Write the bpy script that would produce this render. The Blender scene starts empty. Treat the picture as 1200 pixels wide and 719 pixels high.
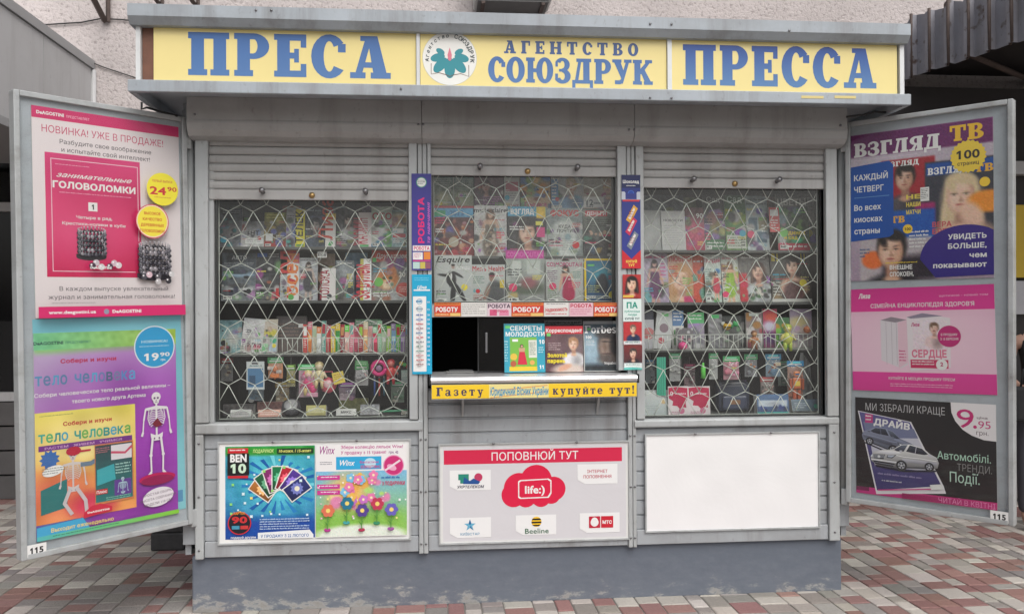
import bpy, math, random
import numpy as np
from math import radians as rad, sin, cos, pi
from mathutils import Vector, Matrix
from mathutils.geometry import delaunay_2d_cdt

SC = bpy.context.scene
COL = SC.collection

# ------------------------------------------------------------------ camera
YAW, PITCH, ROLL = 0.08963, 0.00730, -0.00500
CAM = Vector((-0.4995, -4.65, 1.5759))
_f = Vector((sin(YAW)*cos(PITCH), cos(YAW)*cos(PITCH), sin(PITCH)))
_r = Vector((cos(YAW), -sin(YAW), 0)); _u = _r.cross(_f)
RX = _r*cos(ROLL)+_u*sin(ROLL); UX = -_r*sin(ROLL)+_u*cos(ROLL)
cd = bpy.data.cameras.new('camera'); cam = bpy.data.objects.new('camera', cd); COL.objects.link(cam)
cam.matrix_world = Matrix(((RX.x, UX.x, -_f.x, CAM.x), (RX.y, UX.y, -_f.y, CAM.y), (RX.z, UX.z, -_f.z, CAM.z), (0, 0, 0, 1)))
cd.lens = 30.0; cd.sensor_width = 36.0; cd.sensor_fit = 'HORIZONTAL'; cd.clip_start = 0.05; cd.clip_end = 2000
SC.camera = cam

# ------------------------------------------------------------------ sky, sun, exposure
SUN_EL, SUN_AZ = rad(50), rad(160)          # behind the photographer, to the right
w = bpy.data.worlds.new('World'); SC.world = w; w.use_nodes = True
nt = w.node_tree; nt.nodes.clear()
sky = nt.nodes.new('ShaderNodeTexSky'); sky.sky_type = 'NISHITA'; sky.sun_disc = False
sky.sun_elevation = SUN_EL; sky.sun_rotation = SUN_AZ; sky.air_density = 1.0; sky.dust_density = 6.0; sky.ozone_density = 1.0
hs = nt.nodes.new('ShaderNodeHueSaturation'); hs.inputs['Saturation'].default_value = 0.32
bg = nt.nodes.new('ShaderNodeBackground'); bg.inputs['Strength'].default_value = 0.12
wo = nt.nodes.new('ShaderNodeOutputWorld')
nt.links.new(sky.outputs[0], hs.inputs['Color']); nt.links.new(hs.outputs[0], bg.inputs[0]); nt.links.new(bg.outputs[0], wo.inputs[0])
sl = bpy.data.lights.new('sun', 'SUN'); sl.energy = 0.9; sl.angle = rad(50); sl.color = (1, .985, .96)
so = bpy.data.objects.new('sun', sl); COL.objects.link(so)
sd = Vector((sin(SUN_AZ)*cos(SUN_EL), cos(SUN_AZ)*cos(SUN_EL), sin(SUN_EL)))
so.rotation_euler = sd.to_track_quat('Z', 'Y').to_euler(); so.location = sd*20
SC.view_settings.view_transform = 'Standard'; SC.view_settings.look = 'None'
SC.view_settings.gamma = 1.0; SC.view_settings.use_curve_mapping = False
SC.view_settings.exposure = 0.29
SC.render.engine = 'CYCLES'
SC.cycles.max_bounces = 8; SC.cycles.transparent_max_bounces = 12
SC.cycles.use_denoising = True

# ------------------------------------------------------------------ measuring helpers
def ray(px, py):
    return RX*((px-600)/1000)+UX*(-(py-359.5)/1000)+_f
def P(px, py, Y=0.0):
    d = ray(px, py); t = (Y-CAM.y)/d.y; q = CAM+d*t
    return q.x, q.z
def plane_local(px, py, M):
    Mi = M.inverted(); o = Mi @ CAM; d = Mi.to_3x3() @ ray(px, py); t = -o.z/d.z
    q = o+d*t
    return q.x, q.y
def lin(c):
    a = np.asarray(c, float)/255.0
    return np.where(a <= .04045, a/12.92, ((a+.055)/1.055)**2.4)
PRINT_K = 0.86
def prn(c):
    return lin(c)*PRINT_K

# ------------------------------------------------------------------ materials
def mat(name, col=(.5, .5, .5), rough=.5, metal=0.0, spec=.5, noise=0.0, nscale=6.0, bump=0.0, bscale=80.0, rust=None, coat=0, grime=0.0):
    m = bpy.data.materials.new(name); m.use_nodes = True; t = m.node_tree; b = t.nodes['Principled BSDF']
    b.inputs['Base Color'].default_value = (*col, 1); b.inputs['Roughness'].default_value = rough
    b.inputs['Metallic'].default_value = metal; b.inputs['Specular IOR Level'].default_value = spec
    if coat: b.inputs['Coat Weight'].default_value = coat
    tc = t.nodes.new('ShaderNodeTexCoord')
    if noise:
        n = t.nodes.new('ShaderNodeTexNoise'); n.inputs['Scale'].default_value = nscale; n.inputs['Detail'].default_value = 8
        n.inputs['Roughness'].default_value = .65
        r = t.nodes.new('ShaderNodeMapRange'); r.inputs[1].default_value = .25; r.inputs[2].default_value = .75
        r.inputs[3].default_value = 1-noise; r.inputs[4].default_value = 1+noise
        mx = t.nodes.new('ShaderNodeMix'); mx.data_type = 'RGBA'; mx.blend_type = 'MULTIPLY'; mx.inputs[0].default_value = 1
        mx.inputs[6].default_value = (*col, 1)
        t.links.new(tc.outputs['Object'], n.inputs['Vector']); t.links.new(n.outputs['Fac'], r.inputs[0])
        t.links.new(r.outputs[0], mx.inputs[7]); t.links.new(mx.outputs[2], b.inputs['Base Color'])
        r2 = t.nodes.new('ShaderNodeMapRange'); r2.inputs[3].default_value = max(.05, rough-.12); r2.inputs[4].default_value = min(1, rough+.15)
        t.links.new(n.outputs['Fac'], r2.inputs[0]); t.links.new(r2.outputs[0], b.inputs['Roughness'])
        if rust:
            n2 = t.nodes.new('ShaderNodeTexNoise'); n2.inputs['Scale'].default_value = nscale*1.7; n2.inputs['Detail'].default_value = 9
            r3 = t.nodes.new('ShaderNodeMapRange'); r3.inputs[1].default_value = rust[1]; r3.inputs[2].default_value = rust[1]+.08
            mx2 = t.nodes.new('ShaderNodeMix'); mx2.data_type = 'RGBA'; mx2.inputs[7].default_value = (*rust[0], 1)
            t.links.new(tc.outputs['Object'], n2.inputs['Vector']); t.links.new(n2.outputs['Fac'], r3.inputs[0])
            t.links.new(r3.outputs[0], mx2.inputs[0]); t.links.new(mx.outputs[2], mx2.inputs[6]); t.links.new(mx2.outputs[2], b.inputs['Base Color'])
    if grime:
        src = b.inputs['Base Color'].links[0].from_socket
        for sc_, lo, hi, k in (((7, 7, .55), .50, .72, grime), ((2.2, 2.2, 2.2), .48, .78, grime*.8), ((34, 34, 20), .60, .74, grime*1.1)):
            mp = t.nodes.new('ShaderNodeMapping'); mp.inputs['Scale'].default_value = sc_
            n = t.nodes.new('ShaderNodeTexNoise'); n.inputs['Scale'].default_value = 1; n.inputs['Detail'].default_value = 9; n.inputs['Roughness'].default_value = .66
            r = t.nodes.new('ShaderNodeMapRange'); r.inputs[1].default_value = lo; r.inputs[2].default_value = hi; r.inputs[3].default_value = 0; r.inputs[4].default_value = k
            mx = t.nodes.new('ShaderNodeMix'); mx.data_type = 'RGBA'; mx.inputs[7].default_value = (.13, .115, .10, 1)
            t.links.new(tc.outputs['Object'], mp.inputs[0]); t.links.new(mp.outputs[0], n.inputs[0]); t.links.new(n.outputs['Fac'], r.inputs[0])
            t.links.new(r.outputs[0], mx.inputs[0]); t.links.new(src, mx.inputs[6]); src = mx.outputs[2]
        t.links.new(src, b.inputs['Base Color'])
    if bump:
        n = t.nodes.new('ShaderNodeTexNoise'); n.inputs['Scale'].default_value = bscale; n.inputs['Detail'].default_value = 6
        bp = t.nodes.new('ShaderNodeBump'); bp.inputs['Strength'].default_value = bump; bp.inputs['Distance'].default_value = .01
        t.links.new(tc.outputs['Object'], n.inputs['Vector']); t.links.new(n.outputs['Fac'], bp.inputs['Height']); t.links.new(bp.outputs[0], b.inputs['Normal'])
    return m
def colmat(name, rough, bump=0.0, bscale=5.0, coat=0.0, speck=0.0, sscale=90.0):
    """vertex-coloured surface: printed paper, plastic, pavers"""
    m = bpy.data.materials.new(name); m.use_nodes = True; t = m.node_tree; b = t.nodes['Principled BSDF']
    a = t.nodes.new('ShaderNodeAttribute'); a.attribute_name = 'Col'
    b.inputs['Roughness'].default_value = rough; b.inputs['Coat Weight'].default_value = coat
    out = a.outputs['Color']; tc = t.nodes.new('ShaderNodeTexCoord')
    if speck:
        n = t.nodes.new('ShaderNodeTexNoise'); n.inputs['Scale'].default_value = sscale; n.inputs['Detail'].default_value = 7; n.inputs['Roughness'].default_value = .7
        n3 = t.nodes.new('ShaderNodeTexNoise'); n3.inputs['Scale'].default_value = 1.3; n3.inputs['Detail'].default_value = 6
        ad = t.nodes.new('ShaderNodeMath'); ad.operation = 'ADD'
        r = t.nodes.new('ShaderNodeMapRange'); r.inputs[1].default_value = .6; r.inputs[2].default_value = 1.4
        r.inputs[3].default_value = 1-speck; r.inputs[4].default_value = 1+speck
        mx = t.nodes.new('ShaderNodeMix'); mx.data_type = 'RGBA'; mx.blend_type = 'MULTIPLY'; mx.inputs[0].default_value = 1
        t.links.new(tc.outputs['Object'], n.inputs['Vector']); t.links.new(tc.outputs['Object'], n3.inputs['Vector'])
        t.links.new(n.outputs['Fac'], ad.inputs[0]); t.links.new(n3.outputs['Fac'], ad.inputs[1]); t.links.new(ad.outputs[0], r.inputs[0])
        t.links.new(out, mx.inputs[6]); t.links.new(r.outputs[0], mx.inputs[7]); out = mx.outputs[2]
    t.links.new(out, b.inputs['Base Color'])
    if bump:
        n = t.nodes.new('ShaderNodeTexNoise'); n.inputs['Scale'].default_value = bscale; n.inputs['Detail'].default_value = 5; n.inputs['Roughness'].default_value = .55
        n.inputs['Distortion'].default_value = .6
        bp = t.nodes.new('ShaderNodeBump'); bp.inputs['Strength'].default_value = bump; bp.inputs['Distance'].default_value = .02
        t.links.new(tc.outputs['Object'], n.inputs['Vector']); t.links.new(n.outputs['Fac'], bp.inputs['Height']); t.links.new(bp.outputs[0], b.inputs['Normal'])
    return m
def glassmat(name, tint=(1, 1, 1), ior=1.45, rough=0.0, dust=0.0):
    m = bpy.data.materials.new(name); m.use_nodes = True; t = m.node_tree; t.nodes.clear()
    o = t.nodes.new('ShaderNodeOutputMaterial'); lw = t.nodes.new('ShaderNodeLayerWeight'); lw.inputs[0].default_value = .5
    pw = t.nodes.new('ShaderNodeMath'); pw.operation = 'POWER'; pw.inputs[1].default_value = 5; t.links.new(lw.outputs['Facing'], pw.inputs[0])
    f0 = ((ior-1)/(ior+1))**2; f = t.nodes.new('ShaderNodeMath'); f.operation = 'MULTIPLY_ADD'; f.inputs[1].default_value = 1-f0; f.inputs[2].default_value = f0; t.links.new(pw.outputs[0], f.inputs[0])
    tr = t.nodes.new('ShaderNodeBsdfTransparent'); tr.inputs[0].default_value = (*tint, 1)
    gl = t.nodes.new('ShaderNodeBsdfGlossy'); gl.inputs['Roughness'].default_value = rough
    mx = t.nodes.new('ShaderNodeMixShader')
    src = tr.outputs[0]
    if dust:
        df = t.nodes.new('ShaderNodeBsdfDiffuse'); df.inputs[0].default_value = (.6, .6, .6, 1)
        n = t.nodes.new('ShaderNodeTexNoise'); n.inputs['Scale'].default_value = 3; n.inputs['Detail'].default_value = 6
        r = t.nodes.new('ShaderNodeMapRange'); r.inputs[1].default_value = .3; r.inputs[2].default_value = .8; r.inputs[3].default_value = dust*.4; r.inputs[4].default_value = dust*1.6
        m2 = t.nodes.new('ShaderNodeMixShader'); t.links.new(n.outputs['Fac'], r.inputs[0]); t.links.new(r.outputs[0], m2.inputs[0])
        t.links.new(tr.outputs[0], m2.inputs[1]); t.links.new(df.outputs[0], m2.inputs[2]); src = m2.outputs[0]
    t.links.new(f.outputs[0], mx.inputs[0]); t.links.new(src, mx.inputs[1]); t.links.new(gl.outputs[0], mx.inputs[2]); t.links.new(mx.outputs[0], o.inputs[0])
    return m

MT = {
 'paint': mat('kiosk_grey_paint', (.335, .355, .375), .48, noise=.07, nscale=3.5, bump=.08, bscale=14, grime=.5),
 'alu': mat('aluminium_trim', (.42, .44, .445), .4, metal=.15, noise=.06, nscale=5, grime=.46),
 'cornice': mat('cornice_paint', (.36, .40, .44), .42, noise=.13, nscale=4, rust=((.30, .25, .22), .76), grime=.45),
 'shut': mat('shutter_slat', (.385, .385, .38), .45, noise=.05, nscale=7, grime=.42),
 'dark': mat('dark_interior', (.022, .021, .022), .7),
 'rubber': mat('black_gap', (.012, .013, .014), .5),
 'brown': mat('rusty_strip', (.16, .07, .045), .6, noise=.3, nscale=12),
 'white': mat('white_trim', (.70, .72, .73), .4, noise=.05, nscale=6, grime=.25),
 'steel': mat('steel_knob', (.25, .25, .26), .35, metal=.8),
 'brass': mat('brass_lock', (.42, .28, .12), .35, metal=.8),
 'chrome': mat('counter_edge', (.78, .78, .79), .28, metal=.6),
 'wire': mat('grille_wire', (.56, .59, .54), .5),
 'shelfm': mat('shelf_metal', (.11, .115, .11), .5),
 'doorback': mat('door_back', (.37, .405, .44), .45, noise=.06, nscale=5, grime=.25),
 'clad': mat('cladding_grey', (.50, .50, .505), .5, noise=.04, nscale=3, grime=.2),
 'cladtrim': mat('cladding_trim', (.34, .34, .345), .5, noise=.06),
 'conc': mat('dark_concrete', (.05, .05, .052), .8, noise=.35, nscale=14, bump=.4, bscale=30),
 'rust': mat('rusty_iron', (.085, .062, .055), .75, noise=.35, nscale=20),
 'corr': mat('corrugated_sheet', (.26, .26, .295), .5, noise=.16, nscale=5, rust=((.09, .06, .05), .60), grime=.5),
 'acb': mat('ac_body', (.55, .56, .55), .5, noise=.08),
 'acd': mat('ac_dark', (.13, .13, .13), .6, noise=.2, nscale=15),
 'shopwall': mat('shop_wall', (.035, .032, .033), .7, noise=.2, nscale=9),
 'tilew': mat('base_tiles', (.10, .095, .095), .6, noise=.15, nscale=8),
 'yellow': mat('yellow_board', (.62, .43, .03), .5, noise=.06),
 'pale': mat('pale_board', (.50, .50, .53), .5, noise=.06),
 'skin': mat('skin', (.42, .25, .19), .5), 'cloth': mat('black_cloth', (.015, .015, .017), .85), 'hair': mat('hair', (.03, .02, .015), .6),
 'jeans': mat('grey_trousers', (.07, .07, .085), .9), 'cable': mat('black_cable', (.03, .03, .03), .6),
 'wcable': mat('white_cable', (.55, .55, .52), .5),
 'print': colmat('printed_paper', .42), 'gloss': colmat('glossy_cover', .3, bump=.05, bscale=9),
 'poster': colmat('poster_paper', .34, bump=.26, bscale=2.6), 'grout': mat('sandy_joints', (.20, .185, .17), .9, noise=.25, nscale=20), 'plastic': colmat('coloured_plastic', .35),
 'paver': colmat('paving_stone', .75, bump=.35, bscale=60, speck=.16, sscale=55),
 'pane': glassmat('window_glass', (.975, .985, .98), ior=1.42, dust=.016), 'dpane': glassmat('door_glass', (.985, .99, .985), ior=1.3, dust=.008),
 'film': glassmat('clear_film', (.97, .97, .97), rough=.12, dust=.10),
 'darkpane': glassmat('shop_glass', (.6, .6, .62)),
}
# worn plinth paint: blue-grey with flaked pale patches low down
def plinth_mat():
    m = mat('plinth_paint', (.118, .138, .172), .7, bump=.35, bscale=14); t = m.node_tree; b = t.nodes['Principled BSDF']
    tc = t.nodes.new('ShaderNodeTexCoord'); sx = t.nodes.new('ShaderNodeSeparateXYZ'); t.links.new(tc.outputs['Object'], sx.inputs[0])
    mp = t.nodes.new('ShaderNodeMapping'); mp.inputs['Scale'].default_value = (1, 1, 2.2); t.links.new(tc.outputs['Object'], mp.inputs[0])
    n = t.nodes.new('ShaderNodeTexNoise'); n.inputs['Scale'].default_value = 8; n.inputs['Detail'].default_value = 12; n.inputs['Roughness'].default_value = .72
    t.links.new(mp.outputs[0], n.inputs[0])
    zr = t.nodes.new('ShaderNodeMapRange'); zr.inputs[1].default_value = 0; zr.inputs[2].default_value = .24; zr.inputs[3].default_value = .16; zr.inputs[4].default_value = -.12
    t.links.new(sx.outputs['Z'], zr.inputs[0])
    xr = t.nodes.new('ShaderNodeMapRange'); xr.inputs[1].default_value = -1.8; xr.inputs[2].default_value = .2; xr.inputs[3].default_value = .07; xr.inputs[4].default_value = -.02
    t.links.new(sx.outputs['X'], xr.inputs[0])
    ad = t.nodes.new('ShaderNodeMath'); t.links.new(n.outputs['Fac'], ad.inputs[0]); t.links.new(zr.outputs[0], ad.inputs[1])
    a2 = t.nodes.new('ShaderNodeMath'); t.links.new(ad.outputs[0], a2.inputs[0]); t.links.new(xr.outputs[0], a2.inputs[1])
    cr = t.nodes.new('ShaderNodeValToRGB'); e = cr.color_ramp.elements
    e[0].position = .36; e[0].color = (.112, .130, .162, 1); e[1].position = .62; e[1].color = (.135, .152, .185, 1)
    x = cr.color_ramp.elements.new(.68); x.color = (.18, .195, .215, 1)
    x = cr.color_ramp.elements.new(.71); x.color = (.30, .30, .295, 1)
    x = cr.color_ramp.elements.new(.80); x.color = (.25, .24, .225, 1)
    t.links.new(a2.outputs[0], cr.inputs[0]); t.links.new(cr.outputs[0], b.inputs['Base Color'])
    return m
MT['plinth'] = plinth_mat()
def stucco_mat():
    m = mat('roughcast_stucco', (.47, .425, .42), .9); t = m.node_tree; b = t.nodes['Principled BSDF']
    tc = t.nodes.new('ShaderNodeTexCoord')
    n = t.nodes.new('ShaderNodeTexNoise'); n.inputs['Scale'].default_value = 34; n.inputs['Detail'].default_value = 9; n.inputs['Roughness'].default_value = .62; n.inputs['Distortion'].default_value = .35
    n2 = t.nodes.new('ShaderNodeTexNoise'); n2.inputs['Scale'].default_value = 1.1; n2.inputs['Detail'].default_value = 5
    t.links.new(tc.outputs['Object'], n.inputs[0]); t.links.new(tc.outputs['Object'], n2.inputs[0])
    bp = t.nodes.new('ShaderNodeBump'); bp.inputs['Strength'].default_value = .7; bp.inputs['Distance'].default_value = .022
    t.links.new(n.outputs['Fac'], bp.inputs['Height']); t.links.new(bp.outputs[0], b.inputs['Normal'])
    cr = t.nodes.new('ShaderNodeValToRGB'); e = cr.color_ramp.elements
    e[0].position = .35; e[0].color = (.38, .335, .325, 1); e[1].position = .47; e[1].color = (.58, .525, .515, 1)
    mx = t.nodes.new('ShaderNodeMix'); mx.data_type = 'RGBA'; mx.blend_type = 'MULTIPLY'; mx.inputs[0].default_value = 1
    r = t.nodes.new('ShaderNodeMapRange'); r.inputs[1].default_value = .3; r.inputs[2].default_value = .7; r.inputs[3].default_value = .86; r.inputs[4].default_value = 1.1
    t.links.new(n.outputs['Fac'], cr.inputs[0]); t.links.new(n2.outputs['Fac'], r.inputs[0])
    t.links.new(cr.outputs[0], mx.inputs[6]); t.links.new(r.outputs[0], mx.inputs[7]); t.links.new(mx.outputs[2], b.inputs['Base Color'])
    return m
MT['stucco'] = stucco_mat()

# ------------------------------------------------------------------ object helpers
def tag(o, label=None, cat=None, group=None, kind=None):
    if label: o['label'] = label
    if cat: o['category'] = cat
    if group: o['group'] = group
    if kind: o['kind'] = kind
    return o
def empty(name, M=None):
    o = bpy.data.objects.new(name, None); o.empty_display_size = .1; COL.objects.link(o)
    if M is not None: o.matrix_world = M
    return o
def link(name, me, m, parent=None, M=None):
    o = bpy.data.objects.new(name, me)
    for x in (m if isinstance(m, (list, tuple)) else [m]): me.materials.append(MT[x])
    COL.objects.link(o)
    if parent is not None: o.parent = parent
    if M is not None: o.matrix_local = M
    return o

class MB:
    """collects solids into ONE mesh; optional colour per solid"""
    def __init__(s): s.v = []; s.f = []; s.c = []; s.sm = []; s.any = False
    def add(s, v, f, col=None, smooth=False):
        b = len(s.v); s.v += [tuple(p) for p in v]; s.f += [tuple(i+b for i in q) for q in f]
        c = tuple(prn(col)) if col is not None else (.5, .5, .5)
        s.any = s.any or col is not None
        s.c += [c]*len(v); s.sm += [smooth]*len(f); return s
    def box(s, x0, x1, y0, y1, z0, z1, col=None, bev=0.0):
        if bev <= 0:
            v = [(x, y, z) for z in (z0, z1) for y in (y0, y1) for x in (x0, x1)]
            return s.add(v, [(0, 2, 3, 1), (4, 5, 7, 6), (0, 1, 5, 4), (1, 3, 7, 5), (3, 2, 6, 7), (2, 0, 4, 6)], col)
        import bmesh
        bm = bmesh.new(); bmesh.ops.create_cube(bm, size=1)
        for q in bm.verts: q.co = Vector(((x0+x1)/2+q.co.x*(x1-x0), (y0+y1)/2+q.co.y*(y1-y0), (z0+z1)/2+q.co.z*(z1-z0)))
        bmesh.ops.bevel(bm, geom=bm.edges[:], offset=bev, segments=2, affect='EDGES', profile=.5)
        bm.verts.ensure_lookup_table(); v = [q.co[:] for q in bm.verts]; f = [[q.index for q in k.verts] for k in bm.faces]; bm.free()
        return s.add(v, f, col)
    def prism(s, prof, x0, x1, axis='x', col=None, smooth=False):
        """profile [(y,z)] extruded along x (or [(x,z)] along y, [(x,y)] along z)"""
        n = len(prof); v = []
        for a in (x0, x1):
            for p, q in prof: v.append((a, p, q) if axis == 'x' else (p, a, q) if axis == 'y' else (p, q, a))
        f = [(i, (i+1) % n, (i+1) % n+n, i+n) for i in range(n)]
        s.add(v, f, col, smooth); b = len(s.v)-2*n
        s.f += [tuple(range(b+n-1, b-1, -1)), tuple(range(b+n, b+2*n))]; s.sm += [False, False]
        return s
    def tube(s, pts, r, n=6, col=None, closed=False, smooth=True):
        pts = [Vector(p) for p in pts]; v = []; f = []; m = len(pts)
        rs = r if isinstance(r, (list, tuple)) else [r]*m
        up = None
        for i, p in enumerate(pts):
            a = pts[max(i-1, 0)]; b = pts[min(i+1, m-1)]; d = (b-a).normalized()
            if up is None: up = Vector((0, 0, 1)) if abs(d.z) < .9 else Vector((1, 0, 0))
            e = d.cross(up).normalized(); g = e.cross(d).normalized(); up = g
            for k in range(n):
                t = 2*pi*k/n; v.append(p+(e*cos(t)+g*sin(t))*rs[i])
        for i in range(m-1):
            for k in range(n): f.append((i*n+k, i*n+(k+1) % n, (i+1)*n+(k+1) % n, (i+1)*n+k))
        f += [tuple(range(n-1, -1, -1)), tuple(range((m-1)*n, m*n))]
        return s.add(v, f, col, smooth)
    def ell(s, c, r, col=None, nu=14, nv=9, wob=0.0, seed=1, M=None):
        R = random.Random(seed); ph = [R.uniform(0, 6.28) for _ in range(4)]; v = []; f = []
        for j in range(nv+1):
            th = pi*j/nv
            for i in range(nu):
                a = 2*pi*i/nu; k = 1+wob*(sin(3*a+ph[0])*sin(2*th+ph[1])+.6*sin(5*a+ph[2]+3*th))
                q = Vector((r[0]*sin(th)*cos(a)*k, r[1]*sin(th)*sin(a)*k, r[2]*cos(th)*k))
                if M is not None: q = M @ q
                v.append((c[0]+q.x, c[1]+q.y, c[2]+q.z))
        for j in range(nv):
            for i in range(nu): f.append((j*nu+i, (j+1)*nu+i, (j+1)*nu+(i+1) % nu, j*nu+(i+1) % nu))
        return s.add(v, f, col, True)
    def mesh(s, name):
        me = bpy.data.meshes.new(name); me.from_pydata(s.v, [], s.f); me.update()
        me.polygons.foreach_set('use_smooth', s.sm)
        if s.any:
            a = me.color_attributes.new('Col', 'FLOAT_COLOR', 'POINT')
            a.data.foreach_set('color', np.concatenate([np.array(s.c), np.ones((len(s.c), 1))], 1).ravel().astype(np.float32))
        return me
    def obj(s, name, m, parent=None, M=None): return link(name, s.mesh(name), m, parent, M)

# ------------------------------------------------------------------ lettering
_tc = {}
def font_tris(body, bold=0.0, shear=0.0):
    bold = min(bold, .042)
    k = (body, bold, shear)
    if k in _tc: return _tc[k]
    cu = bpy.data.curves.new('t', 'FONT'); cu.body = body; cu.shear = shear; cu.resolution_u = 3; cu.fill_mode = 'NONE'
    if bold > 0: cu.space_character = 1+bold*1.6
    o = bpy.data.objects.new('t', cu); COL.objects.link(o)
    dg = bpy.context.evaluated_depsgraph_get(); me = bpy.data.meshes.new_from_object(o.evaluated_get(dg))
    pts = [(v.co.x, v.co.y) for v in me.vertices]; nb = {}
    for e in me.edges:
        i, j = e.vertices; nb.setdefault(i, []).append(j); nb.setdefault(j, []).append(i)
    bpy.data.objects.remove(o); bpy.data.curves.remove(cu); bpy.data.meshes.remove(me)
    loops = []; seen = set()
    for i0 in sorted(nb):                       # outlines, in the order their points were written
        if i0 in seen: continue
        lp = [i0]; seen.add(i0); cur = i0
        while True:
            nx_ = [j for j in sorted(nb[cur]) if j not in seen]
            if not nx_: break
            cur = nx_[0]; seen.add(cur); lp.append(cur)
        L = []
        for i in lp:
            if not L or abs(pts[i][0]-L[-1][0])+abs(pts[i][1]-L[-1][1]) > 2e-4: L.append(pts[i])
        if len(L) > 2 and abs(L[0][0]-L[-1][0])+abs(L[0][1]-L[-1][1]) < 2e-4: L.pop()
        if len(L) > 2: loops.append(L)
    if body.strip('0123456789 .%') == '':
        loops = [[(L[0][0], L[0][1]), (L[1][0]+.015, L[0][1]), (L[1][0]-.13, L[0][1]-.11), (L[1][0]-.13, L[0][1]-.21), (L[1][0], L[0][1]-.115), L[2], L[3]] if len(L) == 4 and L[0][1]-L[2][1] > .6 else L for L in loops]
    loops.sort(key=lambda L: min(p[0] for p in L))
    # one glyph group at a time: outlines whose x ranges overlap belong together
    groups = []
    for L in loops:
        x0, x1 = min(p[0] for p in L), max(p[0] for p in L)
        if groups and x0 < groups[-1][1]: groups[-1][0].append(L); groups[-1][1] = max(groups[-1][1], x1)
        else: groups.append([[L], x1])
    def area(L): return sum(a[0]*b[1]-b[0]*a[1] for a, b in zip(L, L[1:]+L[:1]))/2
    def grow(L, d):
        o = []; n = len(L)
        for i in range(n):
            (ax, ay), (bx, by), (cx, cy) = L[i-1], L[i], L[(i+1) % n]
            e = Vector((by-ay, ax-bx)).normalized(); g = Vector((cy-by, bx-cx)).normalized(); m = e+g
            m = m/max(m.length_squared, .5)*2*d if m.length > 1e-6 else e*d
            o.append((bx+m.x, by+m.y))
        return o
    V = []; F = []
    for G_, _x in groups:
        if bold: sg = 1 if area(max(G_, key=lambda L: abs(area(L)))) > 0 else -1; G_ = [grow(L, bold*sg) for L in G_]
        vs = []; es = []
        for L in G_:
            n = len(vs); vs += [Vector(p) for p in L]; es += [(n+i, n+(i+1) % len(L)) for i in range(len(L))]
        r = delaunay_2d_cdt(vs, es, [], 0, 1e-6); q = np.array([p[:] for p in r[0]]); T_ = [t for t in r[2] if len(t) == 3]
        if not T_: continue
        c = q[np.array(T_)].mean(1); wn = np.zeros(len(c))
        for L in G_:
            A = np.array(L); B = np.roll(A, -1, 0)
            for (ax, ay), (bx, by) in zip(A, B):
                side = (bx-ax)*(c[:, 1]-ay)-(c[:, 0]-ax)*(by-ay)
                wn += ((ay <= c[:, 1]) & (by > c[:, 1]) & (side > 0)).astype(int)-((ay > c[:, 1]) & (by <= c[:, 1]) & (side < 0)).astype(int)
        n = len(V); V += q.tolist(); F += [tuple(i+n for i in t) for t, w_ in zip(T_, wn) if abs(w_) > .5]
    co = np.array(V, float).reshape(-1, 2)
    if len(co): co[:, 0] -= co[:, 0].min()
    _tc[k] = (co, F); return _tc[k]
_CAP = {}
def cap(bold):
    bold = min(bold, .042)
    if bold not in _CAP:
        co, _ = font_tris('Н', bold); _CAP[bold] = (co[:, 1].min(), co[:, 1].max()-co[:, 1].min())
    return _CAP[bold]

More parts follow.
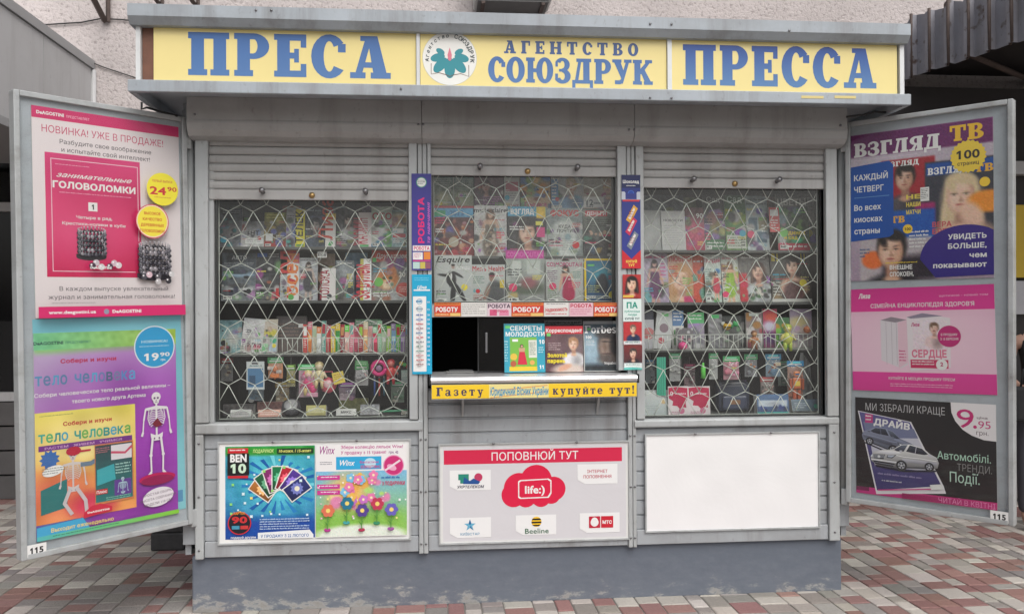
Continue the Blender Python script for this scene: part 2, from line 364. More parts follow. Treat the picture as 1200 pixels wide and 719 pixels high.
# heavy slab-serif letters, drawn as overlapping strokes and fused
def _r(x0, y0, x1, y1): return [(x0, y0), (x1, y0), (x1, y1), (x0, y1)]
def _arc(cx, cy, ro, so_, ri, si, a0, a1, n=18):
    A = [rad(a0+(a1-a0)*i/n) for i in range(n+1)]
    return [(cx+ro*cos(a), cy+so_*sin(a)) for a in A]+[(cx+ri*cos(a), cy+si*sin(a)) for a in reversed(A)]
def _stem(x0, x1, top=True, bot=True, s=.07):
    o = [_r(x0, 0, x1, 1)]
    if bot: o.append(_r(x0-s, 0, x1+s, .14))
    if top: o.append(_r(x0-s, .86, x1+s, 1))
    return o
def slab(ch):
    if ch == 'П': return .93, _stem(.07, .36, False)+_stem(.57, .86, False)+[_r(0, .85, .93, 1)]
    if ch == 'Р': return .80, _stem(.07, .36)+[_r(.2, .86, .46, 1), _r(.2, .40, .46, .53), _arc(.44, .70, .36, .30, .09, .165, -90, 90)]
    if ch == 'Е': return .74, _stem(.07, .36)+[_r(.1, 0, .74, .15), _r(.1, .85, .74, 1), _r(.61, .02, .74, .31), _r(.61, .69, .74, .98), _r(.3, .43, .5, .57), _r(.46, .34, .57, .66)]
    if ch == 'С': return .79, [_arc(.42, .5, .42, .52, .13, .36, 38, 322), _r(.62, .60, .80, .80)]
    if ch == 'А': return .95, [[(.11, .08), (.27, .08), (.47, .80), (.42, .98), (.37, .98)], [(.36, 1), (.64, 1), (.87, .06), (.55, .06), (.44, .75)], _r(.22, .25, .65, .38), _r(0, 0, .36, .14), _r(.48, 0, .95, .14), _r(.24, .88, .62, 1)]
    if ch == 'О': return .86, [_arc(.43, .5, .43, .52, .14, .36, 0, 190), _arc(.43, .5, .43, .52, .14, .36, 180, 370)]
    if ch == 'Ю': return 1.28, _stem(.07, .34)+[_r(.3, .42, .55, .57), _arc(.87, .5, .40, .52, .12, .36, 0, 190), _arc(.87, .5, .40, .52, .12, .36, 180, 370)]
    if ch == 'З': return .76, [_arc(.36, .74, .35, .28, .10, .15, -95, 155), _arc(.36, .28, .39, .30, .11, .15, -158, 95), _r(.2, .46, .42, .57), _r(.02, .14, .15, .38), _r(.03, .66, .15, .86)]
    if ch == 'Д': return .98, [_r(.52, .05, .82, .98), [(.12, .08), (.28, .08), (.44, .95), (.30, .95)], _r(.2, .86, .90, 1), _r(0, 0, .98, .14), _r(0, -.2, .15, .05), _r(.83, -.2, .98, .05)]
    if ch == 'У': return .92, [[(.05, .95), (.37, .95), (.62, .35), (.44, .2)], [(.66, .95), (.82, .95), (.50, .03), (.22, 0), (.30, .14), (.40, .2)], _r(0, .87, .44, 1), _r(.56, .87, .92, 1), _r(.12, 0, .40, .16)]
    if ch == 'К': return .93, _stem(.07, .36)+[[(.3, .42), (.42, .42), (.84, .92), (.68, .95), (.3, .58)], [(.36, .52), (.55, .62), (.90, .06), (.60, .04)], _r(.58, .87, .92, 1), _r(.52, 0, .95, .14)]
    if ch == 'Г': return .72, _stem(.07, .36)+[_r(.1, .85, .72, 1), _r(.59, .62, .72, .98)]
    if ch == 'Н': return .98, _stem(.07, .36)+_stem(.62, .91)+[_r(.3, .43, .7, .57)]
    if ch == 'Т': return .84, _stem(.28, .56)+[_r(0, .85, .84, 1), _r(0, .62, .13, .98), _r(.71, .62, .84, .98)]
    if ch == 'В': return .82, _stem(.07, .36)+[_r(.2, .86, .46, 1), _r(.2, .44, .46, .56), _r(.2, 0, .46, .14), _arc(.44, .74, .32, .26, .08, .13, -90, 90), _arc(.44, .27, .38, .27, .09, .14, -90, 90)]
    if ch == 'Л': return .95, [_r(.55, .05, .84, .98), [(.12, .06), (.28, .06), (.44, .95), (.30, .95)], _r(.2, .86, .92, 1), _r(.47, 0, .95, .14), _r(0, 0, .32, .14)]
    if ch == 'Я': return .82, _stem(.46, .75)+[_r(.36, .86, .6, 1), _r(.36, .40, .6, .53), _arc(.38, .70, .36, .30, .09, .165, 90, 270), [(.30, .42), (.48, .46), (.26, .04), (.05, .04)], _r(0, 0, .34, .14)]
    if ch == 'Й' or ch == 'И':
        o = _stem(.07, .34)+_stem(.60, .87)+[[(.2, .2), (.2, .42), (.72, .82), (.72, .6)]]
        if ch == 'Й': o += [_arc(.47, 1.26, .22, .2, .10, .1, 180, 360)]
        return .94, o
    if ch in 'еe': return .64, [_arc(.32, .36, .32, .38, .11, .25, 0, 325), _r(.1, .31, .63, .43)]
    if ch == 'а': return .68, [_arc(.26, .2, .26, .22, .09, .11, 0, 190), _arc(.26, .2, .26, .22, .09, .11, 180, 370), _r(.36, .04, .58, .55), _r(.4, 0, .68, .12), _arc(.30, .50, .28, .24, .08, .12, 0, 170)]
    if ch in 'оo': return .66, [_arc(.33, .36, .33, .38, .12, .25, 0, 190), _arc(.33, .36, .33, .38, .12, .25, 180, 370)]
    if ch in 'зтукпйн':
        w_, o = slab(ch.upper()); d = .24 if ch == 'у' else 0
        return w_*.74, [[(x*.74, y*(.72+d)-d) for x, y in p] for p in o]
    if ch == 'F': return .72, _stem(.08, .30)+[_r(.1, .88, .72, 1), _r(.62, .68, .72, .98), _r(.2, .46, .5, .57), _r(.44, .38, .52, .66)]
    if ch == 'r': return .5, [_r(.08, 0, .27, .72), _r(0, 0, .36, .1), _r(0, .62, .2, .72), _arc(.36, .50, .2, .24, .04, .1, 20, 165)]
    if ch == 'b': return .66, [_r(.06, 0, .25, 1), _r(0, .9, .2, 1), _arc(.34, .36, .32, .38, .13, .25, 0, 190), _arc(.34, .36, .32, .38, .13, .25, 180, 370)]
    if ch == 's': return .5, [_arc(.25, .53, .24, .21, .08, .1, 20, 290), _arc(.25, .19, .25, .21, .08, .1, -160, 110)]
    if ch == '!': return .3, [[(.04, 1), (.26, 1), (.19, .3), (.11, .3)], _arc(.15, .1, .11, .11, .001, .001, 0, 359)]
    return .42, []
_sc = {}
def slab_tris(body, gap=.1):
    k = (body, gap)
    if k in _sc: return _sc[k]
    V = []; F = []; x = 0.0
    for ch in body:
        w_, polys = slab(ch)
        if polys:
            vs = []; fs = []
            for p in polys:
                a = sum(p[i][0]*p[(i+1) % len(p)][1]-p[(i+1) % len(p)][0]*p[i][1] for i in range(len(p)))
                if a < 0: p = p[::-1]
                fs.append(list(range(len(vs), len(vs)+len(p)))); vs += [Vector(q) for q in p]
            r = delaunay_2d_cdt(vs, [], fs, 1, 1e-5)
            b = len(V); V += [(q.x+x, q.y) for q in r[0]]
            for t, of in zip(r[2], r[5]):
                if not of: continue
                q = [r[0][i] for i in t]; a = sum(q[i].x*q[(i+1) % len(q)].y-q[(i+1) % len(q)].x*q[i].y for i in range(len(q)))
                F.append(tuple(i+b for i in (t if a > 0 else t[::-1])))
        x += w_+gap
    _sc[k] = (np.array(V, float), F); return _sc[k]

# ------------------------------------------------------------------ prints: covers, posters, stickers, signs
class Print:
    """a printed sheet: x to the right, y up, z out of the sheet; u,v run 0..1 from the top left"""
    STEP = .00009
    def __init__(s, w, h, th=.004, base=(235, 235, 232), seed=0):
        s.w, s.h, s.z = w, h, th; s.V = []; s.F = []; s.C = []; s.n = 0; s.R = random.Random(seed)
        c = prn(base); x = w/2
        v = [(-x, 0, 0), (x, 0, 0), (x, h, 0), (-x, h, 0), (-x, 0, th), (x, 0, th), (x, h, th), (-x, h, th)]
        s._add(np.array(v), [(0, 3, 2, 1), (4, 5, 6, 7), (0, 1, 5, 4), (1, 2, 6, 5), (2, 3, 7, 6), (3, 0, 4, 7)], np.tile(c, (8, 1)))
    def _add(s, v, f, c):
        s.V.append(np.asarray(v, float)); s.C.append(np.asarray(c, float)); n = s.n; s.F += [tuple(i+n for i in q) for q in f]; s.n += len(v)
    def xy(s, u, v): return (u-.5)*s.w, (1-v)*s.h
    def poly(s, uv, col, col2=None):
        s.z += s.STEP; p = [s.xy(*q) for q in uv]; n = len(p)
        a = sum(p[i][0]*p[(i+1) % n][1]-p[(i+1) % n][0]*p[i][1] for i in range(n))
        if a < 0: p = p[::-1]
        ys = np.array([q[1] for q in p]); c1 = prn(col); c2 = prn(col2 if col2 is not None else col)
        k = ((ys.max()-ys)/max(ys.max()-ys.min(), 1e-9))[:, None]
        s._add([(q[0], q[1], s.z) for q in p], [tuple(range(n))], c1*(1-k)+c2*k); return s
    def rect(s, u0, v0, u1, v1, col, col2=None): return s.poly([(u0, v0), (u1, v0), (u1, v1), (u0, v1)], col, col2)
    def frame(s, u0, v0, u1, v1, t, col):
        tu = t*s.h/s.w; z = s.z
        for q in ((u0, v0, u1, v0+t), (u0, v1-t, u1, v1), (u0, v0+t, u0+tu, v1-t), (u1-tu, v0+t, u1, v1-t)): s.z = z; s.rect(*q, col)
        return s
    def circ(s, u, v, r, col, n=36, spike=0.0, sy=1.0, rot=0.0):
        """r in sheet heights"""
        k = s.h/s.w; q = []
        for i in range(n):
            a = 2*pi*i/n; e = r*(1+(spike if i % 2 else 0)); x, y = e*cos(a), e*sin(a)*sy
            q.append((u+(x*cos(rot)-y*sin(rot))*k, v+x*sin(rot)+y*cos(rot)))
        return s.poly(q, col)
    def ring(s, u, v, r0, r1, col, n=40):
        s.z += s.STEP; k = s.h/s.w; vv = []
        for i in range(n):
            a = 2*pi*i/n
            for r in (r0, r1): x, y = s.xy(u+r*cos(a)*k, v+r*sin(a)); vv.append((x, y, s.z))
        f = [(2*i, 2*i+1, (2*i+3) % (2*n), (2*i+2) % (2*n)) for i in range(n)]
        f = [t[::-1] for t in f]
        s._add(vv, f, np.tile(prn(col), (2*n, 1))); return s
    def stroke(s, pts, wd, col):
        """thick polyline; wd in sheet heights, or a list of widths"""
        s.z += s.STEP; p = [Vector(s.xy(*q)) for q in pts]; n = len(p); ws = wd if isinstance(wd, (list, tuple)) else [wd]*n; vv = []
        for i in range(n):
            d = (p[min(i+1, n-1)]-p[max(i-1, 0)]).normalized(); e = Vector((-d.y, d.x))*ws[i]*s.h/2
            vv += [(*(p[i]+e), s.z), (*(p[i]-e), s.z)]
        s._add(vv, [(2*i, 2*i+1, 2*i+3, 2*i+2) for i in range(n-1)], np.tile(prn(col), (2*n, 1))); return s
    def text(s, body, u, v, size, col, al='l', bold=.02, shear=0.0, fw=None, rot=0.0, col2=None, sl=False, gap=.1):
        """v is the baseline, size the capital height in sheet heights, fw a width to fit in sheet widths"""
        if sl: co, fs = slab_tris(body, gap); y0, ch = 0, 1.0
        else: co, fs = font_tris(body, bold, shear); y0, ch = cap(bold)
        if len(co) == 0: return s
        s.z += s.STEP; q = co.copy(); q[:, 0] -= q[:, 0].min(); k = size*s.h/ch; wd = q[:, 0].max()
        kx = k if fw is None else fw*s.w/wd
        q[:, 0] *= kx; q[:, 1] = (q[:, 1]-y0)*k; W = wd*kx
        if al == 'c': q[:, 0] -= W/2
        if al == 'r': q[:, 0] -= W
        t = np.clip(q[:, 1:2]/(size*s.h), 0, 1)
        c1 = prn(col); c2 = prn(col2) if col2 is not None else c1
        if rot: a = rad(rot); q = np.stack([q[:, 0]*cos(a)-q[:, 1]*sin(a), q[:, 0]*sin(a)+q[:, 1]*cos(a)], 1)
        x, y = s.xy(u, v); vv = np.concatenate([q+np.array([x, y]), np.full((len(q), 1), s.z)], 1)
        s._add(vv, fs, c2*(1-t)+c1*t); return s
    def lines(s, u0, v0, u1, v1, n, col, fill=.5):
        """small print that cannot be read: rows of broken letter-sized marks"""
        s.z += s.STEP; z = s.z; d = (v1-v0)/n; lw = max(d*fill*.62*s.h/s.w, (u1-u0)*.012)
        for i in range(n):
            u = u0; e = u1-(s.R.random()*.35*(u1-u0) if i % 3 == 2 else 0); y1 = v0+i*d+d*fill
            while u < e-lw:
                for _k in range(s.R.randint(2, 8)):
                    if u > e-lw: break
                    L = lw*s.R.uniform(.55, 1.05); s.z = z; s.rect(u, y1-d*fill*s.R.choice([.7, .72, .75, 1]), u+L*.8, y1, col); u += L
                u += lw*.7
        return s
    def paint(s, ops, rect=(0, 0, 1, 1), cell=.0045, seed=0):
        """photographic print: a fine mesh coloured by soft shapes"""
        u0, v0, u1, v1 = rect; nx = max(8, int((u1-u0)*s.w/cell)); ny = max(8, int((v1-v0)*s.h/cell))
        U, V = np.meshgrid(np.linspace(0, 1, nx+1), np.linspace(0, 1, ny+1)); C = np.zeros((ny+1, nx+1, 3))
        asp = (u1-u0)*s.w/((v1-v0)*s.h); rng = np.random.RandomState(seed+17)
        for o in ops:
            t = o[0]
            if t == 'g': k = V[..., None]; C[:] = np.array(o[1])*(1-k)+np.array(o[2])*k
            elif t == 'h': k = U[..., None]; C[:] = np.array(o[1])*(1-k)+np.array(o[2])*k
            elif t == 'e' or t == 'E':
                _, cu, cv, ru, rv, col = o[:6]; soft = o[6] if len(o) > 6 else .15; a = rad(o[7]) if len(o) > 7 else 0
                x = (U-cu)*asp-(o[8] if t == 'E' else 0); y = V-cv; X = x*cos(a)+y*sin(a); Y = -x*sin(a)+y*cos(a)
                d = np.sqrt((X/ru)**2+(Y/rv)**2); m = np.clip((1+soft-d)/(2*soft), 0, 1)[..., None]; C = C*(1-m)+np.array(col)*m
            elif t == 'r':
                _, a0, b0, a1, b1, col = o[:6]; soft = o[6] if len(o) > 6 else .01
                m = np.clip((U-a0)/soft+.5, 0, 1)*np.clip((a1-U)/soft+.5, 0, 1)*np.clip((V-b0)/soft+.5, 0, 1)*np.clip((b1-V)/soft+.5, 0, 1)
                C = C*(1-m[..., None])+np.array(col)*m[..., None]
            elif t == 'n':
                q = np.zeros_like(U)
                for _k in range(10):
                    fx, fy = rng.normal(size=2)*o[1]; q += np.sin(6.28*(fx*U*asp+fy*V)+rng.uniform(0, 6.28))
                C = C+(q/3.2*o[2])[..., None]*np.array(o[3] if len(o) > 3 else (1, 1, 1))
            elif t == 'b':      # scatter of soft blobs
                for _k in range(o[1]):
                    cu, cv = rng.uniform(o[2][0], o[2][2]), rng.uniform(o[2][1], o[2][3]); r = rng.uniform(*o[3]); col = o[4][rng.randint(len(o[4]))]
                    d = np.sqrt(((U-cu)*asp/r)**2+((V-cv)/(r*rng.uniform(.6, 1.4)))**2); m = np.clip((1.3-d)/.6, 0, 1)[..., None]; C = C*(1-m)+np.array(col)*m
        gn = 1.0 if cell < .0065 else 0.0; C = np.clip(C+gn*rng.normal(0, 5, C.shape[:2])[..., None]+gn*rng.normal(0, 3, C.shape), 0, 255); s.z += s.STEP
        x = (u0+U*(u1-u0)-.5)*s.w; y = (1-(v0+V*(v1-v0)))*s.h
        vv = np.stack([x.ravel(), y.ravel(), np.full(x.size, s.z)], 1)
        i = np.arange(ny*(nx+1)).reshape(ny, nx+1)[:, :-1].ravel(); f = np.stack([i, i+nx+1, i+nx+2, i+1], 1)
        s._add(vv, f.tolist(), prn(C.reshape(-1, 3))); return s
    def mesh(s, name):
        me = bpy.data.meshes.new(name); me.from_pydata(np.concatenate(s.V).tolist(), [], s.F); me.update()
        a = me.color_attributes.new('Col', 'FLOAT_COLOR', 'POINT'); C = np.concatenate(s.C)
        a.data.foreach_set('color', np.concatenate([C, np.ones((len(C), 1))], 1).ravel().astype(np.float32)); return me
    def obj(s, name, M, label=None, cat=None, group=None, m='print', parent=None):
        o = link(name, s.mesh(name), m, parent)
        if parent is None: o.matrix_world = M
        else: o.matrix_local = M
        return tag(o, label, cat, group)

SKIN = (222, 178, 150)
def face(u, v, r, skin=SKIN, hair=(60, 42, 32), cloth=(70, 70, 80), long=True, lips=(186, 96, 92), body=True, beard=None):
    """a portrait as soft shapes; r is the face half height in sheet heights, offsets in face units"""
    def E(dx, dy, rx, ry, c, s=.2, a=0): return ('E', u, v+dy*r, rx*r, ry*r, c, s, a, dx*r)
    mixc = lambda a, b, k: tuple(x*(1-k)+y*k for x, y in zip(a, b))
    dk = mixc(skin, (96, 52, 40), .35); lt = mixc(skin, (255, 240, 226), .4); hl = mixc(hair, (255, 230, 200), .22); o = []
    if long: o += [E(.05, .35, 1.0, 1.45, hair, .25), E(-.72, 1.15, .34, 1.0, hair, .35, 6), E(.80, 1.0, .3, .85, hair, .35, -8), E(-.8, .8, .1, .9, hl, .6, 5), E(.86, .6, .08, .7, hl, .6, -6)]
    if body: o += [E(.1, 2.75, 1.9, 1.35, cloth, .15), E(.6, 2.9, .8, 1.1, mixc(cloth, (0, 0, 0), .3), .7), E(.05, 1.3, .36, .7, dk, .3), E(.05, 1.78, .5, .24, skin, .4)]
    o += [E(.04, -.22, .88, 1.06, hair, .14), E(-.3, -.75, .4, .3, hl, .8, 30), E(0, .07, .70, .96, dk, .12), E(-.05, .06, .64, .92, skin, .22), E(-.22, .1, .34, .5, lt, .8), E(-.05, -.52, .4, .2, lt, .8),
          E(.12, -.88, .66, .32, hair, .3, 12), E(-.48, -.6, .22, .4, hair, .4, -24)]
    if beard: o += [E(0, .62, .58, .40, beard, .5), E(0, .1, .3, .35, skin, .5)]
    ec = mixc(skin, tuple(x*.5 for x in hair), .9)
    for d in (-.34, .28): o += [E(d, -.24, .18, .035, mixc(skin, hair, .8), .5, -4 if d > 0 else 4), E(d, -.07, .19, .09, mixc(skin, dk, .7), .6), E(d, -.05, .14, .05, mixc(skin, (240, 240, 240), .5), .5), E(d, -.085, .15, .022, ec, .6), E(d, -.055, .07, .05, ec, .45)]
    o += [E(.0, .2, .06, .2, mixc(skin, dk, .5), .8), E(.02, .3, .13, .06, dk, .7), E(-.03, .53, .23, .065, lips, .4), E(-.03, .525, .2, .012, (110, 50, 50), .6), E(-.03, .68, .2, .05, mixc(skin, dk, .5), .8)]
    return o
def figure(u, v, h, dress=(180, 30, 70), skin=SKIN, hair=(50, 35, 28), legs=None, lean=0):
    """standing half or full figure; v is the top of the head, h its height in sheet heights"""
    def E(dx, dy, rx, ry, c, s=.2, a=0): return ('E', u, v+dy*h, rx*h, ry*h, c, s, a, dx*h+lean*dy*h)
    o = [E(0, .12, .075, .12, hair, .25), E(0, .36, .10, .17, dress, .15), E(0, .58, .13, .2, dress, .15), E(0, .20, .12, .04, skin, .3),
         E(-.13, .36, .028, .16, skin, .3, 12), E(.13, .36, .028, .16, skin, .3, -12), E(0, .075, .042, .06, skin, .2), E(0, .035, .05, .04, hair, .2)]
    lg = legs or skin
    return [E(-.05, .82, .035, .2, lg, .2, 4), E(.05, .82, .035, .2, lg, .2, -4)]+o

# ================================================================== ground
R0 = random.Random(11)
g = MB(); g.box(-250, 250, -250, 250, -.3, -.006); tag(g.obj('ground', 'grout'), kind='structure')
pv = MB(); RED = [(153, 116, 111), (147, 111, 107), (158, 123, 117), (150, 119, 112)]; WHT = [(193, 186, 178), (186, 178, 171), (198, 191, 184), (180, 174, 166)]; GRY = [(152, 147, 143), (146, 140, 137), (160, 154, 148), (150, 143, 137)]
x = -8.0
while x < 8.0:
    wx = R0.choice([.09, .12, .12, .16]); y = -3.2+R0.uniform(-.1, 0); col = None
    while y < 6.5:
        ly = R0.choice([.09, .12, .12, .17])
        if not (abs(x+wx/2) < 1.7 and .15 < y < 1.5):
            fam = R0.choices([RED, WHT, GRY], [.32, .31, .37])[0]; col = R0.choice(fam)
            jt = R0.uniform(-7, 7); col = tuple(min(255, max(0, c+jt+R0.uniform(-2, 2))) for c in col)
            z = R0.uniform(-.0015, .0015); a, b = .0035, .009
            o = [(x+a, y+a), (x+wx-a, y+a), (x+wx-a, y+ly-a), (x+a, y+ly-a)]; i = [(x+b, y+b), (x+wx-b, y+b), (x+wx-b, y+ly-b), (x+b, y+ly-b)]
            v = [(*p, -.007) for p in o]+[(*p, z-.003) for p in o]+[(*p, z) for p in i]
            tl = [R0.uniform(-.0012, .0012) for _ in range(4)]
            v = v[:8]+[(p[0], p[1], p[2]+t) for p, t in zip(v[8:], tl)]
            pv.add(v, [(k, (k+1) % 4, (k+1) % 4+4, k+4) for k in range(4)]+[(k+4, (k+1) % 4+4, (k+1) % 4+8, k+8) for k in range(4)]+[(8, 9, 10, 11)], col)
        y += ly
    x += wx
tag(pv.obj('pavement', 'paver'), kind='structure')

# ================================================================== building behind
WY = 2.9
bl = tag(empty('apartment_building', Matrix.Translation((0, WY, 0))), 'pinkish grey roughcast building wall rising behind the kiosk', 'building')
b = MB(); b.box(-9, 12, 0, .5, 3.27, 7.5); b.obj('wall', 'stucco', bl)
b = MB(); b.box(-9, 12, .3, .8, 0, 3.268); b.obj('ground_floor_wall', 'shopwall', bl)
b = MB(); b.box(-3.46, -1.0, .06, .31, 2.95, 3.262); b.obj('lintel', 'acd', bl)
# glazed shop front far left, under the cladded canopy
sh = tag(empty('glazed_shop', Matrix.Translation((-4.6, WY+.25, 0))), 'dark glazed shop front with grey mullions at the far left edge', 'shop front')
b = MB(); b.box(-3, 1.15, -.02, .03, .9, 3.2); b.obj('pane', 'darkpane', sh)
for z in (.84, 2.48): b = MB(); b.box(-3, 1.15, -.07, .02, z, z+.075); b.obj('transom', 'clad', sh)
for xx in (-1.9, -.55, 1.08): b = MB(); b.box(xx, xx+.07, -.075, .02, .918, 2.478); b.obj('mullion', 'clad', sh)
b = MB(); z = 0
for i in range(4): b.box(-3, 1.15, -.10+.001*i, .03, .21*i+.006, .21*i+.2)
b.obj('tiled_base', 'tilew', sh)
# grey cladded canopy at left
fx = P(109, 72, WY)[0]
cn = tag(empty('shop_canopy', Matrix.Translation((fx, WY, 0))), 'grey metal clad canopy jutting from the wall at the top left corner', 'canopy')
b = MB(); b.box(-2.2, -.02, -3.0, -.004, 3.36, 3.74); b.obj('body', 'clad', cn)
zt = P(109, 72, WY)[1]; zb = P(0, 88, .35)[1]
for k in range(4):
    y1 = -.004-.92*k; b = MB(); b.box(-.018, .0, y1-.912, y1, zb, zt-.075); b.obj('fascia_panel', 'clad', cn)
b = MB(); b.box(-.06, .018, -3.7, -.002, zt-.072, zt); b.obj('top_trim', 'cladtrim', cn)
b = MB(); b.box(-2.2, .006, -3.7, -.004, zb-.06, zb-.003); b.obj('bottom_trim', 'cladtrim', cn)
b = MB(); b.tube([(.012, -.02, zb-.6), (.012, -.02, zt-.08)], .022, 8); b.obj('downpipe', 'clad', cn)

# right: corrugated awning over a dark stall
x0, z0 = P(1060, 92, 2.35); x1, z1 = P(1200, 47, 1.25); zt0 = P(1060, 28, 2.35)[1]
zb_ = (z0+z1)/2
aw = tag(empty('corrugated_awning'), 'old corrugated metal awning with rusty ribs at the top right', 'awning')
d = Vector((x1-x0, 1.25-2.35)); d.normalize(); nrm = Vector((-d.y, d.x)); p0 = Vector((x0, 2.35))-d*.62
b = MB(); k = 0; s_ = 0.0; V = []; R1 = random.Random(4)
prof = [(0, .0), (.125, .0), (.135, .05), (.18, .05), (.19, 0)]
pts = []
while s_ < 5.2:
    for a, h in prof[:-1]: pts.append((s_+a, h))
    s_ += .19
def awp(t): q = p0+d*t[0]+nrm*(-t[1]); return q.x, q.y
top = [zt0+.02*sin(i*1.7)+R1.uniform(-.015, .02) for i in range(len(pts))]
v = []; f = []
for i, t in enumerate(pts):
    q = awp(t); q2 = awp((t[0], t[1]-.006)); bz = zb_-.012*R1.random()
    v += [(*q, bz), (*q, top[i]), (*q2, top[i]), (*q2, bz)]
for i in range(len(pts)-1):
    for k in range(4): f.append((4*i+k, 4*i+(k+1) % 4, 4*i+4+(k+1) % 4, 4*i+4+k))
b.add(v, f); b.obj('corrugated_sheet', 'corr', aw)
b = MB()
for i, t in enumerate(pts):
    if i % 4 in (1, 3):
        q = awp((t[0]+.004, t[1]+.006)); b.tube([(*q, zb_-.01), (q[0]+R1.uniform(-.004, .004), q[1], (zb_+top[i])/2), (*q, top[i]+.01)], [.011, .006+.008*R1.random(), .013], 5)
b.obj('rusty_seam', 'rust', aw)
b = MB()
for t in (0, 1.15, 2.3, 3.45):
    q = p0+d*(t+.1)-nrm*.02; b.tube([(q.x+.05, q.y+.05, zb_+.06), (q.x+1.9*(.8), q.y+1.9*.6, zb_+.12)], .03, 4)
b.obj('beam', 'rust', aw)
b = MB(); q = [p0-nrm*-.03, p0+d*5.2-nrm*-.03, p0+d*5.2+nrm*3, p0+nrm*3]
q = [(a.x, min(a.y, WY-.01)) for a in q]
b.add([(*a, zb_+.2) for a in q]+[(*a, zb_+.24) for a in q], [(3, 2, 1, 0), (4, 5, 6, 7), (0, 1, 5, 4), (1, 2, 6, 5), (2, 3, 7, 6), (3, 0, 4, 7)]); b.obj('roof_sheet', 'shopwall', aw)
st = tag(empty('street_stall', Matrix.Translation((0, 2.45, 0))), 'dark street stall with a yellow board at the far right edge', 'stall')
xs = 2.9
zy = lambda y: P(1195, y, 2.45)[1]
b = MB(); b.box(xs, 8.5, .05, .4, 0, 3.55); b.obj('wall', 'shopwall', st)
b = MB(); b.box(3.9, 8.3, .0, .045, zy(325), zy(240)); b.obj('yellow_board', 'yellow', st)
b = MB(); b.box(3.9, 8.3, .005, .045, zy(368), zy(329)); b.obj('pale_board', 'pale', st)
b = MB(); b.box(3.9, 8.3, -.05, .045, zy(205), zy(190)); b.obj('lamp_rail', 'clad', st)
b = MB(); b.box(4.2, 8.3, -.45, .04, .02, .88, bev=.01); b.obj('counter', 'tilew', st)

# air conditioner on the wall above the sign
xa0, za = P(554, 18.5, WY); xa1, _ = P(641, 18.5, WY)
ac = tag(empty('air_conditioner', Matrix.Translation(((xa0+xa1)/2, WY, za))), 'white air conditioner box on the wall above the kiosk sign', 'air conditioner')
hw = (xa1-xa0)/2; dp = .36
b = MB(); b.box(-hw, hw, -dp, -.03, .03, .6, bev=.015); b.obj('body', 'acb', ac)
b = MB(); b.box(-hw+.03, hw-.03, -dp+.02, -.04, .012, .029)
b.obj('base_pan', 'acd', ac)
for xx in (-hw+.06, hw-.09): b = MB(); b.box(xx, xx+.03, -dp+.02, -.001, -.01, .011); b.obj('bracket', 'rust', ac)
# rusty brackets hanging over the top edge of the photo
for lab, pts_, wd in (('long rusty angle iron bracket on the wall at top left, beside the canopy', [(107, -6), (124, 26)], .028), ('short rusty stub between the long bracket and the third bracket', [(176, -8), (187, 5)], .022), ('rusty stub on the wall above the first letters of the sign', [(218, -8), (229, 6)], .022)):
    (ax, az), (bx, bz) = P(*pts_[0], WY-.25), P(*pts_[1], WY)
    r = tag(empty('iron_bracket', Matrix.Translation((bx, WY, bz))), lab, 'bracket', 'rusty iron brackets on the wall')
    b = MB(); b.tube([(ax-bx, -.25, az-bz), (0, -.02, 0)], wd, 4, smooth=False); b.obj('strut', 'rust', r)
    b = MB(); b.tube([(.03, -.03, .32), (.03, -.03, -.01)], wd*.7, 4, smooth=False); b.obj('upright', 'rust', r)
def cable(name, px, Y, r, lab, m='cable'):
    q = [(P(a, c, Y)[0], Y, P(a, c, Y)[1]) for a, c in px]
    q = [(p[0]-q[0][0], p[1]-q[0][1], p[2]-q[0][2]) for p in q]; o = P(*px[0], Y)
    b = MB(); b.tube(q, r, 6); k = b.obj(name, m); k.location = (o[0], Y, o[1]); tag(k, lab, 'cable')
cable('wall_cable', [(40, 30), (70, 28), (95, 26.5), (118, 22), (140, 23), (175, 26)], WY-.015, .006, 'thin black cable strung across the stucco near the long bracket')
cable('wall_cable', [(104, 72), (122, 79), (140, 85), (170, 95)], WY-.015, .005, 'thin black cable running down the stucco from the canopy corner')
k = MB(); k.box(-.08, .14, -.10, .10, 0, .12, bev=.012); k.box(-.085, .13, -.10, .1, .121, .20, bev=.01)
kx, kz = P(196, 636, 1.35); o = k.obj('concrete_block', 'conc'); o.location = (kx, 1.35, 0); tag(o, 'dark concrete block on the paving behind the left door', 'block')

# ================================================================== the kiosk
HX = 1.76; BD = 1.75
ki = tag(empty('newspaper_kiosk'), 'grey press kiosk with a yellow lettered sign, two open display doors and roller shutters', 'kiosk')
b = MB(); b.box(-1.79, 1.79, .012, BD, -.01, .298, bev=.012); b.obj('plinth', 'plinth', ki)
# body: floor, sides, back, roof
b = MB(); b.box(-1.83, -1.80, .04, BD, .30, 2.66); b.box(1.80, 1.83, .04, BD, .30, 2.66); b.box(-1.798, 1.798, BD-.03, BD, .30, 2.66); b.box(-1.83, 1.83, .02, BD+.01, 2.662, 3.0)
b.obj('wall', 'paint', ki)
b = MB(); b.box(-1.797, 1.797, .42, .44, .31, 2.65) if False else None
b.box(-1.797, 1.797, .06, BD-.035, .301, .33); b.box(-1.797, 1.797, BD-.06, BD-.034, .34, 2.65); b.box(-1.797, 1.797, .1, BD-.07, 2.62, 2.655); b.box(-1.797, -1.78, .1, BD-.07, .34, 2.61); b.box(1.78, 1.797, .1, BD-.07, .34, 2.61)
b.obj('dark_lining', 'dark', ki)
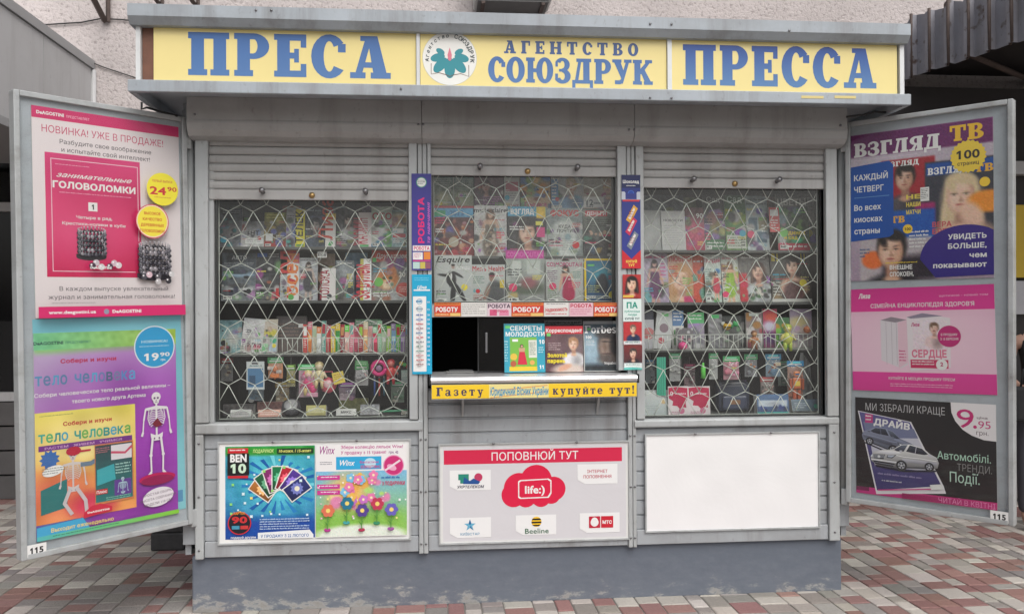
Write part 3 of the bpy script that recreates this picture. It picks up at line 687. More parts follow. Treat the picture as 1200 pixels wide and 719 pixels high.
# lapped siding below the windows
def siding(name, x0, x1, z0, z1):
    n = max(1, round((z1-z0)/.083)); h = (z1-z0)/n; b = MB()
    for i in range(n):
        a = z0+i*h; b.prism([(.03, a), (-.002, a+.002), (-.002, a+h-.012), (.007, a+h-.007), (.007, a+h-.001), (.03, a+h-.001)], x0, x1)
    return b.obj(name, 'paint', ki)
siding('wall_panel', -1.716, -.594, .38, .948); siding('wall_panel', -.540, .552, .38, 1.17); siding('wall_panel', .602, 1.698, .38, .942)
for x0, x1 in ((-1.716, -.594), (-.540, .552), (.602, 1.698)):
    b = MB(); b.box(x0, x1, -.016, .03, .296, .379, bev=.004); b.obj('bottom_rail', 'paint', ki)
for x0, x1 in ((-1.762, -1.718), (1.70, 1.762)):
    b = MB(); b.box(x0, x1, -.03, .03, .290, .946, bev=.006); b.obj('corner_post', 'alu', ki)
for x0, x1 in ((-.592, -.568), (-.566, -.542), (.554, .578), (.580, .600)):
    b = MB(); b.box(x0, x1, -.026, .03, .286, 2.50 if x0 in (-.592, -.566, .554, .580) else 1, bev=.004); b.obj('mullion', 'alu', ki)
for x0, x1 in ((-1.835, -1.765), (1.765, 1.835)):
    b = MB(); b.box(x0, x1, .01, .038, .36, 2.66, bev=.003); b.obj('end_flange', 'paint', ki)
for x in (-1.79, 1.79):
    b = MB(); b.tube([(x, -.012, .5), (x, -.012, 2.62)], .022, 10); b.obj('hinge_tube', 'alu', ki)
# guide rails
RAILS = [(-1.757, -1.690), (-.640, -.595), (-.540, -.520), (.500, .550), (.603, .648), (1.690, 1.757)]
for i, (x0, x1) in enumerate(RAILS):
    zb2 = 1.0075 if i in (0, 1) else .9895 if i in (4, 5) else 1.26
    b = MB(); b.box(x0, x1, -.036, .028, zb2, 2.50, bev=.004); b.obj('guide_rail', 'alu', ki)
# shutter boxes
prof = [(.01, 2.49), (-.05, 2.493), (-.095, 2.505), (-.122, 2.53), (-.131, 2.565), (-.131, 2.575), (-.128, 2.585), (-.128, 2.70), (.01, 2.70)]
for x0, x1 in ((-1.772, -.568), (-.565, .575), (.578, 1.772)):
    b = MB(); b.prism(prof, x0, x1); b.obj('shutter_box', 'shut', ki)
# roller shutters, rolled down part of the way
def shutter(x0, x1, zb, knobs, lockx):
    b = MB(); z = zb+.055; top = 2.51
    b.prism([(.012, zb), (-.012, zb), (-.014, zb+.004), (-.014, zb+.05), (-.008, zb+.054), (.012, zb+.054)], x0, x1)
    while z < top:
        h = .046; b.prism([(.012, z+.001), (-.004, z+.001), (-.010, z+.008), (-.012, z+.022), (-.010, z+.036), (-.004, z+h-.002), (.012, z+h-.002)], x0, x1); z += h
    s = b.obj('roller_shutter', 'shut', ki)
    for kx in knobs:
        k = MB(); k.tube([(kx, -.012, zb+.04), (kx, -.05, zb+.045)], [.012, .010], 10); k.tube([(kx, -.05, zb+.045), (kx, -.062, zb+.047)], [.016, .014], 10); k.obj('knob', 'steel', s)
    k = MB(); k.tube([(lockx, -.012, zb+.025), (lockx, -.022, zb+.025)], [.017, .015], 12); k.obj('lock', 'brass', s)
    return s
shutter(-1.689, -.641, 2.186, (P(309, 225)[0], P(429, 228)[0]), P(366, 229)[0])
shutter(-.519, .499, 2.326, (P(562, 197)[0], P(675, 197)[0]), P(618, 201)[0])
shutter(.649, 1.689, 2.268, (P(810, 212)[0], P(909, 212)[0]), P(860, 216)[0])

# windows with security grilles
GP = .1352; GR = .156
def grille(x0, x1, z0, z1, xh, zh, parent, Y=.055, flip=False):
    """zigzag wires with inverted Vs between; xh,zh a high node"""
    b = MB(); r = .0023; RG = random.Random(int(abs(x0)*100))
    def seg(p, q):
        # clip to the opening
        (ax, az), (bx, bz) = p, q; t0, t1 = 0.0, 1.0
        for lo, hi, a, e in ((x0, x1, ax, bx-ax), (z0, z1, az, bz-az)):
            if abs(e) < 1e-9:
                if a < lo or a > hi: return
            else:
                u, v = sorted(((lo-a)/e, (hi-a)/e)); t0, t1 = max(t0, u), min(t1, v)
        if t1-t0 < .02: return
        b.tube([(ax+(bx-ax)*t0, Y, az+(bz-az)*t0), (ax+(bx-ax)*t1, Y, az+(bz-az)*t1)], r, 5)
    nodes = {}
    def nd(kind, i, j):
        if (kind, i, j) not in nodes:
            jx, jz = RG.uniform(-.004, .004), RG.uniform(-.004, .004)
            nodes[kind, i, j] = (xh+GP*i+jx+(GP/2 if kind else 0), zh-GR*j-(.034 if kind else 0)+jz)
        return nodes[kind, i, j]
    ni = int((x1-x0)/GP)+4; nj = int((z1-z0)/GR)+4; i0 = int((x0-xh)/GP)-2; j0 = int((zh-z1)/GR)-2
    for j in range(j0, j0+nj+2):
        for i in range(i0, i0+ni+2):
            seg(nd(0, i, j), nd(1, i, j)); seg(nd(1, i, j), nd(0, i+1, j))
            seg(nd(1, i, j), nd(0, i, j+1)); seg(nd(1, i, j), nd(0, i+1, j+1))
    b.tube([(x0, Y, z0), (x0, Y, z1), (x1, Y, z1), (x1, Y, z0), (x0, Y, z0)], .0035, 5)
    return b.obj('security_grille', 'wire', parent)
def window(x0, x1, z0, z1, fx0, fx1, zs, zh, xh, sill=True):
    f = MB()
    if sill: f.prism([(.03, zs), (-.034, zs), (-.036, zs+.006), (-.036, z0-.012), (-.026, z0-.003), (.03, z0)], fx0, fx1)
    f.box(x0-.022, x0, -.005, .07, z0, z1+.15); f.box(x1, x1+.022, -.005, .07, z0, z1+.15)
    if not sill: f.box(x0-.022, x1+.022, .0, .07, z0-.006, z0-.0005)
    w_ = f.obj('display_window', 'alu', ki)
    g_ = MB(); g_.box(x0+.001, x1-.001, .016, .020, z0+.001, z1+.14); g_.obj('pane', 'pane', w_)
    e = MB(); e.box(x0, x0+.012, .021, .05, z0, z1+.14); e.box(x1-.012, x1, .021, .05, z0, z1+.14); e.box(x0, x1, .0215, .05, z0, z0+.008); e.obj('rubber_seal', 'rubber', w_)
    grille(x0+.012, x1-.012, z0+.01, z1+.1, xh, zh, w_)
    return w_
ZL0, ZR0 = 1.006, .988
q = P(282.3, 240, .055); wl = window(-1.668, -.640, ZL0, 2.19, -1.757, -.570, .950, q[1], q[0])
q = P(790, 232, .055); wr = window(.648, 1.690, ZR0, 2.27, .590, 1.757, .946, q[1], q[0])
# service window: glass above, open hatch below
zs0, zs1 = P(620, 371, 0)[1], P(620, 355, 0)[1]
q = P(567, 214, .055); wc = window(-.518, .498, zs1, 2.33, 0, 0, 0, q[1], q[0], sill=False)
b = MB(); b.box(-.518, .498, .0, .06, zs0, zs1-.002); b.obj('cross_rail', 'alu', ki)
b = MB(); b.box(P(561, 400, .03)[0], .49, .05, .056, 1.25, zs0); hp = b.obj('sliding_pane', 'darkpane', ki)
hx = P(570, 400, .04)[0]; b = MB(); b.box(hx-.006, hx+.006, .036, .049, 1.36, 1.47, bev=.003); b.obj('handle', 'steel', hp)
b = MB(); xx = P(561, 400, .05)[0]; b.box(xx-.006, xx, .044, .06, 1.25, zs0); b.obj('edge_trim', 'rubber', hp)
# counter with rounded pale edge
cx0, cx1 = P(505, 445, -.16)[0], P(747, 445, -.16)[0]; cz = P(620, 442, -.16)[1]
b = MB(); b.prism([(.2, cz-.03), (-.14, cz-.032), (-.156, cz-.024), (-.162, cz-.010), (-.156, cz+.002), (-.14, cz+.008), (.2, cz+.012)], cx0, cx1, smooth=False); ct = b.obj('counter', 'chrome', ki)
b = MB(); b.box(cx0+.002, cx1-.002, -.152, -.144, cz-.112, cz-.033); b.box(cx0+.004, cx1-.004, -.143, .02, cz-.06, cz-.036); b.obj('counter_apron', 'alu', ct)
for x in (cx0-.012, cx1+.001): b = MB(); b.box(x, x+.011, -.155, .15, cz-.036, cz+.012, bev=.003); b.obj('end_cap', 'rubber', ct)
for x in (-.36, .38): b = MB(); b.prism([(-.10, cz-.061), (-.005, cz-.061), (-.005, cz-.22)], x, x+.012); b.obj('bracket', 'alu', ct)

SCR = MB(); SCR.tube([(0, .006, 0), (0, -.004, 0)], .006, 8); SCR = SCR.mesh('screw'); SCR.materials.append(MT['steel'])
def screw(x, y, z, parent=ki):
    o = bpy.data.objects.new('screw', SCR); COL.objects.link(o); o.parent = parent; o.location = (x, y, z)
for a, c, Y in ((496, 146, -.131), (490, 146, -.131), (743, 152, -.131), (737, 152, -.131), (228, 134, -.131), (985, 147, -.131)): xx, zz = P(a, c, Y); screw(xx, Y, zz)
for a, c in ((762, 28), (787, 28.5), (762, 114.5), (787, 115), (300, 12), (318, 12), (470, 104), (925, 36)): xx, zz = P(a, c, -.402); screw(xx, -.401, zz)
for x in (-1.74, -.58, -.554, .566, .59, 1.73):
    for z in (.34, .62, .90): screw(x, -.031 if abs(x) > 1.7 else -.027, z)

# ---- canopy and sign
CY, SY = -.40, -.335
za0, za1 = 2.653, 2.711; zc0, zc1 = 3.02, 3.078
b = MB(); b.box(-1.972, 1.985, CY, CY+.03, za0, za1, bev=.004); b.box(-1.972, -1.942, CY+.031, .6, za0, za1); b.box(1.955, 1.985, CY+.031, .6, za0, za1); b.box(-1.941, 1.954, CY+.031, .6, za1-.010, za1-.001); b.obj('cornice', 'cornice', ki)
b = MB(); b.prism([(CY+.03, 2.985), (CY, zc0), (CY, zc1), (-.02, zc1+.02), (-.02, 2.985)], -1.972, 1.985); b.obj('cornice', 'cornice', ki)
b = MB(); b.box(-1.90, 1.93, -.30, BD, 2.712, 2.984); b.obj('sign_box', 'cladtrim', ki)
sx = [P(a, 60, SY)[0] for a in (180, 487.5, 492.5, 781, 787, 1051)]
YEL, YEL2 = (247, 229, 156), (246, 222, 140)
def sign_panel(x0, x1):
    h = .272; p = Print(x1-x0, h, .02, YEL); return p, Matrix.Translation(((x0+x1)/2, SY+.02, 2.7125)) @ Matrix.Rotation(rad(90), 4, 'X'), x0, x1, h
def uvp(px, py, x0, x1, h):
    X, Z = P(px, py, SY); return (X-x0)/(x1-x0), 1-(Z-2.7125)/h
MT['sign'] = colmat('sign_acrylic', .28, speck=.05, sscale=3)
BL = (70, 112, 174); BL2 = (90, 130, 184)
def slabword(p, x0, x1, h, word, pxl, pyt, pyb, pxr, c, c2, gap=.1):
    u0, vb = uvp(pxl, pyb, x0, x1, h); u1, _ = uvp(pxr, pyb, x0, x1, h); _, vt = uvp(pxl, pyt, x0, x1, h)
    p.text(word, u0, vb, vb-vt, c, fw=u1-u0, col2=c2, sl=True, gap=gap)
def lettering(x0, x1, h, name, fn, parent):
    q = Print(x1-x0, h, .0205); q.V = []; q.F = []; q.C = []; q.n = 0; fn(q); return link(name, q.mesh(name), 'sign', parent)
p, M, x0, x1, h = sign_panel(sx[0], sx[1]); sp = p.obj('sign_panel', M, m='sign', parent=ki)
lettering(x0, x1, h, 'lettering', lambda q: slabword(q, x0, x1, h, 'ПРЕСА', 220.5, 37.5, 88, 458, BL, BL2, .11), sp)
p, M, x0, x1, h = sign_panel(sx[2], sx[3]); sp = p.obj('sign_panel', M, m='sign', parent=ki)
def mid(q):
    slabword(q, x0, x1, h, 'АГЕНТСТВО', 590.7, 47.5, 62.5, 748, (62, 88, 140), (62, 92, 148), .42)
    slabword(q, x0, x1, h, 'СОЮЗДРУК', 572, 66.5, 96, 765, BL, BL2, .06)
lettering(x0, x1, h, 'lettering', mid, sp)
def emb(q):
    u, v = uvp(527, 68.5, x0, x1, h); r = .5*(uvp(527, 100.5, x0, x1, h)[1]-uvp(527, 37, x0, x1, h)[1])
    q.circ(u, v, r, (243, 243, 238), 56); q.ring(u, v, r*.985, r*1.0, (205, 205, 190), 56)
    k = q.h/q.w; T = (52, 148, 160)
    for ang, du, dv, L, W in ((0, 0, .36, .38, .20), (42, -.34, .26, .34, .18), (-42, .34, .26, .34, .18), (75, -.44, -.02, .27, .15), (-75, .44, -.02, .27, .15), (120, -.34, -.24, .17, .10), (-120, .34, -.24, .17, .10)):
        q.circ(u+du*r*k, v+dv*r, L*r, T, 26, sy=W/L, rot=rad(90+ang))
    q.poly([(u+.09*r*k*s, v+t*r) for s, t in ((0, -.40), (.9, -.12), (.6, .06), (0, .1), (-.6, .06), (-.9, -.12))], (226, 130, 150))
    q.stroke([(u+a*r*k, v+c*r) for a, c in ((-.68, .20), (-.68, .60), (-.40, .54), (-.1, .62), (0, .68), (.1, .62), (.40, .56), (.70, .66), (.70, .24))], .012, (120, 90, 80))
    word = 'Агентство СОЮЗДРУК'; co = 0; n = len(word)
    for i, chh in enumerate(word):
        if chh == ' ': continue
        a = rad(186-(192/(n-1))*i); rr = r*.76
        q.text(chh, u+rr*cos(a)*k, v-rr*sin(a), r*.155 if i > 9 else r*.14, (40, 60, 66), al='c', rot=math.degrees(a)-90, bold=.015, shear=.2 if i < 10 else 0)
lettering(x0, x1, h, 'emblem', emb, sp)
p, M, x0, x1, h = sign_panel(sx[4], sx[5]); sp = p.obj('sign_panel', M, m='sign', parent=ki)
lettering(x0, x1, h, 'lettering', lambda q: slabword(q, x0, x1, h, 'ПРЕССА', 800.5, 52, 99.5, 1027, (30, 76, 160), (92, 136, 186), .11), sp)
for a, c in ((160, 165.5), (488, 492), (781.5, 786.5), (1053, 1058)):
    xx, xy_ = P(a, 60, SY)[0], P(c, 60, SY)[0]; b = MB(); b.box(xx, xy_, SY-.012, SY+.04, 2.7125, 2.984); b.obj('sign_divider', 'white', ki)
b = MB(); b.box(P(166, 60, SY)[0], P(179, 60, SY)[0], SY+.012, SY+.05, 2.7125, 2.984); b.obj('rusty_infill', 'brown', ki)
for a, c in ((939, 965), (978, 1003)):
    xx, zz = P(a, 114, CY); x2, _ = P(c, 114, CY)
    p = Print(x2-xx, .014, .001, (226, 208, 140)); o = p.obj('tape_strip', Matrix.Translation(((xx+x2)/2, CY-.0005, zz-.006)) @ Matrix.Rotation(rad(90), 4, 'X'), parent=ki)

# ---- display doors, open towards the street
DH = 2.118; DW = .826
DM = {}
for side, hx_, phi, tilt, zb3 in ((-1, -1.780, 44.27, .88, .486), (1, 1.790, -46.6, -.34, .514)):
    M = Matrix.Translation((hx_, -.06, zb3+DH/2)) @ Matrix.Rotation(rad(phi), 4, 'Z') @ Matrix.Rotation(rad(90), 4, 'X') @ Matrix.Rotation(rad(tilt), 4, 'Z') @ Matrix.Translation((0, -DH/2, 0))
    DM[side] = M
    a, c = (-DW, 0) if side < 0 else (0, DW)
    b = MB(); b.box(a+.004, c-.004, .004, DH-.004, -.045, -.012); dr = b.obj('display_door', 'doorback', ki); dr.matrix_local = M
    f = MB(); t = .026
    f.box(a, a+t, 0, DH, -.05, .010, bev=.004); f.box(c-t, c, 0, DH, -.05, .010, bev=.004)
    f.box(a+t+.0005, c-t-.0005, 0, t, -.0495, .0095, bev=.004); f.box(a+t+.0005, c-t-.0005, DH-t, DH, -.0495, .0095, bev=.004); f.obj('frame', 'alu', dr)
    g_ = MB(); g_.box(a+t, c-t, t, DH-t, .002, .005); g_.obj('pane', 'dpane', dr)
    px = [(30.6, 636), (53.8, 651)] if side < 0 else [(1161, 597), (1182.5, 612.5)]
    l0, l1 = plane_local(*px[0], M), plane_local(*px[1], M)
    pw = abs(l1[0]-l0[0]); p = Print(pw, .055, .003, (238, 238, 236)); p.text('115', .5, .76, .55, (25, 25, 28), 'c', bold=.04)
    p.obj('number_plate', Matrix.Translation(((l0[0]+l1[0])/2, (l0[1]+l1[1])/2-.028, .0055)), parent=dr)
    hxx = c-.1 if side < 0 else a+.1
    for yy in (.02, DH-.12): b = MB(); xq = c-.005 if side < 0 else a-.03; b.box(xq, xq+.035, yy-.04, yy+.05, -.04, .0, bev=.004); b.obj('hinge', 'alu', dr)
cable('hanging_cable', [(991, 150), (987, 170), (985.5, 190), (986, 205), (992, 215), (996, 224)], -.02, .005, 'thin pale cable hanging beside the right display door hinge', 'wcable')
cable('hanging_cable', [(992, 137), (1010, 135), (1025, 131), (1042, 132)], -.2, .006, 'short grey wire poking out above the right display door', 'cable')
cable('hanging_cable', [(166, 120), (166, 128), (172, 126), (185, 130), (208, 136)], -.12, .006, 'thin grey wire under the canopy above the left display door', 'cable')

# ---- shelves and wire baskets inside the windows
def shelf(x0, x1, py, Y0, Y1, pxx):
    z = P(pxx, py, Y0)[1]; b = MB(); b.box(x0, x1, Y0, Y1, z-.014, z); b.obj('shelf', 'shelfm', ki); return z
SHELF = {}
def basket(x0, x1, py, pxx, Y0, Y1, h):
    z = P(pxx, py, Y0)[1]; b = MB(); r = .0019
    for zz in (z, z+h): b.tube([(x0, Y0, zz), (x1, Y0, zz)], r*1.3, 5)
    b.tube([(x0, Y1, z), (x1, Y1, z)], r, 5)
    n = int((x1-x0)/.027)
    for i in range(n+1): xx = x0+(x1-x0)*i/n; b.tube([(xx, Y1, z+.004), (xx, Y0+.001, z+.004), (xx, Y0+.001, z+h)], r, 4)
    b.obj('wire_basket', 'wire', ki)
    c = MB(); c.box(x0, x1, Y0+.004, Y1, z-.012, z-.004); c.obj('shelf', 'shelfm', ki); return z
SHELF['L1'] = shelf(-1.645, -.645, 289, .14, .36, 366); SHELF['L2'] = shelf(-1.645, -.645, 352, .14, .36, 366)
SHELF['L3'] = basket(-1.64, -.65, 414, 366, .13, .33, .085); SHELF['L4'] = shelf(-1.645, -.645, 491, .08, .5, 366)
SHELF['R1'] = shelf(.652, 1.686, 293, .14, .36, 860); SHELF['R2'] = shelf(.652, 1.686, 354, .14, .36, 860)
SHELF['R3'] = basket(.655, 1.68, 409, 860, .13, .33, .085); SHELF['R4'] = shelf(.652, 1.686, 487, .08, .5, 860)
SHELF['C1'] = shelf(-.512, .492, 244, .222, .335, 616); SHELF['C2'] = shelf(-.512, .492, 300, .160, .215, 616); SHELF['C3'] = zs1
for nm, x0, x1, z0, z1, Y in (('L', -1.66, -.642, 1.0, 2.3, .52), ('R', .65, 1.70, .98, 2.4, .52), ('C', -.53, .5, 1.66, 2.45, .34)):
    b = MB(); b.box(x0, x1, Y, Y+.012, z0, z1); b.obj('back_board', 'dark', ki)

# ================================================================== goods in the windows
W_, K_, DR = (240, 240, 238), (22, 22, 24), (190, 30, 45)
def draw(p, spec, seed, busy=False):
    po = []; R_ = random.Random(seed*3+5)
    for o in spec:
        t = o[0]
        if t in ('g', 'h', 'e', 'E', 'r', 'n', 'b'): po.append(o)
    if busy and po:
        # background clutter of a printed cover: small soft shapes behind and around the subject
        k = next((i for i, o in enumerate(po) if o[0] == 'E'), len(po)); pal = [tuple(R_.randint(30, 240) for _ in range(3)) for _ in range(6)]+[(235, 232, 226), (40, 38, 42)]
        pal = [tuple(.6*a+.4*110 for a in c) for c in pal]; po[k:k] = [('b', 9, (0, .25, 1, 1), (.03, .10), pal)]; po.append(('n', 9, 10)); po.append(('b', 3, (.0, .6, 1, 1), (.015, .03), pal))
    if po: p.paint(po, seed=seed, cell=.0034)
    for o in spec:
        t = o[0]
        if t == 't':
            kw = dict(o[6]) if len(o) > 6 and isinstance(o[6], dict) else {}
            p.text(*o[1:6], **kw)
        elif t == 'R': p.rect(*o[1:])
        elif t == 'C': p.circ(*o[1:])
        elif t == 'L': p.lines(*o[1:])
        elif t == 'F': p.frame(*o[1:])
        elif t == 'P': p.poly(*o[1:])
_seed = [0]
def mag(label, rc, shelf, Y, spec, group, name='magazine', cat='magazine', lean=None, yaw=0, roll=0, th=.004, m='gloss', base=(226, 224, 220)):
    _seed[0] += 1; sd = _seed[0]; xa, ya, xb, yb = rc; lean = lean if lean is not None else 4 if shelf in ('C1', 'C2', 'C3') else 8
    X0 = P(xa, (ya+yb)/2, Y)[0]; X1 = P(xb, (ya+yb)/2, Y)[0]; z0 = P((xa+xb)/2, yb, Y)[1] if shelf is None else SHELF[shelf]+.001
    z1 = P((xa+xb)/2, ya, Y+.02)[1]; h = (z1-z0)/cos(rad(lean)); w_ = X1-X0
    rr = random.Random(sd)
    p = Print(w_, h, th, base, sd); draw(p, spec, sd, name == 'magazine' and shelf in ('L1', 'L2', 'L3', 'R1', 'R2', 'C1', 'C2'))
    if name == 'magazine' and Y > .1 and w_ > .08:
        # cover lines in the corners, too small to read
        rl = random.Random(sd*7+1); PAL = [(240, 240, 236), (240, 222, 70), (226, 60, 110), (40, 40, 46), (206, 40, 50), (250, 250, 250), (60, 170, 200), (120, 200, 90)]
        for k in range(rl.randint(3, 5)):
            left = rl.random() < .5; v0 = rl.uniform(.2, .86); n = rl.randint(1, 3); hh = rl.choice([.026, .034, .05]); wd_ = rl.uniform(.22, .42)
            u0 = .05 if left else .95-wd_; p.lines(u0, v0, u0+wd_, min(v0+n*hh, .97), n, rl.choice(PAL), .62)
        if rl.random() < .5: p.circ(rl.choice([.18, .8]), rl.uniform(.6, .88), rl.uniform(.05, .09), rl.choice(PAL[1:5]+PAL[6:]), 20)
        if rl.random() < .35: p.rect(.06, .9, .32, .97, (236, 236, 232)); p.lines(.08, .91, .3, .96, 1, K_, .8)
    M = Matrix.Translation(((X0+X1)/2, Y, z0)) @ Matrix.Rotation(rad(yaw+rr.uniform(-2.5, 2.5)), 4, 'Z') @ Matrix.Rotation(rad(90-lean), 4, 'X') @ Matrix.Rotation(rad(roll), 4, 'Z')
    return p.obj(name, M, label, cat, group, m)
def T(s, u, v, size, c, **k): return ('t', s, u, v, size, c, k)
def price(u, v): return [('R', u-.12, v-.035, u+.12, v+.035, (120, 225, 130)), ('L', u-.1, v-.02, u+.1, v+.025, 2, (30, 90, 50))]

# --- left window, top shelf
G = 'magazines on the top shelf of the left window'
mag('dark bluish magazine at the far left of the top shelf in the left window', (257, 244, 283, 287), 'L1', .2, [('g', (52, 60, 72), (96, 100, 108)), ('n', 3, 22), ('e', .5, .6, .35, .2, (140, 138, 140), .5), ('L', .1, .06, .9, .14, 2, (150, 160, 170))], G)
mag('low white magazine with a pale photo, second from left, left window top shelf', (282, 259, 309, 287), 'L1', .19, [('g', (120, 122, 126), (205, 204, 202)), ('n', 2, 18), T('ТНТ', .5, .55, .18, (40, 40, 46), al='c', bold=.03), ('R', .2, .66, .95, .86, W_), ('L', .25, .7, .9, .84, 2, (90, 90, 96))], G, lean=14)
mag('olive brown magazine with a red foot band, left window top shelf', (309, 249, 335, 288), 'L1', .2, [('g', (150, 152, 60), (120, 84, 48)), ('n', 3, 26), ('b', 12, (0, .3, 1, .8), (.04, .12), [(90, 70, 40), (170, 150, 70), (70, 60, 40)]), ('r', 0, .82, 1, 1, (178, 60, 52), .04), ('L', .1, .05, .9, .2, 2, (225, 220, 120)), ('R', .08, .62, .4, .82, W_)], G)
mag('narrow pale grey magazine beside the yellow spine on the top shelf', (335, 243, 346, 288), 'L1', .19, [('g', (196, 198, 202), (160, 160, 168)), ('n', 4, 20), ('L', .1, .2, .9, .3, 2, (80, 80, 90))], G)
mag('bright yellow magazine spine with black upright letters on the top shelf', (346, 245, 357, 288), 'L1', .18, [('R', 0, 0, 1, 1, (232, 220, 40)), T('ТЕЛЕК', .8, .9, .2, K_, rot=90, bold=.03), ('R', .1, .93, .9, .98, (90, 160, 80))], G)
mag('blue grey magazine with a dim portrait right of the yellow spine', (357, 243, 381, 288), 'L1', .2, [('g', (62, 76, 92), (92, 96, 106))]+face(.5, .45, .15, (150, 140, 138), (40, 44, 54), (70, 84, 104))+[('n', 3, 12), ('L', .08, .05, .92, .14, 1, (170, 185, 200))], G)
mag('white magazine spine with red upright letters under a yellow top, top shelf', (381, 250, 393, 289), 'L1', .18, [('R', 0, 0, 1, .2, (238, 205, 90)), T('Лиза', .75, .8, .42, (205, 70, 50), rot=90, bold=.02), ('C', .5, .9, .07, (70, 170, 90))], G)
mag('dark grey magazine with a white shirted figure on the top shelf', (393, 244, 420, 289), 'L1', .2, [('g', (58, 58, 62), (88, 86, 88)), ('n', 3, 20)]+face(.55, .32, .12, (170, 150, 140), (40, 36, 34), (205, 205, 208))+[('L', .05, .75, .5, .95, 4, (190, 190, 190))], G)
mag('white magazine spine with pinkish red upright letters on the top shelf', (420, 249, 435, 288), 'L1', .18, [('R', 0, 0, 1, 1, (232, 222, 222)), T('ЖАСМИН', .72, .95, .4, (196, 52, 72), rot=90, bold=.02, fw=2.2), ('R', .1, .93, .8, .99, (90, 180, 110))], G)
mag('white and green puzzle magazine with red title on the top shelf', (435, 242, 460, 288), 'L1', .2, [('g', (196, 216, 200), (214, 214, 206)), ('b', 16, (0, .45, 1, 1), (.05, .12), [(60, 130, 170), (230, 200, 90), (200, 70, 70), (90, 170, 100), (235, 235, 235)]), T('СТО', .5, .32, .17, (200, 40, 60), al='c', bold=.03), ('L', .1, .38, .9, .48, 2, (90, 110, 100))], G)
mag('teal and white magazine at the right end of the top shelf, left window', (459, 246, 482, 287), 'L1', .19, [('g', (110, 140, 138), (170, 200, 204)), ('e', .4, .28, .25, .18, (214, 180, 140), .4), ('n', 4, 16), ('R', .05, .5, .6, .62, W_), ('R', .05, .64, .7, .74, (200, 60, 70)), ('L', .05, .8, .9, .95, 3, (60, 90, 100))], G)
for a, c, t_, lab, sp_ in ((268, 292, 241, 'half hidden grey green magazine behind the low white one, left window top shelf', [('g', (110, 124, 116), (80, 84, 84)), ('n', 3, 20)]+face(.5, .45, .16, (190, 160, 140), (60, 50, 44), (90, 100, 96))),
      (330, 352, 241, 'half hidden rust coloured magazine behind the yellow spine, left window top shelf', [('g', (150, 90, 70), (100, 76, 70)), ('n', 3, 22)]),
      (386, 404, 242, 'half hidden pale blue magazine behind the red lettered spine, left window top shelf', [('g', (160, 180, 196), (120, 130, 150)), ('n', 3, 20)]),
      (424, 446, 241, 'half hidden violet magazine behind the pinkish spine, left window top shelf', [('g', (120, 96, 140), (90, 76, 100)), ('n', 3, 20)])):
    mag(lab, (a, t_, c, 287), 'L1', .27, sp_, G)
# --- left window, second shelf
G = 'magazines on the second shelf of the left window'
def autocover(bgc, car1, car2, s):
    def car(v, c): return [('e', .5, v, .34, .07, c, .2), ('e', .5, v-.05, .2, .05, tuple(x*.5 for x in c), .2), ('e', .28, v+.055, .05, .04, K_, .3), ('e', .72, v+.055, .05, .04, K_, .3), ('e', .5, v+.02, .28, .012, tuple(min(255, x*1.35) for x in c), .5)]
    return [('g', *bgc), ('n', 2.5, 14)]+car(.45, car1)+car(.74, car2)
mag('grey blue motoring magazine with two cars at the left end of the second shelf', (259, 296, 299, 351), 'L2', .2, autocover(((64, 74, 86), (120, 126, 130)), (118, 140, 158), (156, 160, 162), 1)+[T('АВТО', .5, .14, .085, (205, 210, 214), al='c', bold=.03), ('L', .06, .2, .94, .3, 3, (170, 176, 180))], G)
mag('dark motoring magazine with a black car beside the grey blue one', (299, 294, 328, 351), 'L2', .2, autocover(((50, 52, 56), (92, 92, 94)), (44, 46, 50), (120, 120, 120), 2)+[('R', .05, .04, .45, .12, (50, 90, 170)), ('L', .5, .05, .95, .14, 2, (190, 190, 190)), ('L', .1, .87, .9, .96, 3, (150, 150, 150))], G)
mag('small white booklet tucked low beside the dark motoring magazine', (328, 322, 336, 351), 'L2', .17, [('g', (190, 196, 196), (170, 174, 176)), ('L', .1, .2, .9, .4, 3, (90, 90, 96))], G)
mag('white magazine with red and orange upright letters under a pink top, second shelf', (336, 296, 350, 351), 'L2', .18, [('R', 0, 0, 1, .22, (206, 92, 118)), T('Бурда', .45, .95, .33, (200, 50, 50), rot=90, bold=.03), T('осень', .92, .9, .3, (226, 130, 60), rot=90), ('C', .35, .93, .06, (90, 170, 80))], G)
mag('pale magazine with a black and white photo, fourth title on the second shelf', (350, 302, 372, 351), 'L2', .2, [('g', (200, 204, 208), (150, 152, 158)), ('n', 3, 22)]+figure(.5, .1, .9, (64, 64, 70), (190, 170, 160))+[('L', .05, .04, .95, .1, 1, (90, 90, 100))], G)
mag('white magazine with dark red and black upright title in the middle of the second shelf', (377, 314, 393, 353), 'L2', .17, [('R', 0, 0, 1, 1, (226, 222, 220)), T('ТОЛОКА', .55, .96, .28, (160, 40, 60), rot=90, bold=.03, fw=2.2), ('C', .55, .88, .08, (60, 60, 66))], G)
mag('grey magazine with a soft landscape photo in the middle of the second shelf', (393, 305, 415, 352), 'L2', .2, [('g', (150, 160, 166), (108, 104, 100)), ('n', 2, 24), ('e', .4, .6, .3, .15, (90, 110, 100), .5), ('L', .1, .05, .9, .12, 1, W_)], G)
mag('small black and white price card on the second shelf of the left window', (372, 295, 383, 302), None, .17, [('R', 0, 0, 1, 1, (214, 214, 210)), T('Все', .5, .8, .55, (50, 50, 56), al='c')], G, name='price_card', cat='card')
mag('magazine spine with yellow edge and upright red lettering next to the cat', (422, 303, 435, 352), 'L2', .17, [('R', 0, 0, .3, 1, (196, 190, 90)), ('R', .3, 0, 1, 1, W_), T('За рулем', .88, .97, .42, (200, 40, 60), rot=90, bold=.03, fw=3.2)], G)
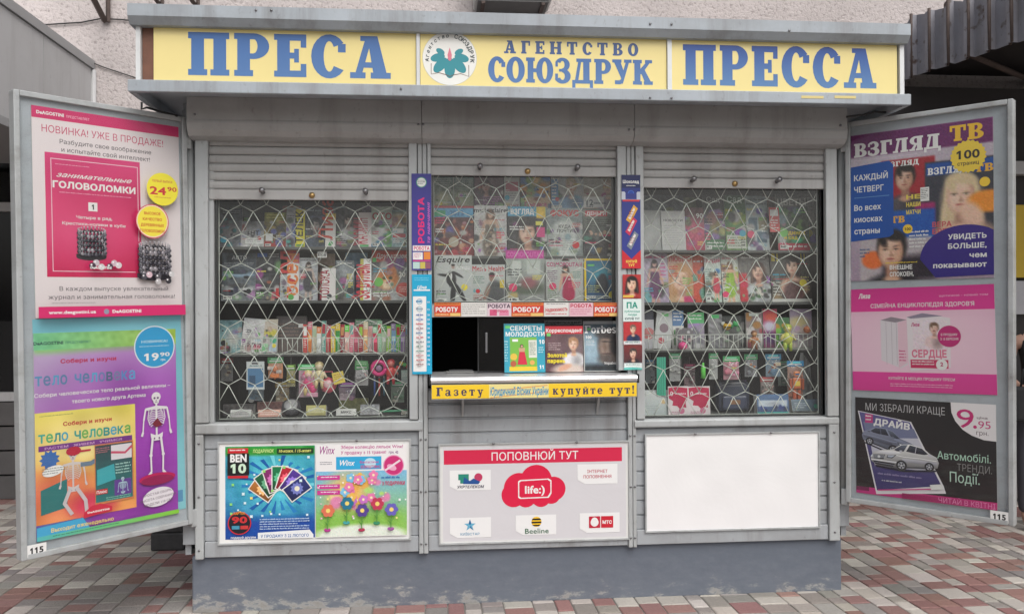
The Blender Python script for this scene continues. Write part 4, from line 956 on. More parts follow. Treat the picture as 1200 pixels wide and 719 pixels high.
mag('animal magazine with a ginger cat face under a red band, second shelf', (435, 291, 482, 352), 'L2', .2, [('g', (48, 50, 52), (196, 196, 196)), ('e', .12, .9, .2, .3, (150, 140, 134), .5), ('r', 0, 0, 1, .26, (222, 84, 66), .03), ('e', .40, .60, .22, .19, (206, 128, 62), .18), ('e', .27, .43, .07, .1, (196, 116, 56), .2, 20), ('e', .53, .43, .07, .1, (196, 116, 56), .2, -20), ('e', .40, .70, .11, .09, (240, 214, 180), .3), ('e', .32, .57, .035, .03, (70, 80, 40), .3), ('e', .48, .57, .035, .03, (70, 80, 40), .3), ('e', .4, .66, .03, .02, (190, 90, 90), .3), ('e', .4, .44, .02, .08, (150, 80, 36), .4), ('e', .33, .46, .015, .06, (150, 80, 36), .4), ('e', .47, .46, .015, .06, (150, 80, 36), .4), T('Друг кошек', .5, .19, .1, W_, al='c', bold=.02, shear=.2, fw=.8), T('20', .68, .55, .1, (230, 226, 216)), ('C', .8, .8, .14, (214, 80, 70)), ('L', .68, .74, .92, .86, 3, (240, 210, 200)), ('R', .02, .18, .12, .26, (90, 210, 110))], G)
for a, c, t_, lab, sp_ in ((322, 346, 298, 'half hidden green magazine behind the white booklet, left window second shelf', [('g', (90, 130, 100), (70, 90, 76)), ('n', 3, 20)]),
      (364, 392, 297, 'half hidden beige magazine with a portrait behind the upright title, left window second shelf', [('g', (190, 170, 150), (150, 120, 110))]+face(.5, .45, .17, SKIN, (80, 56, 44), (120, 60, 70))),
      (404, 430, 296, 'half hidden sky blue magazine beside the yellow edged spine, left window second shelf', [('g', (120, 160, 190), (90, 110, 140)), ('n', 3, 22)])):
    mag(lab, (a, t_, c, 351), 'L2', .27, sp_, G)
# --- left window, wire basket
G = 'magazines and booklets in the wire basket of the left window'
mag('pale teal magazine at the left end of the wire basket', (257, 375, 283, 413), 'L3', .24, [('g', (120, 168, 176), (150, 190, 194)), ('n', 2, 16), ('e', .6, .55, .2, .25, (200, 200, 196), .5)], G)
mag('white tilted magazine with dark script title in the wire basket', (281, 373, 306, 412), 'L3', .2, [('g', (196, 196, 198), (214, 212, 210)), ('n', 2, 14), T('Тётка', .5, .82, .16, (70, 60, 66), al='c', shear=.3, bold=.02)], G, roll=-6)
mag('cream magazine with a yellow green emblem in the wire basket', (305, 374, 325, 413), 'L3', .2, [('g', (206, 196, 178), (178, 170, 176)), ('e', .6, .4, .2, .1, (200, 190, 70), .4), ('R', .0, .72, .45, .95, (140, 210, 150)), ('R', .5, .72, .95, .95, (190, 210, 225))], G)
mag('brown box of playing cards at the back of the wire basket', (324, 371, 359, 413), 'L3', .27, [('g', (84, 76, 74), (98, 86, 80)), ('L', .1, .2, .9, .6, 4, (130, 110, 100)), ('R', .75, .22, .9, .32, W_)], G, name='card_box', cat='box', th=.03)
cols = [('red', (200, 60, 52)), ('orange', (226, 132, 70)), ('cream', (226, 214, 180)), ('white', (224, 226, 224)), ('sea green', (110, 172, 160)), ('scarlet', (206, 44, 48)), ('yellow', (226, 196, 60)), ('green', (52, 150, 60)), ('crimson', (180, 36, 60)), ('white and red', (228, 170, 160)), ('pink', (226, 130, 150)), ('rose', (206, 84, 110)), ('dark red', (160, 40, 44)), ('apricot', (232, 164, 110)), ('pale pink', (236, 190, 196)), ('ruby', (190, 30, 70)), ('mint', (160, 206, 170)), ('pale green', (190, 214, 180)), ('lime', (150, 200, 60)), ('sky blue', (120, 170, 206)), ('bright green', (100, 210, 70)), ('violet', (140, 110, 160)), ('grey', (150, 150, 150))]
for i, (cn_, c) in enumerate(cols):
    xx = 355+5.45*i; nb = cols[i-1][0] if i else None
    lab = '%s booklet spine in the wire basket, left window, %s' % (cn_, 'beside the brown box' if i == 0 else 'right after the %s one' % nb)
    c2 = cols[(i*7+3) % len(cols)][1]; hgt = 380-(4 if i % 3 == 1 else 0)+(i % 4)
    mag(lab, (xx, hgt, xx+5.3, 413), 'L3', .19+.02*(i % 3), [('R', 0, 0, 1, .25, c2), ('R', 0, .25, 1, 1, c), ('R', .1, .45, .9, .62, tuple(min(255, k+70) for k in c)), ('L', .15, .05, .85, .2, 2, W_)] if i % 2 else [('R', 0, 0, 1, 1, c), ('R', .15, .1, .85, .4, c2), ('L', .15, .5, .85, .85, 5, W_)], G, name='booklet', cat='booklet', th=.012, lean=6, yaw=random.Random(i).uniform(-14, 14))
mag('green magazine top standing behind the bright booklets in the basket', (416, 374, 446, 412), 'L3', .29, [('g', (100, 160, 110), (140, 190, 140)), ('L', .05, .05, .95, .2, 2, W_)], G)

# --- things hanging or lying low in the windows (solids)
def solid(name, label, cat, group, px, py, Y, fn, z=None, rot=0, m='plastic'):
    X, Z = P(px, py, Y); Z = Z if z is None else z
    b = MB(); fn(b); M = Matrix.Translation((X, Y, Z)) @ Matrix.Rotation(rad(rot), 4, 'Z'); o = b.obj(name, m); o.matrix_world = M
    return tag(o, label, cat, group)
def hook(b, z0, z1): b.tube([(0, 0, z0), (0, .004, z1)], .0012, 5, (170, 170, 170))
def film(o, w_, h, z0, seed):
    R_ = random.Random(seed); nx, nz = 8, 11; v = []; f = []
    for j in range(nz+1):
        for i in range(nx+1):
            a, c = i/nx-.5, j/nz; e = (1-(2*a)**2)*sin(pi*min(1, c*1.15+.05)); v.append((a*w_*(.9+.2*sin(c*3+seed)), -.012-.018*e+R_.uniform(-.005, .005), z0+h*(1-c)))
    for j in range(nz):
        for i in range(nx): f.append((j*(nx+1)+i, (j+1)*(nx+1)+i, (j+1)*(nx+1)+i+1, j*(nx+1)+i+1))
    MB().add(v, f, smooth=True).obj('bag_film', 'film', o)
def toybag(label, group, px, py, Y, w_, h, head, cols, big=None, seed=1):
    R_ = random.Random(seed)
    def fn(b):
        b.box(-w_*.5, w_*.5, -.003, .0, h*.5, h*.5+.032, head); b.box(-w_*.38, w_*.38, -.0045, -.0031, h*.5+.008, h*.5+.014, W_); b.box(-w_*.30, w_*.30, -.0045, -.0031, h*.5+.018, h*.5+.026, tuple(min(255, k*1.5+40) for k in head)); hook(b, h*.5+.03, h*.5+.07)
        b.box(-w_*.46, w_*.46, .001, .003, -h*.5, h*.5, tuple(k*.6+60 for k in cols[0]))
        for k in range(9):
            c = R_.choice(cols); x, z = R_.uniform(-.34, .34)*w_, R_.uniform(-.42, .34)*h; r = R_.uniform(.09, .2)*w_
            if k % 3 == 0: b.box(x-r, x+r, -.016, -.003, z-r*.6, z+r*.6, c, bev=.002)
            elif k % 3 == 1: b.ell((x, -.009, z), (r, .008, r*R_.uniform(.7, 1.3)), c, 10, 7)
            else: b.tube([(x-r, -.01, z-r), (x, -.012, z+r*.3), (x+r*.6, -.01, z+r*1.4)], r*.28, 6, c)
        if big: big(b)
    o = solid('toy_bag', label, 'toy bag', group, px, py, Y, fn); film(o, w_, h, -h*.5, seed); return o
def doll(b, c1, c2, c3, s=1.0):
    b.ell((0, 0, 0), (.030*s, .02*s, .035*s), c1, wob=.05); b.ell((0, 0, .052*s), (.022*s, .02*s, .022*s), c2); b.ell((0, .003, .06*s), (.025*s, .021*s, .02*s), c3)
    for q in (-1, 1):
        b.tube([(q*.022*s, 0, .02*s), (q*.042*s, -.006, -.012*s)], [.009*s, .006*s], 7, c2); b.tube([(q*.014*s, 0, -.025*s), (q*.017*s, -.004, -.07*s)], [.012*s, .008*s], 7, c3)
GH = 'small goods hanging under the basket of the left window'
mag('pale blue blister card with a white top hanging under the basket', (289, 423, 310, 456), None, .16, [('R', 0, 0, 1, 1, (208, 214, 216)), ('R', .06, .25, .94, .92, (84, 130, 170)), ('R', .15, .5, .5, .85, (60, 90, 120)), ('R', .3, .04, .7, .1, (80, 80, 84)), ('L', .1, .13, .9, .22, 1, (70, 120, 120))], GH, name='blister_pack', cat='blister pack', lean=0)
toybag('clear bag with an orange toy hanging in the left window', GH, 323, 434, .17, .085, .085, (90, 180, 110), [(226, 132, 70), (214, 120, 60), (206, 196, 190)], seed=3)
toybag('small olive toy bag between the orange and the pink toys', GH, 341, 443, .19, .05, .09, (110, 150, 70), [(160, 150, 60), (130, 130, 70), (190, 180, 110)], seed=4)
toybag('bag with a hot pink doll hanging in the middle of the left window', GH, 361, 449, .18, .11, .15, (90, 190, 110), [(206, 150, 170), (226, 50, 126), (190, 120, 150), (226, 190, 200)], lambda b: (doll(b, (226, 46, 122), (230, 190, 170), (226, 200, 120), .95)), 5)
solid('toy_figure', 'cream plush figure hanging beside the pink doll bag', 'toy', GH, 374, 440, .17, lambda b: doll(b, (216, 204, 160), (226, 210, 180), (206, 188, 140), 1.0))
solid('toy_purse', 'red and pink toy purse hanging under the cream figure', 'toy purse', GH, 385, 451, .18, lambda b: (b.ell((0, 0, 0), (.045, .02, .042), (206, 84, 100), wob=.06), b.ell((0, -.014, .006), (.026, .012, .024), (226, 180, 186)), b.tube([(-.03, 0, .03), (-.02, 0, .075), (.02, 0, .075), (.03, 0, .03)], .004, 6, (196, 80, 96))))
mag('yellow square card tilted among the hanging toys', (391.5, 435, 405, 449), None, .15, [('R', 0, 0, 1, 1, (226, 204, 92)), ('L', .12, .15, .88, .85, 4, (170, 120, 60))], GH, name='toy_card', cat='card', lean=0, roll=12)
mag('green header card of a toy bag hanging under the basket', (416, 422, 431, 429), None, .17, [('R', 0, 0, 1, 1, (80, 150, 90)), ('L', .1, .2, .9, .8, 2, (190, 220, 190))], GH, name='toy_card', cat='card', lean=0, roll=-4)
toybag('grey clear bag of small toys below the green card', GH, 424, 442, .18, .075, .09, (70, 160, 90), [(160, 158, 160), (200, 180, 120), (120, 120, 126), (190, 90, 90)], seed=6)
solid('toy_ring', 'magenta ring shaped toy hanging right of the middle in the left window', 'toy', GH, 444, 431, .16, lambda b: (b.tube([(.036*cos(a*pi/8), 0, .036*sin(a*pi/8)) for a in range(17)], .012, 8, (210, 40, 120)), b.ell((0, .004, -.002), (.018, .008, .018), (150, 120, 150)), hook(b, .045, .1)))
solid('toy_figure', 'slim red toy figure hanging beside the magenta ring', 'toy', GH, 458, 436, .17, lambda b: doll(b, (206, 60, 60), (214, 120, 110), (190, 50, 60), .95))
solid('toy_balls', 'bunch of small coloured balls at the right edge of the left window', 'toy', GH, 474, 428, .18, lambda b: [b.ell((.018*(i-2), .004*(i % 2), .008*((i*3) % 4-1.5)), (.013, .012, .012), c) for i, c in enumerate([(210, 60, 60), (220, 180, 60), (80, 170, 90), (200, 80, 60), (210, 120, 70)])]+[hook(b, .01, .08)])
mag('pale grey green box hanging under the coloured balls', (470.5, 433, 482, 449), None, .16, [('g', (160, 180, 172), (140, 150, 148)), ('L', .1, .2, .9, .5, 2, (210, 210, 210))], GH, name='carton', cat='box', lean=0, th=.02)
for i, (c, cn_) in enumerate((((60, 90, 160), 'blue'), ((190, 60, 60), 'red'), ((60, 110, 130), 'teal'))):
    solid('pen', '%s pen hanging upright in the right part of the left window' % cn_, 'pen', GH, 439+5.5*i, 453, .2, lambda b: (b.tube([(0, 0, -.05), (0, 0, .05)], .005, 8, c), b.tube([(0, 0, .05), (0, 0, .064)], [.005, .002], 8, (220, 220, 220))))
for i, (x, y, w_, h, hd, cs, lab) in enumerate(((266, 436, .07, .1, (150, 60, 60), [(150, 150, 150), (120, 90, 80), (190, 180, 160)], 'dim bag with a dark red header at the left end under the basket, left window'),
      (300, 462, .09, .07, (70, 110, 160), [(120, 150, 170), (90, 110, 130), (190, 190, 190)], 'dim bag with a blue header low under the pale blue blister card'),
      (331, 462, .08, .08, (160, 130, 60), [(180, 150, 90), (130, 110, 90), (196, 190, 170)], 'dim bag with an ochre header below the orange toy bag'),
      (407, 462, .10, .08, (120, 70, 130), [(160, 120, 150), (110, 90, 120), (200, 180, 190)], 'dim bag with a violet header below the yellow square card'),
      (466, 462, .08, .09, (60, 130, 90), [(120, 160, 130), (90, 120, 100), (200, 196, 180)], 'dim bag with a green header low at the right of the left window'))):
    toybag(lab, GH, x, y, .3, w_, h, hd, cs, seed=30+i)
GF = 'small goods on the floor of the left window'
zf = SHELF['L4']
def lowbox(label, rc, Y, spec, G_, name='carton', cat='box', th=.05, lean=20): return mag(label, rc, 'L4' if rc[0] < 600 else 'R4', Y, spec, G_, name, cat, lean=lean, th=th)
lowbox('white card box at the left on the floor of the left window', (272, 482, 296, 492), .12, [('g', (190, 190, 188), (168, 166, 164)), ('L', .1, .3, .9, .8, 2, (110, 110, 110))], GF)
lowbox('salmon card box on the floor of the left window', (304, 482, 330, 492), .12, [('g', (206, 160, 140), (190, 140, 124)), ('L', .1, .3, .9, .8, 2, (240, 220, 210))], GF)
solid('cassette_case', 'round black and grey pack on the floor of the left window', 'case', GF, 342, 482, .16, lambda b: (b.tube([(0, 0, -.01), (0, -.03, .02)], .05, 24, (70, 70, 74)), b.tube([(0, -.03, .02), (0, -.036, .026)], .036, 24, (170, 170, 172))), z=zf+.052)
lowbox('yellow green tin on the floor of the left window', (360, 477, 383, 491), .15, [('g', (170, 164, 90), (150, 144, 80)), ('r', .1, .3, .9, .7, (200, 196, 150), .05), ('L', .15, .4, .85, .65, 2, (90, 90, 50))], GF, name='tin', cat='tin')
lowbox('white pack with black lettering on the floor of the left window', (395, 481, 418, 492), .13, [('R', 0, 0, 1, 1, (196, 196, 192)), T('МИКС', .5, .7, .4, (40, 40, 44), al='c', bold=.04)], GF, name='packet', cat='pack')
lowbox('grey cloudy packet right of the black lettered pack, left window floor', (423, 476, 445, 491), .15, [('g', (110, 112, 116), (140, 140, 142)), ('n', 3, 25)], GF, name='packet', cat='pack')
solid('pen', 'long green pen lying across the floor of the left window at right', 'pen', GF, 462, 482, .14, lambda b: b.tube([(-.08, 0, .03), (.075, 0, .034)], .006, 8, (90, 170, 130)), z=zf)
lowbox('beige box in the right corner on the floor of the left window', (471, 483, 483, 492), .12, [('g', (150, 146, 130), (130, 126, 112))], GF)
lowbox('dark grey box behind the white card box, left window floor', (264, 473, 300, 490), .3, [('g', (96, 92, 92), (70, 68, 70)), ('n', 2, 14)], GF, lean=5)
lowbox('dull red box behind the salmon card box, left window floor', (303, 470, 334, 490), .3, [('g', (110, 70, 66), (86, 66, 64)), ('n', 2, 14)], GF, lean=5)
lowbox('dull green box at the back of the left window floor', (398, 466, 432, 490), .33, [('g', (110, 110, 54), (80, 84, 56)), ('n', 2, 14)], GF, lean=5)

# --- centre window
G = 'magazines in the top row of the service window'
mag('pale teal magazine with two photo panels, first in the top row of the service window', (508, 208, 555, 243), 'C1', .24, [('g', (140, 166, 160), (150, 150, 120)), ('n', 2.5, 14), ('e', .25, .7, .2, .2, (206, 206, 170), .4), ('e', .75, .7, .25, .2, (180, 190, 150), .4), ('R', .49, 0, .51, 1, (190, 196, 190)), ('R', 0, .93, 1, 1, (190, 70, 80)), ('L', .05, .05, .45, .3, 4, (196, 210, 204)), ('L', .55, .05, .95, .3, 4, (196, 210, 204))], G)
mag('wine coloured magazine with a dim portrait in the top row', (556, 208, 590, 243), 'C1', .24, [('g', (120, 84, 92), (90, 62, 84))]+face(.4, .3, .17, (196, 150, 140), (70, 40, 44), (100, 70, 96))+[('n', 2, 12), ('L', .3, .62, .95, .9, 4, (190, 120, 180))], G)
mag('narrow white magazine with pink panels in the top row', (591, 208, 609, 243), 'C1', .24, [('R', 0, 0, 1, 1, (206, 208, 206)), ('R', .1, .15, .9, .45, (206, 110, 130)), ('L', .1, .5, .9, .8, 4, (140, 140, 150)), T('ОТДЫХ', .05, .97, .1, (180, 60, 90), bold=.02, fw=.9)], G)
mag('green and orange magazine with pink lettering in the top row', (610, 208, 645, 243), 'C1', .24, [('h', (110, 160, 120), (180, 150, 110)), ('b', 18, (0, 0, 1, .7), (.08, .2), [(100, 140, 200), (220, 150, 60), (150, 190, 110), (240, 200, 120)]), ('r', .2, .62, 1, 1, (206, 170, 140), .1), T('Пышка', .5, .95, .16, (200, 60, 120), al='c', bold=.02)], G)
mag('white and sky blue family magazine with a pale face in the top row', (646, 207, 684, 243), 'C1', .24, [('g', (190, 200, 206), (206, 196, 190))]+face(.62, .3, .2, (222, 190, 170), (200, 180, 150), (120, 160, 200), long=False)+[('R', 0, .1, .22, .9, (100, 150, 200)), ('L', .02, .2, .2, .8, 6, W_)], G)
mag('pale baby magazine with a large number twelve, last in the top row', (684, 208, 722, 243), 'C1', .24, [('g', (196, 196, 186), (204, 186, 170))]+face(.75, .3, .2, (228, 190, 168), (190, 160, 130), (180, 170, 190), long=False)+[('R', 0, .62, .62, .95, W_), T('12', .05, .9, .2, (30, 50, 70), bold=.02), T('месяцев', .3, .85, .07, (60, 70, 90))], G)
G = 'magazines in the middle row of the service window'
mag('dark crowd collage magazine with a blue title strip, left in the middle row', (508, 242, 555, 299), 'C2', .166, [('g', (70, 46, 50), (120, 40, 44)), ('b', 60, (0, .25, 1, 1), (.025, .06), [(150, 90, 80), (60, 50, 60), (110, 60, 60), (196, 150, 120), (90, 40, 50), (40, 34, 40), (190, 110, 60)]), ('e', .5, .55, .1, .12, (220, 120, 50), .4), ('r', 0, .03, 1, .22, (88, 160, 200), .02), ('R', 0, 0, 1, .03, (190, 60, 70)), T('2013', .4, .19, .11, (60, 110, 160), bold=.03), ('R', .02, .08, .3, .2, (70, 170, 120)), ('C', .5, .72, .1, (190, 180, 160)), ('L', .1, .9, .9, .98, 2, (200, 60, 70))], G)
mag('fashion magazine with a woman in a patterned dress on white, middle row', (556, 241, 594, 300), 'C2', .166, [('g', (206, 206, 206), (186, 184, 182))]+figure(.5, .08, 1.25, (120, 108, 96), (206, 170, 146), (110, 80, 60))+[('b', 26, (.35, .4, .65, .95), (.015, .035), [(70, 60, 56), (160, 140, 120), (190, 176, 160)]), T('marie claire', .5, .14, .1, (30, 30, 32), al='c', bold=.02, fw=1.0), ('L', .03, .3, .3, .55, 6, (110, 110, 116)), ('L', .7, .75, .98, .95, 4, (170, 70, 110))], G)
mag('television magazine with a large woman face under a blue title, middle row', (595, 242, 641, 299), 'C2', .166, [('g', (44, 46, 50), (60, 56, 60))]+face(.5, .52, .22, (222, 180, 156), (40, 30, 30), (150, 140, 130))+[('r', 0, 0, 1, .2, (76, 160, 196), .02), T('ВЗГЛЯД', .08, .16, .11, W_, bold=.04, fw=.6), ('r', .74, 0, .98, .24, (226, 190, 50), .03), ('R', .74, .42, .95, .62, (220, 70, 140)), ('R', .72, .3, .9, .38, (226, 220, 80)), ('L', .05, .85, .4, .97, 3, (200, 60, 130))], G)
mag('news magazine with a folded white shirt and red title, middle row', (641, 244, 683, 301), 'C2', .166, [('g', (140, 150, 150), (120, 130, 128)), ('e', .5, .65, .33, .4, (206, 210, 206), .12), ('e', .18, .6, .1, .2, (170, 176, 174), .3), ('e', .82, .6, .1, .2, (170, 176, 174), .3), ('r', .2, .45, .8, 1, (206, 212, 208), .05), T('ФОКУС', .5, .17, .13, (196, 44, 50), al='c', bold=.05), T('КУДА', .5, .42, .07, (60, 60, 60), al='c', bold=.02), T('ПОЧТИ', .5, .51, .07, (60, 60, 60), al='c', bold=.02), ('L', .25, .56, .75, .9, 9, (160, 166, 164))], G)
mag('business magazine with a dark group photo and red title band, right in the middle row', (684, 246, 723, 302), 'C2', .166, [('g', (130, 136, 124), (44, 46, 50)), ('n', 3, 16), ('b', 26, (0, .5, 1, .95), (.05, .1), [(34, 34, 40), (60, 60, 66), (80, 76, 76)]), ('b', 8, (.05, .42, .95, .56), (.025, .04), [(200, 164, 140)]), ('R', .06, .02, .72, .14, (206, 50, 64)), T('ДЕНЬГИ', .1, .12, .08, W_, bold=.03, fw=.58), ('L', .1, .2, .9, .38, 4, (50, 56, 40))], G)
G = 'magazines in the bottom row of the service window'
mag('white mens magazine with a dancing man in a black suit, bottom row', (509, 299, 553, 355), 'C3', .13, [('g', (206, 210, 208), (186, 190, 188)), ('e', .45, .5, .1, .16, (40, 40, 44), .15), ('E', .5, .24, .035, .045, (180, 150, 140), .2, 0, 0), ('e', .3, .42, .16, .03, (40, 40, 44), .2, 8), ('e', .62, .40, .13, .028, (40, 40, 44), .2, 30), ('e', .5, .78, .055, .26, (36, 36, 40), .15, 6), ('e', .66, .75, .05, .26, (36, 36, 40), .15, -32), ('e', .45, .44, .02, .08, W_, .3), ('E', .5, .205, .04, .025, (40, 30, 28), .2, 0, 0), ('R', .02, .02, .98, .025, (190, 190, 190)), T('Esquire', .5, .15, .13, (28, 32, 32), al='c', shear=.25, bold=.025, fw=.9), ('C', .2, .7, .16, (196, 200, 198))], G)
mag('black card with no print standing behind the mens health magazine', (553, 300, 592, 354), 'C3', .148, [('R', 0, 0, 1, 1, (20, 20, 22))], G, name='backing_card', cat='card')
mag('mens health magazine with a man in grey and red lettering, bottom row', (553, 310, 592, 355), 'C3', .13, [('g', (196, 200, 198), (186, 190, 186)), ('e', .7, .75, .24, .34, (84, 86, 88), .15), ('E', .6, .34, .07, .1, (150, 116, 100), .2, 0, 0), ('E', .6, .26, .075, .06, (40, 34, 32), .2, 0, 0), ('e', .45, .72, .06, .2, (150, 120, 106), .2, 20), T("Men's Health", .5, .17, .14, (190, 36, 54), al='c', bold=.02, fw=.96), ('L', .04, .3, .4, .5, 4, (60, 120, 90)), T('600', .04, .72, .1, (90, 170, 180), bold=.04), ('L', .04, .78, .42, .94, 3, (200, 80, 60)), ('R', .84, .4, .97, .6, (226, 200, 60))], G)
mag('womens magazine with a furnished room and wide magenta title, bottom row', (593, 293, 638, 355), 'C3', .132, [('g', (170, 180, 172), (140, 142, 140)), ('n', 3, 14), ('r', 0, 0, 1, .16, (196, 50, 150), .02), ('r', .15, .2, .4, .5, (206, 212, 206), .03), ('r', .55, .2, .9, .45, (196, 204, 198), .03), ('e', .5, .72, .4, .12, (90, 100, 84), .3), ('e', .6, .62, .15, .1, (150, 90, 96), .4), ('r', .05, .8, .3, .9, (190, 170, 110), .05), T('COSMOPOLITAN', .5, .13, .1, (226, 110, 190), al='c', bold=.03, fw=.95)], G)
for k, (rc, YY, lb) in enumerate((((638, 296, 684, 353), .15, 'rear copy of the womens magazine with a red dress, showing its title strip'), ((640, 306, 683, 355), .135, 'womens magazine with a dark haired woman in a red dress, front copy, bottom row'))):
    mag(lb, rc, 'C3', YY, [('g', (190, 194, 190), (180, 180, 176))]+figure(.52, .1, 1.15, (176, 34, 78), (214, 170, 146), (56, 36, 32), lean=.12)+[T('COSMOPOLITAN', .5, .13, .11, (196, 60, 120) if k == 0 else (180, 50, 110), al='c', bold=.03, fw=.96), ('L', .04, .22, .32, .5, 6, (120, 60, 110)), ('L', .04, .6, .3, .9, 6, (90, 120, 90)), ('L', .74, .25, .97, .45, 4, (90, 150, 130))], G)
mag('blue underwater magazine with a bright yellow border, right end of the bottom row', (685, 303, 725, 355), 'C3', .135, [('g', (40, 110, 150), (30, 70, 110)), ('e', .5, .35, .3, .2, (70, 160, 180), .6), ('e', .52, .58, .14, .2, (26, 34, 50), .25), ('e', .54, .42, .07, .08, (30, 38, 54), .25), ('e', .4, .62, .05, .14, (30, 40, 54), .3, 20), ('n', 3, 8), ('F', 0, 0, 1, 1, .045, (240, 206, 36)), ('R', .1, .13, .3, .17, (110, 210, 110)), ('L', .1, .6, .45, .78, 4, (190, 200, 120)), ('L', .1, .84, .9, .92, 2, (220, 220, 190))], G)
# job paper strips along the rail
GS = 'newspaper title strips along the rail under the service window'
strips = [(509, 540, 'РОБОТУ', 0, 'first orange and red newspaper strip at the left end of the window rail'), (540.5, 570.5, '', 1, 'white newspaper strip of grey print on the window rail'), (571, 599, 'РОБОТА', 2, 'newspaper strip with dark title over pink portraits on the window rail'), (599.5, 637, 'РОБОТУ', 0, 'widest orange and red newspaper strip in the middle of the window rail'), (637.5, 666.5, 'ПРОДАЖ', 3, 'white newspaper strip with slanted red script on the window rail'), (667, 695, 'РОБОТА', 4, 'pink newspaper strip with dark red title on the window rail'), (695.5, 726, 'РОБОТУ', 0, 'orange and red newspaper strip at the right end of the window rail')]
for a, c, wd_, k, lab in strips:
    sp_ = {0: [('R', 0, 0, 1, 1, (224, 120, 60)), ('R', 0, .22, 1, .75, (206, 54, 44)), ('L', .05, .04, .95, .18, 1, (120, 60, 30)), ('R', .6, .76, .98, .98, (236, 200, 120)), T('РОБОТУ', .47, .68, .36, W_, al='c', bold=.05, fw=.84), ('L', .05, .82, .55, .96, 1, (250, 230, 180))],
           1: [('L', .04, .1, .96, .9, 5, (150, 150, 146))], 2: [('R', 0, 0, 1, 1, (226, 206, 214)), T('РОБОТА', .5, .4, .3, (60, 30, 60), al='c', bold=.04, fw=.94), ('R', .1, .5, .4, .95, (214, 90, 130)), ('R', .5, .55, .9, .95, (226, 140, 170)), T('ХОРОШО', .55, .7, .2, (190, 40, 90), al='c', bold=.02, fw=.6)],
           3: [('L', .1, .05, .9, .2, 1, (120, 120, 120)), T('Недвижимость', .5, .64, .3, (196, 44, 54), al='c', bold=.03, shear=.2, rot=3, fw=.9), ('L', .06, .76, .94, .95, 1, (210, 90, 100))], 4: [('R', 0, 0, 1, 1, (230, 190, 200)), T('РОБОТА', .5, .36, .28, (190, 40, 70), al='c', bold=.04, fw=.9), ('L', .05, .45, .95, .92, 3, (200, 110, 140))]}[k]
    mag(lab, (a, 354.5, c, 370.5), None, -.004, sp_, GS, name='newspaper_strip', cat='newspaper', lean=0, th=.002, m='print')
# on the counter
SHELF['CT'] = cz+.013
G = 'magazines displayed on the counter of the hatch'
mag('teal magazine with a green framed photo standing on the counter', (591, 379, 639, 436), 'CT', .02, [('R', 0, 0, 1, 1, (48, 158, 182)), ('R', .14, .28, .80, .88, (120, 186, 70)), ('R', .12, .88, .80, .97, (226, 196, 50)), ('R', .60, .34, .80, .7, (226, 226, 214)), T('СЕКРЕТЫ', .54, .145, .1, W_, al='c', bold=.03, fw=.78), T('МОЛОДОСТИ', .52, .26, .09, W_, al='c', bold=.03, fw=.96), T('10', .86, .42, .09, W_, bold=.03), T('11', .86, .93, .08, W_, bold=.03), ('L', .84, .48, .98, .62, 3, (200, 230, 236)), ('L', .01, .35, .1, .8, 8, (190, 226, 232)), ('R', .03, .04, .15, .1, (110, 220, 120)), ('R', .2, .32, .34, .37, W_),
    ('C', .43, .46, .035, (70, 40, 36)), ('C', .43, .465, .022, (220, 170, 150)), ('P', [(.35, .5), (.51, .5), (.49, .62), (.37, .62)], (206, 160, 130)), ('P', [(.37, .58), (.50, .58), (.56, .84), (.32, .84)], (206, 40, 66)), ('C', .23, .68, .07, (226, 190, 70)), ('C', .22, .82, .06, (180, 90, 60)), ('C', .68, .8, .05, (226, 170, 90)), ('L', .62, .38, .78, .66, 7, (120, 150, 130))], G, lean=6)
mag('copy of the news magazine with a black title, peeping out behind the red banded one', (639, 374, 683, 436), 'CT', .05, [('g', (70, 70, 72), (90, 80, 80)), ('R', 0, .02, 1, .1, (200, 200, 196)), T('Корреспондент', .5, .09, .055, K_, al='c', bold=.05, fw=.95)], G, lean=6)
mag('news magazine with a man in a white shirt and red title band on the counter', (639.5, 382, 683.5, 436), 'CT', .02, [('h', (96, 66, 72), (104, 88, 90)), ('n', 1.5, 10)]+face(.74, .40, .125, (214, 176, 150), (170, 130, 96), (226, 224, 226), long=False)+[('e', .62, .95, .35, .12, (206, 190, 180), .3), ('e', .5, .9, .16, .06, (208, 160, 134), .3, -20), ('R', 0, 0, 1, .17, (206, 36, 54)), T('Корреспондент', .5, .135, .085, W_, al='c', bold=.03, fw=.96), T('Золотой', .05, .68, .09, (240, 220, 40), bold=.04, fw=.52), T('парень', .05, .80, .09, (240, 220, 40), bold=.04, fw=.47), ('L', .08, .36, .42, .54, 4, (190, 170, 170)), ('R', .04, .15, .14, .22, (110, 210, 110))], G, lean=6)
